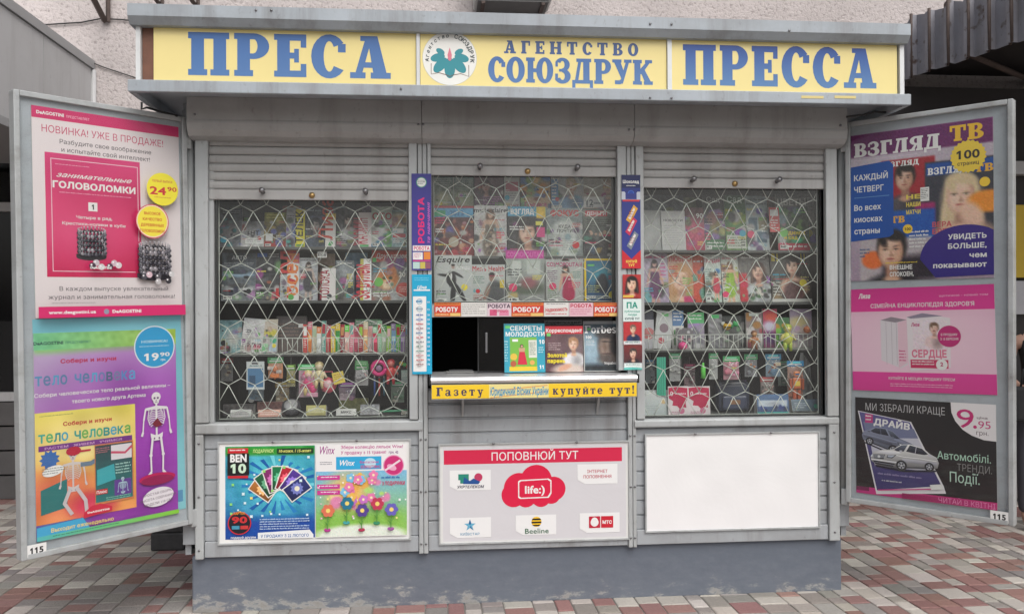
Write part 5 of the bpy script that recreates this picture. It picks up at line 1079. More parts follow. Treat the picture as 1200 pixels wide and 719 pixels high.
mag('grey business magazine with a mans face in profile light on the counter', (684.5, 376, 727, 435), 'CT', .03, [('g', (70, 92, 104), (120, 140, 150)), ('e', .18, .55, .25, .3, (150, 176, 190), .6), ('e', .74, .5, .26, .36, (84, 76, 72), .15), ('e', .70, .52, .2, .25, (136, 116, 104), .2), ('e', .70, .26, .26, .09, (56, 50, 48), .3), ('e', .86, .5, .1, .3, (50, 46, 46), .4), ('e', .60, .41, .07, .014, (44, 40, 40), .5), ('e', .78, .42, .06, .014, (44, 40, 40), .5), ('e', .58, .53, .03, .07, (120, 98, 86), .5), ('e', .63, .65, .1, .016, (80, 60, 56), .5), ('e', .68, .76, .2, .1, (90, 80, 76), .4), ('r', 0, .86, 1, 1, (36, 42, 46), .1), ('n', 4, 7), ('R', 0, 0, 1, .06, (196, 200, 198)), T('Forbes', .04, .24, .15, W_, sl=True, gap=.05, fw=.86), T('100', .06, .35, .06, W_, bold=.03), ('L', .06, .38, .3, .5, 4, (210, 214, 214)), T('Україна', .55, .86, .05, W_, bold=.01), ('R', .1, .14, .2, .18, (110, 200, 110)), ('F', 0, 0, 1, 1, .012, (206, 206, 200))], G, lean=6)
solid('clipboard', 'grey folded paper lying on the counter inside the dark hatch', 'paper', None, 539, 434, .1, lambda b: (b.box(-.075, .075, -.04, .03, .0, .008, (120, 120, 118)), b.box(-.06, .07, -.03, .028, .0085, .014, (96, 96, 98))), z=SHELF['CT'])

# --- right window
G = 'magazines on the top shelf of the right window'
mag('grey blue magazine leaning high behind the white papers, right window', (752, 228, 803, 292), 'R1', .26, [('g', (96, 104, 112), (120, 126, 130)), ('n', 2, 18), ('e', .3, .2, .2, .1, (150, 158, 164), .5)], G)
mag('plain pale sheet of paper at the left end of the top shelf, right window', (752.5, 246, 777, 292), 'R1', .19, [('g', (196, 198, 196), (170, 172, 172)), ('n', 1.5, 10)], G, name='paper_sheet', cat='paper', th=.002)
mag('white newspaper with one line of dark title on the top shelf, right window', (776, 247, 804, 292), 'R1', .18, [('g', (214, 214, 212), (196, 196, 194)), T('НОВОСТИ', .5, .27, .06, (70, 70, 70), al='c', bold=.03, fw=.8), ('L', .1, .36, .9, .9, 9, (176, 176, 176))], G, name='newspaper', cat='newspaper', th=.003)
mag('crimson and pink magazine on the top shelf of the right window', (804, 243, 826, 292), 'R1', .2, [('g', (110, 70, 76), (186, 40, 80)), ('e', .5, .6, .3, .3, (200, 70, 110), .4), ('n', 3, 14), T('90', .6, .25, .12, W_, bold=.02)], G)
mag('violet garden magazine with dark title strip on the top shelf, right window', (826, 228, 851, 292), 'R1', .22, [('g', (56, 60, 64), (70, 70, 60)), ('b', 24, (0, .3, 1, .75), (.03, .08), [(130, 100, 160), (90, 70, 120), (110, 130, 90), (160, 130, 180)]), T('Сад', .5, .13, .1, (190, 196, 196), al='c', bold=.02), ('R', .05, .8, .95, .98, (56, 120, 70)), ('L', .1, .84, .9, .96, 2, W_)], G)
mag('green garden magazine with a white title on the top shelf, right window', (851, 228, 876, 292), 'R1', .22, [('g', (70, 110, 84), (90, 140, 60)), ('b', 24, (0, .3, 1, .8), (.03, .09), [(130, 160, 50), (90, 150, 70), (170, 180, 70), (60, 100, 60)]), T('Сад', .5, .13, .11, (196, 220, 206), al='c', bold=.03), ('R', .05, .72, .95, .96, (206, 210, 196)), ('L', .1, .75, .9, .94, 4, (110, 130, 100))], G)
mag('pale blue home magazine with small room photos on the top shelf, right window', (876, 229, 902, 292), 'R1', .22, [('g', (150, 170, 176), (196, 204, 204)), ('r', .1, .4, .5, .62, (70, 100, 120), .03), ('r', .55, .4, .95, .62, (150, 140, 110), .03), ('r', .45, .66, .9, .85, (56, 90, 110), .03), ('L', .05, .05, .95, .2, 2, (96, 106, 110)), ('n', 3, 10)], G)
mag('small red and white leaflet on the top shelf, right window', (902, 243, 914, 272), None, .2, [('R', 0, 0, 1, 1, (206, 66, 66)), ('R', .1, .1, .9, .35, W_), ('L', .1, .5, .9, .9, 4, W_)], G, name='leaflet', cat='leaflet')
mag('flower magazine with yellow headline and red foot band, right window top shelf', (912, 227, 949, 292), 'R1', .2, [('g', (60, 66, 66), (70, 110, 66)), ('b', 40, (0, .25, 1, .8), (.025, .06), [(70, 120, 60), (50, 90, 50), (200, 110, 130), (110, 150, 80), (40, 60, 44)]), ('R', .0, .06, 1, .22, (120, 124, 124)), T('ЦВЕТЫ', .5, .2, .12, (206, 208, 206), al='c', bold=.04, fw=.9), T('Будинок', .12, .72, .08, (240, 210, 30), bold=.03), T('и сад', .2, .8, .07, (240, 210, 30), bold=.03), ('R', 0, .87, 1, 1, (190, 50, 74)), ('L', .06, .9, .94, .98, 1, W_)], G)
for a, c, t_, lab, sp_ in ((796, 818, 231, 'half hidden olive magazine behind the crimson one, right window top shelf', [('g', (110, 120, 80), (90, 96, 76)), ('n', 3, 20)]),
      (893, 916, 230, 'half hidden brown magazine behind the small red leaflet, right window top shelf', [('g', (130, 104, 90), (96, 84, 80)), ('n', 3, 24)]),
      (946, 963, 231, 'half hidden grey magazine at the right end of the top shelf, right window', [('g', (130, 134, 136), (90, 94, 96)), ('n', 3, 24)])):
    mag(lab, (a, t_, c, 292), 'R1', .29, sp_, G)
G = 'magazines on the second shelf of the right window'
mag('lilac knitting magazine with a woman in a plum dress, left on the second shelf', (753, 296, 784, 353), 'R2', .18, [('g', (190, 176, 196), (176, 160, 186)), ('n', 2, 10)]+figure(.5, .15, 1.0, (96, 40, 90), (206, 160, 150), (50, 34, 40))+[('L', .04, .06, .96, .16, 1, (214, 70, 130)), ('L', .7, .2, .96, .5, 4, (206, 80, 140))], G)
mag('beauty magazine with a blonde woman face close up, second shelf, right window', (784, 298, 813, 353), 'R2', .18, [('g', (200, 160, 140), (206, 170, 140))]+face(.5, .5, .24, (232, 190, 162), (190, 140, 90), (196, 160, 120))+[T('ЛЮБЛЮ', .5, .15, .11, (206, 50, 60), al='c', bold=.03, fw=.9), ('r', .6, .88, 1, 1, (206, 40, 110), .05)], G)
mag('orange red magazine back between the blonde cover and the white ones', (813, 299, 827, 353), 'R2', .2, [('g', (214, 90, 60), (206, 74, 50)), ('L', .1, .1, .9, .2, 1, W_)], G)
mag('white slimming magazine with pink number and small figures, second shelf, right window', (827, 298, 846, 353), 'R2', .18, [('g', (206, 214, 208), (190, 206, 196)), T('Похудей', .5, .17, .1, (200, 50, 100), al='c', bold=.03, fw=.94)]+figure(.7, .35, .6, (200, 60, 80))+[('L', .05, .3, .45, .6, 6, (80, 130, 120)), ('L', .05, .7, .5, .95, 4, (90, 110, 110))], G)
mag('white magazine with a woman in lime green, second shelf, right window', (847, 298, 867, 353), 'R2', .18, [('g', (210, 214, 206), (196, 206, 190))]+figure(.5, .16, .95, (150, 190, 60), SKIN, (120, 80, 50))+[('L', .05, .06, .95, .13, 1, (206, 90, 120)), ('L', .04, .4, .25, .8, 6, (120, 130, 120))], G)
mag('magazine with a red left edge and a laughing woman, second shelf, right window', (867, 298, 904, 353), 'R2', .18, [('g', (120, 116, 112), (90, 90, 84))]+face(.62, .36, .16, (220, 172, 148), (70, 44, 36), (200, 204, 206))+[('r', 0, .4, .26, 1, (196, 40, 54), .06), ('b', 14, (.3, .7, 1, 1), (.03, .06), [(70, 110, 70), (206, 200, 190), (60, 60, 60)]), ('L', .1, .05, .9, .12, 1, W_)], G)
mag('dark magazine with a bare shouldered brunette and yellow letters, right end of the second shelf', (905, 294, 951, 353), 'R2', .18, [('g', (84, 82, 74), (70, 66, 62))]+face(.55, .3, .15, (226, 186, 162), (46, 34, 30), (216, 176, 152))+[('e', .55, .82, .2, .22, (96, 60, 60), .2), ('R', .03, .03, .12, .2, (226, 206, 50)), ('R', .16, .03, .2, .2, (226, 206, 50)), ('R', .78, .02, .8, .2, (226, 206, 50)), ('R', .86, .02, .88, .2, (226, 206, 50)), ('L', .04, .6, .25, .9, 5, (200, 200, 190)), ('L', .75, .5, .97, .8, 5, (206, 200, 120)), ('R', 0, .94, 1, 1, (206, 206, 200))], G)
G = 'toy and stationery packs in the wire basket of the right window'
def pk(label, rc, spec, name='toy_pack', cat='pack', lean=4, roll=0, Y=.2, sh='R3', th=.012): return mag(label, rc, sh, Y, spec, G, name, cat, lean=lean, roll=roll, th=th)
pk('black topped white pack at the left end of the right window basket', (753, 363, 766, 408), [('R', 0, 0, 1, .25, (50, 54, 70)), ('R', 0, .25, 1, 1, (190, 190, 196)), ('C', .5, .6, .15, (200, 120, 120))])
pk('white tilted pack with a round emblem in the right window basket', (765, 364, 785, 408), [('R', 0, 0, 1, 1, (206, 208, 208)), ('C', .5, .45, .12, (140, 120, 130)), ('R', .3, .06, .7, .14, (120, 210, 130)), ('C', .4, .78, .08, (200, 90, 100))], roll=-7)
pk('blue and white pack in the right window basket', (788, 364, 801, 408), [('R', 0, 0, 1, .4, (90, 130, 176)), ('L', .1, .05, .9, .3, 3, W_), ('R', .1, .5, .9, .9, (110, 160, 110))])
pk('green topped clear pack with lilac pieces in the right window basket', (806, 366, 825, 408), [('R', 0, 0, 1, .3, (96, 190, 120)), ('L', .1, .06, .9, .24, 2, W_), ('g', (170, 150, 190), (150, 150, 150)), ('b', 12, (0, .3, 1, 1), (.06, .12), [(170, 140, 200), (120, 120, 130), (206, 206, 206)])])
pk('grey clear pack with a green label in the middle of the right window basket', (830, 368, 846, 408), [('g', (150, 150, 152), (120, 120, 124)), ('n', 3, 20), ('R', .2, .02, .8, .12, (90, 200, 120))])
solid('toy_bee', 'yellow and black toy bee in the right window basket', 'toy', G, 852, 382, .18, lambda b: (b.ell((0, 0, 0), (.024, .018, .022), (226, 180, 40)), b.ell((0, -.006, .022), (.014, .012, .012), (40, 34, 30)), b.ell((-.02, .004, .014), (.014, .004, .012), (210, 210, 200)), b.ell((.02, .004, .014), (.014, .004, .012), (210, 210, 200)), b.tube([(-.018, -.012, -.004), (0, -.02, -.006), (.018, -.012, -.004)], .004, 6, (40, 34, 30))))
solid('toy_frog', 'small green toy frog beside the toy bee', 'toy', G, 862, 380, .18, lambda b: (b.ell((0, 0, 0), (.018, .014, .014), (50, 170, 90)), b.ell((-.009, -.006, .013), (.007, .006, .007), (90, 200, 120)), b.ell((.009, -.006, .013), (.007, .006, .007), (90, 200, 120)), b.tube([(-.014, 0, -.004), (-.026, -.006, -.02)], .005, 6, (40, 150, 80)), b.tube([(.014, 0, -.004), (.026, -.006, -.02)], .005, 6, (40, 150, 80))))
pk('dark pack with mixed small toys behind the frog, right window basket', (846, 370, 872, 408), [('g', (80, 84, 84), (110, 110, 108)), ('b', 18, (0, .2, 1, 1), (.04, .1), [(150, 150, 150), (60, 66, 70), (120, 160, 120), (190, 190, 186)])], Y=.25)
pk('rust red and grey toy pack right of the frog, right window basket', (874, 366, 893, 408), [('g', (130, 110, 112), (150, 150, 150)), ('b', 16, (0, .1, 1, .9), (.05, .12), [(160, 70, 80), (120, 120, 124), (206, 200, 200), (170, 120, 60)]), ('R', .2, .02, .8, .1, (200, 210, 206))])
pk('magenta doll pack with a red flower top in the right window basket', (894, 362, 911, 408), [('g', (196, 50, 90), (120, 40, 90)), ('e', .6, .2, .2, .12, (220, 90, 70), .4), ('e', .45, .45, .18, .14, (206, 200, 220), .4), ('e', .5, .75, .2, .16, (90, 50, 110), .4)])
pk('leafy green pack with a lime fringe in the right window basket', (909, 372, 925, 408), [('g', (60, 120, 70), (110, 170, 90)), ('b', 14, (0, .2, 1, 1), (.05, .12), [(140, 210, 90), (50, 110, 70), (206, 150, 60)])])
solid('toy_figure', 'yellow green toy figure leaning out of the right window basket', 'toy', G, 923, 396, .12, lambda b: doll(b, (200, 206, 90), (214, 200, 120), (170, 190, 70), 1.05))
pk('lilac and cream pack near the right end of the basket, right window', (926, 362, 951, 408), [('g', (190, 170, 200), (190, 180, 180)), ('e', .4, .35, .25, .15, (220, 206, 150), .4), ('b', 10, (0, .4, 1, 1), (.05, .1), [(200, 170, 200), (150, 140, 150), (220, 200, 190)])])
solid('toy_ball', 'orange toy ball at the right end of the right window basket', 'toy', G, 946, 386, .15, lambda b: (b.ell((0, 0, 0), (.022, .02, .022), (206, 120, 70), 18, 12), b.tube([(.0222*cos(a*pi/8), .0202*sin(a*pi/8), 0) for a in range(17)], .002, 5, (150, 80, 50))))
solid('toy_ball', 'hot pink ball hung on the front of the right window basket', 'toy', G, 800, 405, .115, lambda b: (b.ell((0, 0, 0), (.026, .022, .022), (226, 70, 140), 18, 12, wob=.06), b.tube([(0, 0, .02), (0, .004, .05)], .002, 5, (226, 90, 150))))
solid('toy_figure', 'small brown plush figure on the right window basket front', 'toy', G, 884, 399, .12, lambda b: doll(b, (170, 110, 70), (200, 150, 100), (130, 84, 56), .75))
pk('striped grey packet between the pink ball and the lilac pack, right window', (792, 384, 812, 408), [('g', (120, 116, 120), (96, 96, 100)), ('b', 14, (0, 0, 1, 1), (.06, .1), [(190, 150, 160), (80, 80, 90), (200, 200, 200)])], Y=.16)
# right window, lower part
G = 'goods hanging and lying in the lower right window'
mag('long sea green paper fan hanging in the lower right window', (769.5, 418, 780, 463), None, .12, [('R', 0, 0, 1, 1, (70, 180, 150))]+[('R', .12+.2*i, 0, .17+.2*i, 1, (40, 130, 110)) for i in range(4)], G, name='paper_fan', cat='fan', lean=0)
mag('white carton in the left corner of the right window floor', (753, 457, 784, 487), 'R4', .14, [('g', (206, 210, 210), (180, 190, 190)), ('C', .75, .45, .1, (220, 190, 140)), ('L', .1, .6, .6, .85, 3, (170, 180, 180))], G, name='carton', cat='box', th=.03)
for k, (a, c, lb) in enumerate(((783, 806.5, 'left of two white cards with a torn crimson shape, right window floor'), (806.5, 832, 'right of two white cards with a torn crimson shape, right window floor'))):
    mag(lb, (a, 452, c, 486), 'R4', .10, [('R', 0, 0, 1, 1, (226, 216, 218)), ('P', [(.02, .05), (.4, .02), (.96, .06), (.97, .4), (.86, .55), (.9, .72), (.7, .70), (.6, .78), (.44, .66), (.2, .64), (.24, .5), (.04, .4)], (190, 36, 80)), T('0', .1, .32, .16, (236, 220, 226), bold=.02), ('L', .35, .22, .9, .32, 1, (236, 220, 226)), ('L', .1, .84, .6, .95, 2, (180, 100, 130)), ('C', .66, .82, .1, (206, 120, 150))], G, name='phone_card', cat='card', lean=3, th=.006)
solid('toy_bottle', 'lime green toy bottle hanging in the lower right window', 'toy', G, 824, 435, .16, lambda b: (b.tube([(0, 0, -.04), (0, 0, .02), (0, 0, .03), (0, 0, .05)], [.014, .014, .007, .006], 12, (110, 220, 90)), hook(b, .05, .1)))
toybag('clear bag with white trinkets hanging left of the lime bottle', G, 791, 433, .18, .07, .13, (80, 170, 110), [(176, 178, 176), (206, 206, 200), (130, 132, 130)], seed=7)
toybag('clear bag of white plastic parts right of the lime bottle', G, 836, 432, .18, .055, .12, (80, 190, 110), [(196, 200, 196), (160, 166, 164), (220, 220, 216)], seed=8)
toybag('bag of pink and yellow beads hanging in the lower right window', G, 857, 434, .18, .1, .105, (80, 190, 110), [(220, 130, 150), (216, 196, 90), (120, 196, 140), (230, 150, 180), (196, 90, 90)], seed=9)
toybag('bag with a small green label right of the beads, lower right window', G, 880, 431, .2, .08, .1, (80, 190, 120), [(120, 124, 130), (90, 96, 110), (170, 170, 176), (196, 120, 60)], seed=10)
toybag('blue and brown toy bag hanging left of the orange robot', G, 906, 431, .18, .095, .1, (70, 150, 190), [(90, 130, 160), (160, 90, 66), (70, 150, 190), (206, 190, 160)], seed=11)
toybag('bag with a tall orange toy robot hanging in the lower right window', G, 932, 449, .16, .1, .2, (60, 140, 190), [(190, 120, 90), (150, 100, 84)], lambda b: (b.box(-.026, .026, -.03, -.004, -.03, .035, (214, 120, 76), bev=.008), b.box(-.018, .018, -.028, -.006, .04, .072, (226, 140, 90), bev=.007), b.box(-.012, .012, -.031, -.029, .052, .06, (60, 120, 170)), b.box(-.044, -.029, -.026, -.008, -.035, .03, (180, 90, 60), bev=.004), b.box(.029, .044, -.026, -.008, -.035, .03, (180, 90, 60), bev=.004), b.box(-.024, -.004, -.028, -.006, -.09, -.034, (190, 96, 66), bev=.005), b.box(.004, .024, -.028, -.006, -.09, -.034, (190, 96, 66), bev=.005), b.box(-.014, .014, -.033, -.0305, -.012, .016, (240, 210, 90))), 13)
mag('blue and white model car box on the floor of the right window', (884, 462, 921, 485), 'R4', .13, [('g', (90, 120, 160), (60, 80, 116)), ('r', .05, .3, .95, .62, (190, 200, 210), .05), ('e', .5, .5, .4, .1, (170, 176, 186), .3), ('b', 10, (.1, .62, .9, .95), (.05, .12), [(56, 70, 130), (150, 160, 190), (40, 50, 80)]), ('R', 0, .9, 1, 1, (60, 160, 150))], G, name='model_car_box', cat='box', th=.05)
solid('bag', 'dark navy bag lying on the right window floor behind the crimson cards', 'bag', G, 858, 462, .28, lambda b: (b.box(-.10, .10, -.04, .05, -.10, .085, (62, 68, 86), bev=.03), b.box(-.075, .075, -.052, -.04, -.08, .0, (78, 84, 106), bev=.01), b.tube([(-.09, -.03, .05), (-.04, -.05, .075), (.04, -.05, .075), (.09, -.03, .05)], .004, 6, (150, 150, 156)), b.tube([(-.05, 0, .08), (-.035, 0, .12), (.035, 0, .12), (.05, 0, .08)], .008, 7, (46, 50, 66)), b.box(-.03, .03, -.055, -.0525, -.05, -.025, (150, 110, 80))), z=SHELF['R4']+.10)
toybag('smoky grey bag between the navy bag and the orange robot', G, 899, 456, .2, .085, .09, (150, 60, 60), [(110, 92, 84), (160, 130, 120), (90, 84, 84)], seed=12)
lowbox('low teal carton at the right end of the right window floor', (925, 470, 958, 486), .15, [('g', (90, 110, 130), (70, 90, 100)), ('C', .85, .6, .2, (60, 160, 130)), ('L', .1, .3, .6, .8, 3, (170, 180, 190))], G)
for i, (x, y, w_, h, hd, cs, lab) in enumerate(((762, 438, .06, .11, (60, 110, 150), [(150, 170, 180), (110, 120, 130), (206, 200, 190)], 'dim bag with a blue header at the left end of the lower right window'),
      (808, 442, .07, .1, (150, 60, 90), [(190, 140, 150), (140, 100, 110), (206, 200, 196)], 'dim bag with a crimson header behind the lime bottle'),
      (846, 462, .08, .08, (170, 140, 60), [(170, 150, 100), (130, 120, 100), (200, 190, 170)], 'dim bag with an ochre header below the bag of beads'),
      (868, 460, .07, .09, (90, 60, 120), [(140, 120, 160), (110, 100, 120), (190, 180, 190)], 'dim bag with a violet header right of the navy bag'),
      (918, 440, .07, .12, (60, 130, 90), [(130, 160, 140), (100, 120, 110), (196, 196, 186)], 'dim bag with a green header just left of the orange robot'))):
    toybag(lab, G, x, y, .32, w_, h, hd, cs, seed=50+i)
for i in range(7):
    mag('leaning grey magazine in the fan at the right side of the right window', (928+3.6*i, 412+2*i, 931+3.6*i, 480), None, .2+.012*i, [('g', (150, 152, 152), (110, 112, 114)), ('n', 2, 22)], 'grey magazines fanned at the right side of the right window', lean=2, roll=-9+2*i, th=.004, yaw=-14)

# ================================================================== stickers beside the hatch
def flat(label, cat, name, rc, Y, spec, m='print', th=.0025, base=(236, 236, 234), group=None):
    """a board flat against the front: rc gives four corners or a box in the photograph"""
    xa, ya, xb, yb = rc; X0 = P(xa, (ya+yb)/2, Y)[0]; X1 = P(xb, (ya+yb)/2, Y)[0]; xm = (xa+xb)/2
    z0, z1 = P(xm, yb, Y)[1], P(xm, ya, Y)[1]; _seed[0] += 1
    p = Print(X1-X0, z1-z0, th, base, _seed[0]); draw(p, spec, _seed[0]) if not callable(spec) else spec(p)
    return p.obj(name, Matrix.Translation(((X0+X1)/2, Y, z0)) @ Matrix.Rotation(rad(90), 4, 'X'), label, cat, group, m)
def job(p):
    p.rect(0, 0, 1, 1, (58, 56, 140), (70, 60, 150)); p.circ(.5, .09, .055, (70, 150, 130)); p.circ(.5, .09, .046, (232, 236, 232)); p.lines(.3, .065, .7, .115, 3, (60, 70, 90))
    p.text('РОБОТА', .64, .72, .065, (226, 40, 120), rot=90, bold=.05, fw=2.35); p.text('та навчання', .93, .72, .032, (216, 110, 200), rot=90, bold=.01, shear=.3, fw=2.1)
    p.rect(.05, .745, .95, .80, W_); p.text('РОБОТА', .5, .792, .04, (206, 50, 110), al='c', bold=.04, fw=.8); p.rect(.05, .815, .55, .89, W_); p.lines(.08, .825, .5, .88, 3, (200, 90, 140)); p.rect(.6, .81, .95, .89, (230, 140, 60))
    p.rect(.05, .895, .95, .91, (206, 60, 140)); p.rect(.05, .915, .4, .985, (190, 220, 214)); p.rect(.42, .915, .68, .985, (206, 190, 90)); p.rect(.7, .915, .95, .985, (150, 90, 110))
flat('tall violet jobs sticker with pink upright lettering, left of the service window', 'sticker', 'sticker', (482.5, 203.5, 505.5, 316.5), -.041, job)
def tar(p):
    p.rect(0, 0, 1, 1, (24, 170, 212)); p.lines(.12, .03, .88, .07, 2, (120, 210, 236)); p.text('Ціна', .5, .145, .035, W_, al='c', shear=.3, bold=.03); p.rect(.08, .15, .92, .165, W_)
    p.rect(.05, .22, .72, .975, W_)
    cs = [(30, 130, 180), (150, 160, 170), (30, 90, 170), (40, 110, 190), (206, 60, 70), (150, 60, 90), (60, 120, 170), (200, 60, 80), (110, 120, 130), (80, 130, 110), (90, 150, 130), (190, 60, 70), (200, 70, 60), (140, 60, 60)]
    v = .235
    for i, c in enumerate(cs):
        d = .075 if i < 2 else .045
        p.circ(.38, v+d*.5, d*.36, (206, 226, 234) if i < 2 else (232, 232, 234), 24, sy=.8)
        p.ring(.38, v+d*.5, d*.33, d*.38, c, 24); p.text('VISTA' if False else '—'*3, .38, v+d*.62, d*.03+.004, c, al='c', bold=.05); p.lines(.2, v+d*.3, .6, v+d*.7, 1, c, .7)
        p.text('%d' % (10+5*i), .77, v+d*.7, .02, W_, bold=.02); v += d
flat('tall cyan price list of phone cards, left of the hatch', 'sticker', 'price_list', (483, 321.5, 506, 438), -.041, tar)
def choc(p):
    p.rect(0, 0, 1, 1, (40, 54, 130), (52, 62, 150)); p.rect(0, 0, 1, .14, (26, 36, 90)); p.text('Шоколад', .5, .09, .035, W_, al='c', bold=.04, fw=.86); p.lines(.25, .11, .75, .13, 1, W_)
    p.ring(.5, .2, .028, .034, (70, 120, 220)); p.circ(.5, .2, .026, (30, 70, 170)); p.rect(.05, .265, .95, .285, (206, 40, 60)); p.poly([(0, .18), (.16, .18), (.32, .235), (.68, .235), (.84, .18), (1, .18), (1, .265), (0, .265)], (200, 206, 220)); p.rect(.2, .2, .8, .262, (50, 60, 140))
    for (u, v, c) in ((.52, .42, (226, 170, 60)), (.48, .55, (206, 50, 90)), (.55, .70, (130, 140, 150))):
        p.poly([(u-.3, v+.06), (u+.12, v-.1), (u+.34, v-.06), (u-.06, v+.1)], c); p.poly([(u-.18, v+.04), (u+.12, v-.07), (u+.2, v-.055), (u-.06, v+.06)], (235, 225, 220)); p.lines(u-.14, v-.03, u+.16, v+.04, 3, (150, 60, 60))
    p.poly([(0, .8), (.2, .84), (.5, .90), (.8, .84), (1, .8), (1, 1), (0, 1)], (206, 36, 50)); p.text('КУПУЙ', .5, .94, .028, (240, 220, 90), al='c', bold=.05); p.text('ТУТ', .5, .98, .028, (240, 220, 90), al='c', bold=.05)
flat('tall blue chocolate bar sticker with a red foot, right of the service window', 'sticker', 'sticker', (728.5, 205, 750.5, 314.5), -.041, choc)
GA = 'small notices stuck below the chocolate sticker'
flat('small notice with a dark haired woman on red, below the chocolate sticker', 'sticker', 'sticker', (729.5, 321.5, 751, 349.5), -.041, [('g', (190, 50, 50), (150, 40, 44))]+face(.5, .4, .26, (232, 190, 160), (30, 24, 24), (196, 60, 60))+[('R', .02, .86, .6, .96, (226, 190, 80))], group=GA)
flat('white and sea green notice with large letters below the red woman', 'sticker', 'sticker', (730, 350, 751.5, 376.5), -.041, [('R', 0, 0, 1, 1, (226, 240, 236)), T('ПА', .5, .42, .28, (20, 150, 130), al='c', bold=.05), T('публичные', .5, .6, .1, (40, 160, 140), al='c', fw=.84), T('люди', .5, .74, .1, (40, 160, 140), al='c', fw=.5), T('КУПУЙ ТУТ', .5, .93, .1, (30, 60, 70), al='c', bold=.03, fw=.8)], group=GA)
flat('notice with a man in a dark blue jacket on red', 'sticker', 'sticker', (730.5, 377, 752, 403.5), -.041, [('g', (196, 50, 56), (180, 60, 60))]+face(.52, .32, .16, (226, 184, 156), (120, 100, 84), (40, 56, 96), long=False)+[('r', 0, .84, 1, 1, (226, 230, 230), .02), ('L', .1, .87, .9, .97, 1, (60, 120, 120))], group=GA)
flat('lowest notice with a shouting man over a wavy green foot', 'sticker', 'sticker', (731, 404, 752.5, 433), -.041, [('g', (130, 50, 50), (60, 50, 56))]+face(.5, .34, .17, (226, 180, 156), (70, 60, 56), (40, 40, 50), long=False, lips=(120, 20, 30))+[('r', 0, .72, 1, 1, (226, 236, 234), .02), ('e', .4, .98, .5, .08, (90, 190, 180), .2), ('L', .12, .77, .88, .84, 1, (60, 120, 110))], group=GA)
# yellow strip on the counter front
def strip(p):
    p.rect(0, 0, 1, 1, (250, 212, 44), (246, 204, 40)); u = .02
    p.text('Газету', .022, .80, .62, (70, 60, 90), sl=True, gap=.3, fw=.225)
    p.rect(.275, 0, .565, 1, (240, 226, 150)); p.stroke([(.28, .5), (.56, .1)], .06, (226, 150, 80)); p.stroke([(.28, .98), (.56, .55)], .06, (226, 150, 80))
    p.text('Юридичний Вісник України', .28, .82, .62, (70, 150, 190), bold=.03, shear=.2, fw=.285)
    p.text('купуйте', .585, .80, .60, (70, 60, 90), sl=True, gap=.26, fw=.245); p.text('тут!', .865, .80, .60, (70, 60, 90), sl=True, gap=.2, fw=.122)
xa, za_ = P(506, 466, -.1525); xb, _ = P(746, 463, -.1525); zt_ = P(620, 449.5, -.1525)[1]; zb_2 = P(620, 465.5, -.1525)[1]
p = Print(xb-xa, zt_-zb_2, .002, (248, 208, 44)); strip(p)
p.obj('banner', Matrix.Translation(((xa+xb)/2, -.1535, zb_2)) @ Matrix.Rotation(rad(90), 4, 'X'), 'yellow advertising strip with dark spaced letters along the counter front', 'banner', None, 'print')

# ================================================================== posters under the windows
def board(label, corners, fn, Y=-.022, framed=True):
    """poster in a thin frame; corners TL TR BR BL in the photograph"""
    q = [P(a, c, Y) for a, c in corners]; X0 = (q[0][0]+q[3][0])/2; X1 = (q[1][0]+q[2][0])/2; z1 = (q[0][1]+q[1][1])/2; z0 = (q[2][1]+q[3][1])/2
    ang = math.atan2((q[1][1]-q[0][1])+(q[2][1]-q[3][1]), 2*(X1-X0))
    M = Matrix.Translation(((X0+X1)/2, Y+.008, z0)) @ Matrix.Rotation(rad(90), 4, 'X') @ Matrix.Rotation(ang, 4, 'Z')
    p = Print(X1-X0, z1-z0, .006, (226, 226, 224)); fn(p); o = p.obj('poster', M, label, 'poster', 'posters under the kiosk windows', 'poster')
    w_, h = X1-X0, z1-z0; b = MB(); t = .008
    b.box(-w_/2-t, w_/2+t, -t, 0, -.001, .014); b.box(-w_/2-t, w_/2+t, h, h+t, -.001, .014); b.box(-w_/2-t, -w_/2, .0005, h-.0005, -.001, .0135); b.box(w_/2, w_/2+t, .0005, h-.0005, -.001, .0135)
    b.obj('frame', 'alu', o)
    for u in (-.22, .22): b = MB(); b.tube([(u*w_, h+t*.5, .013), (u*w_, h+t*.5, .018)], .007, 8); b.obj('screw', 'steel', o)
    return o
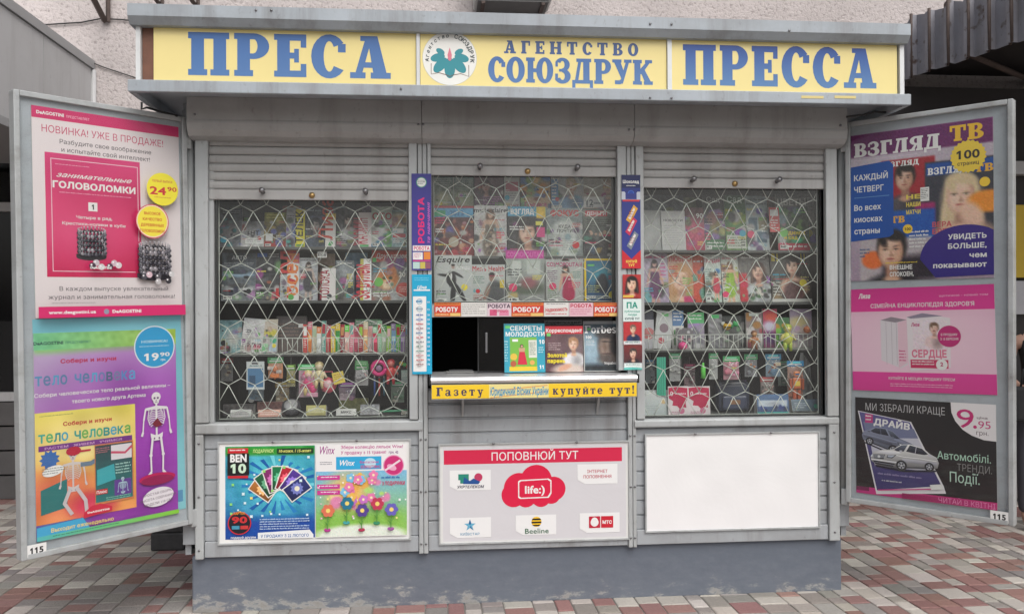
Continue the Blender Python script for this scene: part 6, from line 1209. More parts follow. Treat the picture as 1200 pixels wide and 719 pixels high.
def kids(p):
    p.rect(.0, 0, 1, 1, (238, 238, 236))
    # left half: game cards advert (cartoon heroes left out)
    p.paint([('g', (60, 160, 180), (16, 70, 150)), ('e', .55, .42, .42, .36, (90, 206, 220), .8), ('r', 0, 0, 1, .10, (60, 160, 60), .03), ('n', 3.5, 9), ('r', 0, .78, 1, 1, (22, 76, 166), .1)], rect=(.03, .035, .497, .965), seed=3)
    R_ = random.Random(9)
    for i in range(22):                       # rays and sparks behind the cards
        a = 2*pi*i/22; r0, r1 = .16, R_.uniform(.3, .42); k = p.h/p.w
        q = [(.305+r0*cos(a-.03)*k, .43+r0*sin(a-.03)), (.305+r1*cos(a-.06)*k, .43+r1*.75*sin(a-.06)), (.305+r1*cos(a+.05)*k, .43+r1*.75*sin(a+.05)), (.305+r0*cos(a+.03)*k, .43+r0*sin(a+.03))]
        p.poly([(min(max(u, .035), .492), min(max(v, .13), .75)) for u, v in q], R_.choice([(40, 130, 196), (30, 110, 180), (120, 214, 226), (24, 96, 170)]))
    for i in range(7):                        # a fan of trading cards
        a = rad(-54+18*i); u, v = .315+.11*sin(a), .62-.26*cos(a); c = [(206, 130, 60), (40, 110, 70), (150, 50, 120), (30, 130, 80), (196, 40, 60), (90, 60, 160), (50, 60, 130)][i]
        Q = lambda s_, w_, h_: [(u+(x*cos(a)-y*sin(a))*p.h/p.w, v+x*sin(a)+y*cos(a)) for x, y in ((-w_, -h_), (w_, -h_), (w_, h_), (-w_, h_))]
        p.poly(Q(0, .085, .125), (236, 236, 230)); p.poly(Q(0, .075, .115), c, tuple(x*.55 for x in c)); p.circ(u, v, .05, tuple(min(255, x+70) for x in c), 20, spike=.35); p.circ(u, v, .026, (240, 236, 210), 14)
    for i in range(26): p.circ(R_.uniform(.05, .48), R_.uniform(.15, .74), R_.uniform(.005, .013), R_.choice([(226, 246, 250), (150, 226, 120), (250, 226, 120)]), 8, spike=.6)
    p.rect(.045, .05, .15, .10, (206, 40, 50)); p.lines(.055, .06, .14, .09, 1, W_); p.rect(.043, .105, .155, .32, (24, 26, 28)); p.text('BEN', .1, .19, .085, W_, 'c', bold=.05, fw=.085); p.text('10', .1, .30, .1, (210, 236, 210), 'c', bold=.06, fw=.08); p.rect(.045, .325, .15, .35, (206, 40, 50))
    p.text('ПОДАРУНОК', .175, .10, .036, (206, 236, 150), bold=.03, shear=.2, fw=.11); p.rect(.30, .06, .49, .11, (26, 60, 40)); p.text('10-кожн. і 15-жовт.', .31, .1, .03, (226, 226, 120), bold=.03, shear=.2, fw=.17)
    p.circ(.105, .80, .115, (24, 30, 40), 40); p.ring(.105, .80, .105, .115, (206, 40, 50)); p.text('90', .105, .80, .07, (206, 50, 54), 'c', bold=.05, fw=.08); p.text('КАРТОК', .105, .715, .028, (226, 150, 60), 'c', bold=.04, fw=.06); p.rect(.065, .825, .105, .86, (70, 150, 180)); p.rect(.11, .825, .15, .86, (206, 60, 60))
    p.lines(.21, .76, .47, .88, 5, (200, 220, 240)); p.text('подаруй друзям', .06, .955, .025, W_, bold=.02, fw=.13); p.poly([(.2, .90), (.47, .88), (.49, .93), (.49, .965), (.2, .965)], (236, 238, 240)); p.text('У ПРОДАЖУ З 22 ЛЮТОГО', .215, .95, .03, (40, 100, 170), bold=.02, fw=.25)
    # right half: doll collection advert (fairies left out, stands kept)
    p.rect(.503, .035, .985, .965, (240, 238, 238)); p.paint([('g', (130, 190, 226), (150, 200, 90)), ('e', .35, .35, .3, .3, (240, 196, 110), .5), ('r', 0, .62, 1, 1, (140, 196, 84), .2), ('e', .5, 1.0, .7, .18, (232, 240, 226), .15), ('b', 16, (.2, .1, .9, .6), (.03, .09), [(236, 180, 90), (226, 140, 180), (130, 200, 230), (240, 220, 150), (180, 220, 120)])], rect=(.503, .30, .985, .96), seed=5)
    p.text('Winx', .525, .125, .085, (160, 60, 140), shear=.35, bold=.01, fw=.08)
    p.text('Збери колекцію ляльок Winx!', .635, .075, .034, (190, 60, 140), bold=.015, fw=.33); p.text('У продажу з 15 травня!', .635, .13, .034, (190, 60, 140), bold=.015, fw=.24); p.text('грн. 42', .89, .13, .028, (120, 60, 130), fw=.05)
    p.rect(.61, .155, .85, .285, (50, 170, 220)); p.text('Winx', .63, .245, .06, W_, shear=.35, bold=.02, fw=.08); p.circ(.79, .22, .06, (190, 226, 240), sy=.8); p.text('Фантастичні', .735, .225, .026, (200, 60, 140), bold=.02, fw=.10); p.text('БЕЗКОШТОВНО', .74, .275, .03, (206, 40, 110), bold=.03, fw=.105); p.lines(.525, .2, .59, .24, 2, (150, 150, 160))
    p.circ(.915, .25, .105, (232, 150, 190)); p.circ(.915, .25, .095, (206, 50, 120)); p.circ(.905, .27, .05, (236, 170, 200), sy=.6, rot=.4); p.stroke([(.87, .3), (.95, .2)], .02, (240, 220, 230))
    for v in (.34, .43, .49): p.rect(.51, v, .63, v+.045, (206, 60, 150)); p.lines(.53, v+.01, .62, v+.035, 1, W_)
    p.text('3 ПОДАРУНКИ', .855, .45, .04, (206, 40, 100), 'l', bold=.03, fw=.12); p.lines(.85, .36, .95, .4, 1, (50, 110, 180))
    R_ = random.Random(4); k = p.h/p.w
    for i in range(16):                       # petals, bubbles and sparkles
        u, v = R_.uniform(.64, .84), R_.uniform(.34, .62); c = R_.choice([(240, 190, 90), (250, 226, 130), (236, 130, 180), (130, 200, 236), (206, 120, 200)])
        for j in range(5): a = 2*pi*j/5+i; p.circ(u+.028*cos(a)*k, v+.028*sin(a), .022, c, 10)
        p.circ(u, v, .013, (250, 240, 190), 10)
    for i in range(30): p.circ(R_.uniform(.51, .98), R_.uniform(.32, .8), R_.uniform(.004, .010), R_.choice([(250, 250, 250), (250, 236, 150), (246, 190, 220)]), 8, spike=.7)
    for u, v, c, d in ((.565, .89, (190, 60, 150), (226, 120, 90)), (.665, .82, (70, 170, 170), (40, 120, 150)), (.745, .895, (190, 50, 90), (90, 70, 150)), (.825, .83, (60, 150, 110), (196, 60, 90)), (.90, .89, (170, 90, 170), (110, 100, 190))):
        p.circ(u, v, .032, tuple(x*.7 for x in c), sy=.45); p.circ(u, v-.008, .032, c, sy=.45, spike=.12)
        p.stroke([(u, v-.01), (u+.004, v-.17)], .010, (90, 150, 70)); p.poly([(u, v-.06), (u+.018, v-.12), (u+.004, v-.09)], (110, 170, 70)); p.poly([(u, v-.04), (u-.018, v-.10), (u, v-.07)], (90, 150, 60))
        for j in range(6): a = 2*pi*j/6; p.circ(u+.004+.04*cos(a)*k, v-.2+.04*sin(a), .028, d, 12)
        p.circ(u+.004, v-.2, .022, (246, 220, 120), 12)
board('white poster with two children adverts, blue at left and pink and green at right', [(257, 519), (480, 515.5), (480, 630), (257, 636.5)], kids)
def phone(p):
    p.rect(.015, .02, .985, .985, (216, 214, 218)); p.rect(.02, .055, .965, .2, (216, 38, 78)); p.text('ПОПОВНЮЙ ТУТ', .5, .168, .085, W_, 'c', bold=.006, fw=.46)
    RD_ = (222, 26, 70)
    for u, v, r in ((.415, .46, .16), (.505, .385, .165), (.597, .47, .125), (.45, .545, .11), (.53, .555, .10), (.585, .53, .095), (.385, .525, .125)): p.circ(u, v, r, RD_, 40)
    q = [(.425, .385), (.565, .375), (.58, .395), (.58, .505), (.565, .55), (.425, .555), (.415, .54), (.415, .40)]
    p.poly([(a+(.006 if a < .5 else -.006)*-1, c+(.012 if c < .47 else -.012)*-1) for a, c in q], W_); p.poly(q, RD_); p.text('life:)', .4975, .515, .085, W_, 'c', bold=.03, fw=.105)
    def card(u, v, w_=.215, h=.205): p.poly([(u, v), (u+w_, v), (u+w_, v+h), (u+.04, v+h), (u, v+h*.78)], (240, 240, 240))
    card(.05, .26); card(.725, .225); card(.05, .745); card(.395, .735); card(.735, .73)
    p.rect(.095, .30, .15, .36, (40, 140, 120)); p.rect(.105, .33, .145, .395, (40, 140, 120)); p.circ(.2, .335, .042, (196, 60, 100)); p.poly([(.125, .33), (.155, .37), (.175, .345), (.21, .38), (.2, .405), (.12, .4)], (34, 84, 150)); p.text('УКРТЕЛЕКОМ', .16, .445, .03, (60, 60, 80), 'c', bold=.03, shear=.2, fw=.14)
    p.text('ІНТЕРНЕТ', .832, .315, .033, (196, 70, 90), 'c', bold=.012, fw=.11); p.text('ПОПОВНЕННЯ', .832, .37, .033, (196, 70, 90), 'c', bold=.012, fw=.15)
    st_ = [(.155+(.06 if i % 2 == 0 else .024)*sin(i*pi/5)*p.h/p.w*1.05, .825-(.06 if i % 2 == 0 else .024)*cos(i*pi/5)*1.05) for i in range(10)]
    p.poly(st_, (110, 180, 210)); p.poly([st_[0], st_[1], (.155, .825), st_[9]], (40, 110, 160)); p.poly([st_[4], st_[5], (.155, .825)], (40, 110, 160)); p.text('КИЇВСТАР', .155, .925, .026, (120, 170, 200), 'c', bold=.01, fw=.1)
    p.circ(.505, .805, .052, (250, 200, 40)); k = p.h/p.w
    for v0, v1 in ((-.034, -.016), (-.002, .016), (.03, .045)):
        a0 = math.sqrt(max(0, .052**2-v0**2))*k; a1 = math.sqrt(max(0, .052**2-v1**2))*k; p.poly([(.505-a0, .805+v0), (.505+a0, .805+v0), (.505+a1, .805+v1), (.505-a1, .805+v1)], (30, 28, 26))
    p.text('Beeline', .507, .925, .055, (60, 110, 80), 'c', bold=.006, fw=.125)
    p.rect(.785, .765, .845, .885, (196, 30, 60)); p.circ(.815, .828, .042, W_, sy=1.0); p.circ(.815, .818, .036, W_, sy=1.15); p.rect(.85, .765, .915, .885, (206, 34, 54)); p.text('МТС', .8825, .845, .036, W_, 'c', bold=.05, fw=.05)
board('white phone top up poster with a red cloud emblem and operator logos', [(515.5, 520.5), (737, 518), (736.5, 629), (516, 637)], phone)
def blank(p): p.paint([('g', (243, 243, 243), (241, 240, 241)), ('n', 1.2, 2.2)], cell=.02)
board('blank white poster board under the right window', [(757, 509.5), (959, 506.5), (959, 616), (758, 622)], blank)

# ================================================================== posters in the display doors
def dposter(side, label, corners, fn, z=-.010, th=.003, group='posters inside the open display doors'):
    M = DM[side]; q = [plane_local(a, c, M @ Matrix.Translation((0, 0, z+th))) for a, c in corners]
    X0 = (q[0][0]+q[3][0])/2; X1 = (q[1][0]+q[2][0])/2; y1 = (q[0][1]+q[1][1])/2; y0 = (q[2][1]+q[3][1])/2
    ang = math.atan2((q[1][1]-q[0][1])+(q[2][1]-q[3][1]), 2*(X1-X0))
    p = Print(X1-X0, y1-y0, th, (232, 230, 226)); p.STEP = .00006; fn(p)
    Mp = M @ Matrix.Translation(((X0+X1)/2, (y0+y1)/2, z)) @ Matrix.Rotation(ang, 4, 'Z') @ Matrix.Translation((0, -(y1-y0)/2, 0))
    return p.obj('poster', Mp, label, 'poster', group, 'poster')
MG = (214, 46, 110)
def puzz(p):
    p.rect(0, 0, 1, 1, (236, 226, 228)); p.rect(0, 0, 1, .055, MG); p.text('DeAGOSTINI', .03, .036, .017, W_, bold=.05, fw=.17); p.text('ПРЕДСТАВЛЯЕТ', .215, .036, .012, (240, 180, 200), fw=.15)
    p.text('НОВИНКА! УЖЕ В ПРОДАЖЕ!', .47, .118, .035, (206, 70, 110), 'c', bold=.0, fw=.82); p.text('Разбудите свое воображение', .48, .165, .022, (90, 84, 88), 'c', bold=.004, fw=.62); p.text('и испытайте свой интеллект!', .48, .203, .022, (90, 84, 88), 'c', bold=.004, fw=.60)
    p.paint([('g', (218, 62, 122), (206, 30, 86)), ('n', 1.0, 7), ('e', .3, .62, .4, .22, (230, 80, 130), .8)], rect=(.075, .212, .705, .805), cell=.008)
    for a in ((.11, .238, .69, .242), (.11, .775, .66, .779)): p.rect(*a, (240, 200, 215))
    p.rect(.11, .242, .115, .775, (240, 200, 215)); p.rect(.685, .242, .69, .62, (240, 200, 215))
    p.lines(.14, .262, .36, .27, 1, (240, 180, 205)); p.text('занимательные', .395, .325, .024, W_, 'c', bold=.012, shear=.45, fw=.50); p.text('ГОЛОВОЛОМКИ', .395, .378, .034, W_, 'c', bold=.05, fw=.55); p.lines(.16, .395, .64, .405, 1, (240, 170, 195))
    p.rect(.345, .437, .405, .48, W_); p.text('1', .375, .472, .027, (40, 40, 44), 'c', bold=.05); p.text('Четыре в ряд.', .385, .52, .015, W_, 'c', bold=.015, fw=.24); p.text('Крестики-нолики в кубе', .385, .552, .015, W_, 'c', bold=.015, fw=.42)
    def tower(u, v, w_, h):
        k = p.h/p.w; R_ = random.Random(5)
        p.poly([(u+w_*.5*cos(a), v+h*.34+h*.10*sin(a)) for a in [2*pi*i/28 for i in range(28)]], (84, 78, 88)); p.poly([(u-w_*.5, v+h*.30), (u+w_*.5, v+h*.30), (u+w_*.5, v+h*.40), (u-w_*.5, v+h*.40)], (62, 58, 66)); p.poly([(u+w_*.5*cos(a), v+h*.40+h*.10*sin(a)) for a in [pi*i/16 for i in range(17)]], (56, 52, 60))
        for back in (1, 0):
            for i in range(11):
                th = rad(-80+16*i); uu = u+w_*.44*sin(th); vo = (-.09 if back else .09)*h*cos(th); c0 = (118, 116, 124) if back else (150, 150, 156)
                p.stroke([(uu, v-h*.46+vo), (uu, v+h*.3+vo*.8)], .004, c0); r = w_*.058*(.6+.4*cos(th))/k
                for j in range(5):
                    c = R_.choice([(48, 46, 54), (66, 64, 72), (84, 82, 90), (140, 136, 142), (38, 36, 44)]); c = tuple(x*(.75 if back else 1) for x in c); y = v-h*.34+j*h*.145+vo
                    p.circ(uu, y, r*1.08, c, 14); p.circ(uu-r*k*.3, y-r*.35, r*.34, tuple(min(255, x+80) for x in c), 8)
                p.circ(uu, v-h*.47+vo, r*.5, (190, 188, 194), 8)
    tower(.36, .645, .20, .155); tower(.785, .725, .25, .19)
    for u, v, c in ((.37, .735, (200, 190, 196)), (.405, .755, (210, 205, 208)), (.345, .75, (80, 60, 76)), (.49, .735, (206, 180, 190)), (.52, .745, (220, 210, 214)), (.46, .752, (90, 70, 84)), (.70, .80, (80, 78, 86)), (.735, .79, (220, 190, 200)), (.80, .80, (90, 88, 94)), (.80, .825, (190, 186, 188)), (.90, .785, (206, 204, 204)), (.875, .82, (60, 58, 64))): p.circ(u, v, .016, c, 18); p.circ(u-.007, v-.005, .005, (240, 238, 240), 8)
    p.text('DeAGOSTINI', .40, .765, .013, W_, 'c', bold=.05, fw=.14)
    p.circ(.845, .345, .085, (244, 232, 70)); p.text('ПЕРВЫЙ ВЫПУСК', .845, .31, .012, (206, 110, 80), 'c', fw=.15); p.text('24', .75, .375, .043, (206, 60, 70), bold=.03, fw=.12); p.text('90', .88, .353, .024, (206, 60, 70), bold=.02, fw=.07); p.lines(.78, .385, .91, .395, 1, (214, 150, 80))
    p.circ(.765, .515, .088, (206, 60, 90)); p.circ(.765, .515, .084, (240, 216, 190)); p.circ(.765, .515, .078, (244, 228, 80)); 
    for i, t_ in enumerate(('ВЫСОКОЕ', 'КАЧЕСТВО', 'ДЕРЕВЯННЫХ', 'ГОЛОВОЛОМОК!')): p.text(t_, .765, .482+.03*i, .015, (206, 90, 50), 'c', bold=.03, fw=(.12, .14, .17, .18)[i])
    p.text('В каждом выпуске увлекательный', .5, .872, .021, (90, 86, 90), 'c', bold=.004, fw=.74); p.text('журнал и занимательная головоломка!', .49, .912, .021, (90, 86, 90), 'c', bold=.004, fw=.86); p.lines(.08, .928, .36, .936, 1, (150, 146, 150))
    p.rect(0, .947, 1, 1, MG); p.text('www.deagostini.ua', .06, .982, .017, W_, bold=.03, fw=.30); p.circ(.43, .975, .013, (150, 150, 170)); p.text('DeAGOSTINI', .47, .983, .017, W_, bold=.05, fw=.20)
dposter(-1, 'magenta and white puzzle poster with two dark bead towers, top of the left door', [(38, 121.5), (209.5, 150.5), (213, 367), (40.2, 374.5)], puzz)
def teal(p): p.paint([('g', (120, 190, 206), (130, 196, 206)), ('n', 1.5, 10)], cell=.02); p.rect(.7, .9, .98, .96, (90, 150, 190))
dposter(-1, 'plain pale teal sheet showing behind the purple skeleton poster', [(41, 375), (212.5, 367.5), (217, 596), (42, 632)], teal, z=-.0105, th=.0012)
BONE = (228, 224, 226)
def skel(p, u, v, h, c=BONE, legs=True):
    S = lambda pts, w_: p.stroke([(u+a*h*p.h/p.w, v+b_*h) for a, b_ in pts], w_*h, c)
    kk = h*p.h/p.w; p.circ(u, v+.052*h, .056*h, c, 24); p.poly([(u-.04*kk, v+.07*h), (u+.04*kk, v+.07*h), (u+.03*kk, v+.125*h), (u+.012*kk, v+.135*h), (u-.012*kk, v+.135*h), (u-.03*kk, v+.125*h)], c); p.poly([(u, v+.083*h), (u+.009*kk, v+.1*h), (u-.009*kk, v+.1*h)], (90, 64, 100))
    for s in (-1, 1): p.circ(u+s*.02*h*p.h/p.w, v+.065*h, .014*h, (110, 80, 120), 10)
    p.stroke([(u-.016*h*p.h/p.w, v+.113*h), (u+.016*h*p.h/p.w, v+.113*h)], .007*h, (110, 80, 120))
    S([(0, .12), (0, .52)], .022); S([(-.13, .185), (0, .165), (.13, .185)], .02)
    S([(-.12, .20), (-.02, .185), (.02, .185), (.12, .20)], .012)
    for i in range(8): w_ = .07+.026*sin(i/7*pi); y = .195+.026*i; S([(-w_, y+.02), (-w_*.6, y-.004), (0, y+.01), (w_*.6, y-.004), (w_, y+.02)], .011)
    S([(-.09, .2), (-.105, .3), (-.08, .38)], .01); S([(.09, .2), (.105, .3), (.08, .38)], .01)
    for s in (-1, 1): S([(s*.13, .185), (s*.155, .32)], [.022]*2 if False else .02); S([(s*.155, .32), (s*.165, .45)], .015); S([(s*.165, .45), (s*.18, .50)], .026)
    p.poly([(u-.075*kk, v+.475*h), (u-.02*kk, v+.50*h), (u+.02*kk, v+.50*h), (u+.075*kk, v+.475*h), (u+.07*kk, v+.53*h), (u+.03*kk, v+.565*h), (u-.03*kk, v+.565*h), (u-.07*kk, v+.53*h)], c); p.circ(u-.03*kk, v+.54*h, .012*h, (110, 60, 120), 10); p.circ(u+.03*kk, v+.54*h, .012*h, (110, 60, 120), 10)
    if legs:
        for s in (-1, 1): S([(s*.05, .53), (s*.075, .74)], .026); S([(s*.075, .74), (s*.07, .93)], .02); S([(s*.07, .93), (s*.1, .965)], .03); p.circ(u+s*.075*h*p.h/p.w, v+.735*h, .02*h, c, 12)
def body(p):
    p.paint([('g', (206, 190, 220), (130, 40, 150)), ('r', 0, 0, 1, .10, (150, 206, 130), .03), ('e', .85, .6, .4, .4, (160, 60, 180), .8), ('n', 1.2, 8), ('r', 0, .92, .32, 1.1, (70, 170, 210), .1)], cell=.008, seed=8)
    p.paint([('h', (120, 200, 150), (170, 200, 80)), ('n', 1, 10)], rect=(0, 0, 1, .082), cell=.012)
    p.text('DeAGOSTINI', .0, .058, .017, (30, 70, 74), bold=.05, fw=.19); p.text('ПРЕДСТАВЛЯЕТ', .205, .056, .012, (60, 120, 110), fw=.17)
    p.text('Собери и изучи', .17, .152, .022, (190, 40, 84), bold=.04, fw=.38)
    cs = [(90, 150, 190), (96, 130, 170), (90, 160, 200), (90, 130, 170), (96, 140, 190), (90, 130, 170), (90, 170, 210), (110, 130, 180), (80, 110, 140), (120, 130, 170), (90, 140, 200), (100, 160, 210)]
    word = 'тело человека'; u = .005; k = 0
    for chh in word:
        if chh == ' ': u += .04; continue
        p.text(chh, u, .255, .062, cs[k % 12], bold=.022, fw=.046); u += .054; k += 1
    p.circ(.835, .092, .112, (226, 236, 240)); p.circ(.835, .092, .106, (44, 160, 214)); p.text('НОВИНКА!', .835, .07, .014, (190, 226, 240), 'c', bold=.03, fw=.2); p.lines(.72, .085, .95, .095, 1, (190, 226, 240)); p.text('19', .755, .165, .042, W_, bold=.03, fw=.11); p.text('90', .875, .145, .022, W_, bold=.02, fw=.075); p.text('грн.', .88, .168, .012, W_)
    p.text('Собери человеческое тело реальной величины –', .0, .31, .019, W_, bold=.012, fw=.95); p.text('твоего нового друга Артема', .24, .352, .019, W_, bold=.012, fw=.52)
    p.paint([('g', (240, 226, 110), (236, 150, 80)), ('e', .2, .75, .3, .2, (236, 120, 90), .6), ('e', .5, .3, .4, .2, (244, 226, 150), .6), ('e', .55, .9, .2, .12, (220, 60, 90), .4), ('n', 2, 10)], rect=(.0, .385, .68, .925), cell=.009, seed=9)
    p.lines(.03, .40, .25, .408, 1, (120, 130, 80)); p.text('Собери и изучи', .18, .46, .021, (190, 60, 54), bold=.04, fw=.33); u = .02; k = 0
    tc_ = [(50, 170, 160), (90, 180, 120), (40, 150, 150), (70, 170, 200), (60, 160, 150), (110, 180, 90)]
    for chh in word:
        if chh == ' ': u += .035; continue
        p.text(chh, u, .532, .056, tc_[k % 6], bold=.022, fw=.044); u += .0495; k += 1
    p.rect(.02, .545, .655, .572, (120, 50, 140)); p.text('РАСТЕМ   ЖИВЕМ   УЧИМСЯ', .06, .565, .011, (226, 180, 220), bold=.01, fw=.52)
    # reader's portrait of a striding skeleton with a red cap
    p.circ(.09, .615, .035, (60, 110, 180), 22, spike=.4); p.poly([(.03, .76), (.2, .72), (.2, .86), (.03, .88)], (40, 120, 120)); skel(p, .24, .585, .36, (216, 206, 206), legs=False)
    p.circ(.245, .588, .036, (190, 30, 60), 24, sy=.62); p.rect(.24, .588, .36, .598, (190, 30, 60)); p.circ(.11, .672, .05, W_, 26, sy=.5, rot=-.2); p.lines(.04, .655, .19, .69, 3, (120, 130, 130)); p.stroke([(.22, .77), (.18, .84), (.23, .9)], .018, (206, 196, 200)); p.stroke([(.26, .77), (.32, .84), (.33, .92)], .018, (206, 196, 200)); p.stroke([(.29, .66), (.36, .66), (.42, .64)], .022, (110, 130, 150))
    p.rect(.385, .572, .66, .875, (214, 130, 80)); p.rect(.39, .578, .652, .865, (44, 66, 74), (30, 120, 120)); p.rect(.50, .585, .648, .66, (226, 220, 226)); p.stroke([(.5, .62), (.6, .63), (.65, .6)], .012, (206, 80, 110)); p.lines(.395, .59, .49, .62, 3, (206, 120, 130)); p.poly([(.4, .70), (.52, .68), (.53, .76), (.4, .78)], (60, 170, 180)); p.lines(.53, .68, .645, .74, 4, (180, 220, 210)); p.rect(.52, .765, .642, .845, (100, 60, 150)); skel(p, .58, .755, .15, (180, 210, 220), legs=False); p.rect(.39, .80, .47, .825, (200, 40, 50)); p.text('Плюс', .43, .82, .015, W_, 'c', bold=.03); p.lines(.46, .845, .64, .865, 2, (150, 210, 190))
    p.poly([(.31, .90), (.36, .875), (.42, .87), (.5, .895), (.5, .915), (.3, .93)], (210, 40, 70)); p.text('DeAGOSTINI', .33, .91, .010, W_, bold=.05, fw=.15)
    p.poly([(0, .935), (.3, .925), (.36, 1), (0, 1)], (70, 170, 214)); p.text('Выходит еженедельно', .09, .968, .02, (240, 214, 120), bold=.02, fw=.42)
    p.paint([('h', (90, 190, 190), (140, 206, 60))], rect=(0, .978, 1, 1), cell=.02); p.lines(.1, .984, .55, .994, 1, (40, 110, 90))
    skel(p, .835, .335, .45); p.circ(.835, .79, .10, (190, 30, 90), 30, sy=.28); p.circ(.835, .80, .09, (150, 20, 80), 30, sy=.28)
    p.poly([(.80, .5), (.84, .47), (.88, .51), (.83, .52)], (120, 30, 50))
    p.circ(.84, .89, .085, (232, 226, 232), 34, sy=.58, rot=-.12)
    for i, t_ in enumerate(('ПРОСТАЯ СБОРКА', 'ВЫСОТА СОБРАННОЙ', 'МОДЕЛИ 110 СМ!')): p.text(t_, .84, .875+.026*i, .013, (110, 90, 110), 'c', bold=.01, fw=(.24, .27, .22)[i], rot=4)
dposter(-1, 'purple anatomy poster with a white skeleton, lower half of the left door', [(40, 391.5), (206.5, 384), (208, 601.5), (41.5, 633.5)], body, z=-.0085)
PU = (110, 34, 100)
def vz(p):
    p.paint([('g', (206, 196, 206), (170, 150, 170)), ('n', 1.5, 8), ('r', 0, 0, 1, .155, PU, .01),
      ('r', .24, .2, .62, .62, (170, 40, 50), .01)]+face(.41, .33, .075, (206, 160, 134), (50, 40, 34), (90, 84, 90), long=False)+
      [('r', .55, .24, 1.02, .8, (60, 60, 70), .01), ('r', .56, .25, 1.02, .33, (30, 80, 160), .01)]+face(.79, .47, .115, (232, 190, 166), (222, 200, 160), (226, 184, 158))+
      [('e', .97, .52, .12, .07, (240, 150, 50), .15), ('e', .86, .6, .06, .09, (236, 196, 172), .3, -30),
       ('r', .48, .5, .62, .65, (170, 40, 110), .02), ('r', .28, .54, .62, .84, (30, 90, 180), .02), ('r', .08, .72, .6, 1, (190, 180, 186), .02), ('e', .18, .86, .075, .06, (236, 120, 60), .15), ('r', .25, .84, .62, 1, (50, 40, 50), .05)]+face(.31, .80, .11, (222, 176, 148), (44, 36, 34), (44, 40, 46), long=False), cell=.006, seed=12)
    p.text('ВЗГЛЯД', .04, .155, .095, W_, sl=True, gap=.06, fw=.62); p.text('ТВ', .72, .125, .10, (246, 196, 50), sl=True, gap=.08, fw=.22); p.rect(.04, .175, .5, .179, (226, 206, 222))
    p.text('ВЗГЛЯД', .27, .245, .035, W_, sl=True, gap=.08, fw=.24); p.text('ВЗГЛЯД', .57, .325, .045, W_, sl=True, gap=.08, fw=.26); p.text('ТВ', .88, .335, .05, (240, 180, 60), sl=True, fw=.12); p.text('ТВ', .31, .62, .045, (240, 180, 60), sl=True, fw=.1)
    for i, t_ in enumerate(('НЕ', 'НАШИ', 'МАТЧИ')): p.text(t_, .42, .47+.05*i, .03, (236, 214, 90), bold=.04, fw=.1)
    p.text('ВЕРА', .60, .665, .035, (206, 90, 100), bold=.03, fw=.13); p.text('БРЕЖ', .60, .71, .035, (206, 90, 100), bold=.03, fw=.15)
    p.rect(.52, .40, .58, .49, W_); p.lines(.525, .41, .575, .48, 6, K_); p.text('ВНЕШНЕ', .30, .93, .03, W_, bold=.03, fw=.16); p.text('СПОКОЕН,', .30, .975, .03, W_, bold=.03, fw=.17); p.lines(.27, .88, .5, .895, 1, (240, 214, 60)); p.lines(.08, .78, .16, .85, 3, (90, 110, 150)); p.lines(.44, .68, .58, .8, 5, W_)
    p.circ(.945, .40, .03, (250, 210, 60)); p.circ(.43, .665, .03, (250, 210, 60)); p.text('100', .43, .675, .02, K_, 'c', bold=.03)
    B_ = (20, 82, 170)
    p.poly([(0, .22), (.30, .2), (.33, .23), (.33, .69), (.3, .71), (0, .73)], B_)
    p.text('КАЖДЫЙ', .04, .315, .04, W_, bold=.02, fw=.25); p.text('ЧЕТВЕРГ', .04, .395, .04, W_, bold=.02, fw=.22); p.rect(.04, .43, .30, .434, (110, 160, 210)); p.text('Во всех', .04, .52, .04, W_, bold=.02, fw=.20); p.text('киосках', .04, .60, .04, W_, bold=.02, fw=.21); p.text('страны', .04, .68, .04, W_, bold=.02, fw=.19)
    p.circ(.84, .23, .096, (244, 212, 70), 44, spike=.1); p.text('100', .84, .245, .058, (50, 40, 40), 'c', bold=.03, fw=.15); p.text('страниц', .84, .285, .025, (70, 60, 50), 'c', bold=.02, fw=.14)
    pts = [(.82+(.27*cos(a)) * p.h/p.w, .87+.21*sin(a)) for a in [pi+pi*i/24 for i in range(25)]]; pts = [(min(a, 1), c) for a, c in pts]+[(1, .98), (.62, .99)]; p.poly(pts, (58, 36, 134), (50, 34, 130))
    for t_, v in (('УВИДЕТЬ', .75), ('БОЛЬШЕ,', .81), ('чем', .87), ('показывают', .93)): p.text(t_, .955, v, .034, W_, 'r', bold=.03, fw={'УВИДЕТЬ': .25, 'БОЛЬШЕ,': .25, 'чем': .11, 'показывают': .35}[t_])
dposter(1, 'television magazine poster with three portrait covers, top of the right door', [(994.6, 159.6), (1164.5, 136.5), (1164.5, 325), (995.6, 329.5)], vz)
PK = (224, 62, 152)
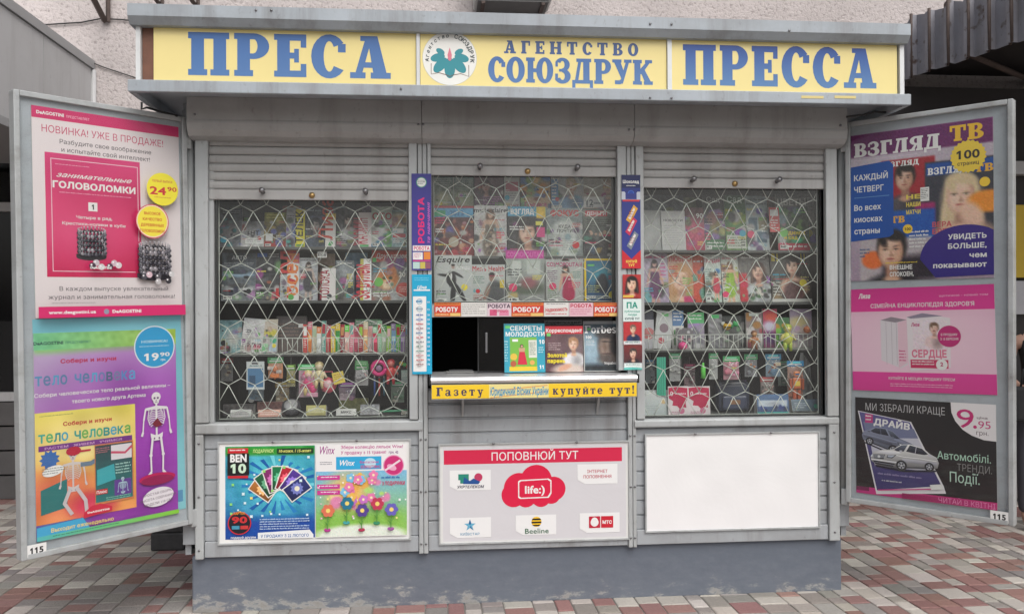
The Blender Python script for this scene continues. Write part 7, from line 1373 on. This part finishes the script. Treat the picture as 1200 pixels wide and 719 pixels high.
def liza(p):
    p.rect(0, 0, 1, 1, (238, 188, 214)); p.paint([('g', (238, 190, 214), (240, 200, 220)), ('e', .5, .5, .5, .3, (246, 214, 228), .7)], cell=.02); p.rect(0, 0, 1, .225, (216, 56, 146), (230, 66, 156)); p.rect(0, .815, 1, 1, (230, 66, 160), (222, 60, 150))
    p.text('Лиза', .06, .095, .05, W_, bold=.04, shear=.25, fw=.09); p.text('щотижня - новий том', .64, .10, .02, (246, 190, 220), bold=.005, fw=.32); p.text("СІМЕЙНА ЕНЦИКЛОПЕДІЯ ЗДОРОВ'Я", .15, .19, .04, W_, bold=.015, fw=.72)
    p.poly([(.22, .31), (.30, .28), (.41, .31), (.41, .74), (.36, .775), (.22, .70)], (226, 220, 226)); p.poly([(.22, .31), (.30, .28), (.41, .31), (.33, .335)], (150, 140, 150))
    for u in (.26, .30, .335): p.stroke([(u, .325), (u, .74)], .004, (190, 180, 190))
    p.poly([(.345, .335), (.41, .31), (.41, .72), (.345, .775)], (236, 200, 214)); p.lines(.35, .6, .405, .72, 4, (206, 50, 120))
    p.poly([(.41, .285), (.52, .26), (.62, .28), (.71, .30), (.705, .76), (.43, .80), (.415, .70)], (236, 228, 232)); p.poly([(.41, .285), (.52, .25), (.66, .28), (.44, .30)], (150, 140, 160))
    p.paint([('g', (238, 226, 232), (238, 220, 228))]+face(.62, .28, .15, (232, 190, 176), (120, 90, 70), (236, 206, 206), long=False), rect=(.45, .31, .69, .62), cell=.006)
    p.text('Лиза', .44, .375, .035, (190, 50, 120), bold=.04, shear=.2, fw=.06); p.text('СЕРДЦЕ', .44, .67, .075, (226, 120, 150), bold=.04, fw=.24); p.rect(.43, .69, .69, .77, (206, 50, 100)); p.lines(.44, .70, .6, .75, 2, W_); p.circ(.645, .735, .05, W_); p.text('2', .645, .75, .04, (190, 50, 110), 'c', bold=.04)
    p.circ(.70, .47, .10, (196, 34, 120)); p.text('В ПРОДАЖУ', .70, .465, .022, W_, 'c', bold=.01, fw=.11); p.text('З 15 БЕРЕЗНЯ', .70, .505, .022, W_, 'c', bold=.01, fw=.12)
    p.text('КУПУЙТЕ В МІСЦЯХ ПРОДАЖУ ПРЕСИ', .5, .885, .026, W_, 'c', bold=.012, fw=.46); p.lines(.28, .92, .72, .96, 2, (246, 190, 216))
dposter(1, 'pink family health encyclopedia poster, middle of the right door', [(996.7, 339), (1165.8, 332.7), (1168, 462.4), (999.6, 456.8)], liza)
def drive(p):
    p.rect(0, 0, 1, 1, (30, 26, 30)); p.paint([('h', (196, 50, 130), (214, 50, 130))], rect=(0, .93, 1, 1), cell=.03); p.poly([(0, .90), (1, .99), (1, .90)], (30, 26, 30)) if False else None
    p.rect(.0, .93, .1, .97, (120, 40, 84))
    p.text('МИ ЗІБРАЛИ КРАЩЕ', .08, .13, .075, (206, 204, 206), bold=-.008, fw=.58)
    q = [(.70, 0)]+[(.70+.02+(1-cos(a))*0+(.30)*(1-cos(a)), .36*sin(a)) for a in [pi/2*i/14 for i in range(15)]]+[(1, .36), (1, 0)]
    p.poly([(.70, 0), (.705, .1), (.73, .18), (.78, .26), (.84, .31), (.92, .345), (1, .35), (1, 0)], (240, 236, 238))
    p.text('9', .74, .24, .19, (206, 40, 120), bold=.0, fw=.115); p.circ(.862, .225, .016, (206, 40, 120)); p.text('.95', .865, .235, .075, (206, 60, 130), bold=0, fw=.1); p.text('грн.', .87, .30, .045, (90, 70, 80), bold=0, fw=.08); p.text('ціна', .875, .145, .024, (130, 110, 120), fw=.07)
    p.poly([(.02, .14), (.42, .22), (.645, .83), (.66, .90), (.155, .99)], (232, 230, 234)); p.poly([(.03, .15), (.41, .225), (.63, .83), (.16, .95)], (96, 92, 150), (60, 54, 110)); p.poly([(.1, .36), (.46, .36), (.58, .7), (.145, .7)], (206, 206, 220)); p.poly([(.06, .25), (.44, .29), (.47, .38), (.09, .42)], (120, 126, 160))
    p.rect(.075, .17, .135, .26, (196, 60, 130)); p.lines(.08, .18, .13, .25, 2, W_); p.text('ДРАЙВ', .14, .275, .07, W_, bold=.05, fw=.27, rot=-5)
    def car(u, v, s, c, mir=False, tilt=.08):
        F_ = lambda a, b_: (u+((1-a) if mir else a)*s, v+b_*s*1.0*p.w/p.h+(((1-a) if mir else a)*s)*tilt*p.w/p.h*2.2)
        Q = lambda pts, c1, c2=None: p.poly([F_(*q) for q in pts], c1, c2)
        dk = tuple(x*.38 for x in c); lt = tuple(min(255, x*1.25+20) for x in c); S = lambda pts, w_, cc: p.stroke([F_(*q) for q in pts], w_, cc)
        Q([(.02, .33), (.5, .41), (.95, .40), (.9, .43), (.5, .44), (.05, .36)], (30, 28, 50))
        Q([(0, .22), (.03, .14), (.12, .105), (.22, .03), (.40, .0), (.54, .025), (.66, .12), (.82, .15), (.95, .20), (1, .28), (.985, .35), (.90, .40), (.56, .405), (.48, .375), (.12, .33), (.02, .30)], lt, dk)
        Q([(.02, .215), (.3, .225), (.52, .235), (.54, .29), (.3, .28), (.03, .255)], c, tuple(x*.7 for x in c)); Q([(.58, .135), (.82, .16), (.93, .205), (.72, .205), (.54, .165)], lt, c)
        Q([(.44, .015), (.53, .032), (.645, .12), (.60, .138), (.50, .125)], (110, 120, 140), (40, 42, 56)); Q([(.15, .11), (.235, .038), (.41, .014), (.465, .12), (.3, .13), (.2, .128)], (70, 76, 92), (30, 32, 44)); S([(.315, .02), (.335, .13)], .006, c)
        S([(.03, .20), (.25, .195), (.5, .21), (.62, .20)], .006, lt); S([(.1, .31), (.3, .34), (.5, .375)], .010, (36, 36, 46)); Q([(.10, .12), (.15, .11), (.14, .14), (.10, .14)], c)
        Q([(.775, .215), (.955, .235), (.95, .30), (.80, .29)], (44, 46, 56)); [S([(.785, .225+.014*i), (.953, .243+.014*i)], .004, (190, 194, 204)) for i in range(4)]; p.circ(*F_(.87, .262), .014, (226, 228, 232), 14)
        Q([(.605, .195), (.74, .215), (.755, .262), (.67, .258)], (60, 64, 78)); Q([(.63, .205), (.735, .22), (.74, .25), (.68, .248)], (226, 234, 246), (150, 160, 180)); Q([(.965, .245), (.99, .26), (.99, .285), (.97, .28)], (226, 234, 246))
        Q([(.63, .335), (.96, .335), (.93, .385), (.66, .385)], (34, 36, 46)); S([(.64, .36), (.95, .36)], .005, (150, 154, 166)); Q([(.60, .30), (.99, .315), (.985, .332), (.61, .325)], lt, c); p.poly([F_(.52, .11), F_(.56, .115), F_(.56, .14), F_(.53, .14)], c)
        for a, b_, r in ((.135, .30, .062), (.535, .345, .074)):
            x, y = F_(a, b_); R_ = r*s*p.w/p.h
            p.circ(x, y, R_*1.12, dk, 26); p.circ(x, y, R_, (28, 28, 34), 26); p.circ(x, y, R_*.72, (176, 178, 186), 24)
            for j in range(5): t_ = 2*pi*j/5+.3; p.stroke([(x+R_*.22*cos(t_)*p.h/p.w, y+R_*.22*sin(t_)), (x+R_*.68*cos(t_)*p.h/p.w, y+R_*.68*sin(t_))], R_*.26, (70, 72, 82))
            p.circ(x, y, R_*.16, (210, 212, 218), 10)
    car(.05, .262, .44, (104, 110, 130)); car(.115, .42, .50, (206, 206, 218), True, .03)
    p.lines(.17, .76, .5, .8, 1, (150, 140, 180)); p.lines(.2, .83, .35, .86, 1, (206, 206, 216)); p.stroke([(.17, .945), (.62, .86)], .012, (206, 70, 140)); p.poly([(.55, .83), (.635, .81), (.645, .86), (.56, .88)], (232, 232, 230))
    p.text('Автомобілі.', .605, .56, .075, (190, 226, 206), bold=.004, fw=.36); p.text('ТРЕНДИ.', .74, .66, .07, (150, 150, 150), bold=-.008, fw=.23); p.text('Події.', .69, .775, .1, (196, 226, 210), bold=.002, fw=.20)
    p.paint([('h', (150, 30, 90), (206, 50, 130))], rect=(.35, .945, 1, 1), cell=.03); p.text('ЧИТАЙ В КВІТНІ', .61, .99, .05, (236, 150, 196), bold=-.006, fw=.38)
dposter(1, 'black motoring magazine poster with two silver cars, bottom of the right door', [(1001, 466), (1166.8, 472.5), (1169, 599), (1004.8, 575.3)], drive)

# ================================================================== a person at the right edge
def skin_mesh(name, verts, edges, radii, m, parent=None, sub=2):
    me = bpy.data.meshes.new(name); me.from_pydata(verts, edges, []); o = bpy.data.objects.new(name, me); COL.objects.link(o)
    md = o.modifiers.new('s', 'SKIN'); md.use_smooth_shade = True
    for i, r in enumerate(radii): me.skin_vertices[0].data[i].radius = r if isinstance(r, tuple) else (r, r)
    me.skin_vertices[0].data[0].use_root = True
    o.modifiers.new('b', 'SUBSURF').levels = sub
    dg = bpy.context.evaluated_depsgraph_get(); me2 = bpy.data.meshes.new_from_object(o.evaluated_get(dg)); bpy.data.objects.remove(o)
    for p_ in me2.polygons: p_.use_smooth = True
    me2.materials.clear(); return link(name, me2, m, parent)
px_, pz_ = P(1194, 400, 1.15)
pe = tag(empty('person', Matrix.Translation((px_+.17, 1.15, 0)) @ Matrix.Rotation(rad(-25), 4, 'Z')), 'person in a black sleeveless top with bare arms, half hidden behind the right display door', 'person')
vb_ = [(0, 0, .92), (0, 0, 1.08), (0, 0, 1.24), (0, .01, 1.36), (0, .01, 1.43), (0, 0, 1.49), (0, -.015, 1.57), (0, -.01, 1.64),
      (-.17, .01, 1.35), (-.23, .03, 1.10), (-.16, -.16, 1.02), (-.10, -.22, 1.04), (.17, .01, 1.35), (.22, .03, 1.10), (.15, -.15, 1.0), (.09, -.21, 1.02),
      (-.09, 0, .86), (-.10, -.01, .48), (-.10, .02, .09), (-.10, -.12, .035), (.09, 0, .86), (.10, -.01, .48), (.10, .02, .09), (.10, -.12, .035)]
eb = [(0, 1), (1, 2), (2, 3), (3, 4), (4, 5), (5, 6), (6, 7), (3, 8), (8, 9), (9, 10), (10, 11), (3, 12), (12, 13), (13, 14), (14, 15), (0, 16), (16, 17), (17, 18), (18, 19), (0, 20), (20, 21), (21, 22), (22, 23)]
rb_ = [(.15, .11), (.115, .09), (.13, .10), (.12, .085), .055, .05, .095, .07, .05, .037, .03, .026, .05, .037, .03, .026, .085, .055, .038, .035, .085, .055, .038, .035]
skin_mesh('body', vb_, eb, rb_, 'skin', pe)
skin_mesh('black_top', [(0, 0, .9), (0, 0, 1.08), (0, 0, 1.24), (0, .01, 1.35), (-.13, .01, 1.36), (.13, .01, 1.36)], [(0, 1), (1, 2), (2, 3), (3, 4), (3, 5)], [(.17, .125), (.13, .105), (.145, .115), (.13, .098), .06, .06], 'cloth', pe)
skin_mesh('trousers', [(0, 0, .93), (-.09, 0, .84), (-.10, -.01, .48), (-.10, .02, .1), (.09, 0, .84), (.10, -.01, .48), (.10, .02, .1)], [(0, 1), (1, 2), (2, 3), (0, 4), (4, 5), (5, 6)], [(.165, .12), .1, .07, .055, .1, .07, .055], 'jeans', pe)
b = MB(); b.ell((0, .02, 1.625), (.098, .11, .115), nu=20, nv=12); b.ell((0, .075, 1.5), (.075, .05, .14), nu=16, nv=10); b.obj('hair', 'hair', pe)
b = MB(); b.ell((-.035, -.1, 1.59), (.014, .008, .009)); b.ell((.035, -.1, 1.59), (.014, .008, .009)); b.obj('eyes', 'rubber', pe)
b = MB(); b.ell((0, -.108, 1.56), (.013, .016, .022)); b.ell((0, -.095, 1.525), (.024, .008, .007)); b.obj('nose_and_mouth', 'skin', pe)
for s in (-1, 1):
    b = MB(); h0 = Vector((s*.095, -.215, 1.03)); b.ell(h0, (.03, .04, .018), nu=12, nv=8)
    for i in range(4): a = h0+Vector((-s*(.02-.013*i), -.032, .0)); L = (.05, .056, .053, .042)[i]; b.tube([a, a+Vector((-s*.006, -L*.6, -.006)), a+Vector((-s*.012, -L, -.022))], [.0085, .008, .006], 7)
    a = h0+Vector((-s*.03, .0, .004)); b.tube([a, a+Vector((-s*.02, -.02, .0)), a+Vector((-s*.028, -.045, -.008))], [.010, .009, .007], 7); b.obj('hand', 'skin', pe)
bag = MB(); bag.box(-.16, .16, -.06, .06, 0, .24, bev=.02); bag.tube([(-.08, 0, .235), (-.06, 0, .36), (.06, 0, .36), (.08, 0, .235)], .008, 8)
bo = bag.obj('handbag', 'cloth'); bo.location = (px_+.02, 1.05, .80); tag(bo, 'black handbag held in front by the person at the right edge', 'handbag')
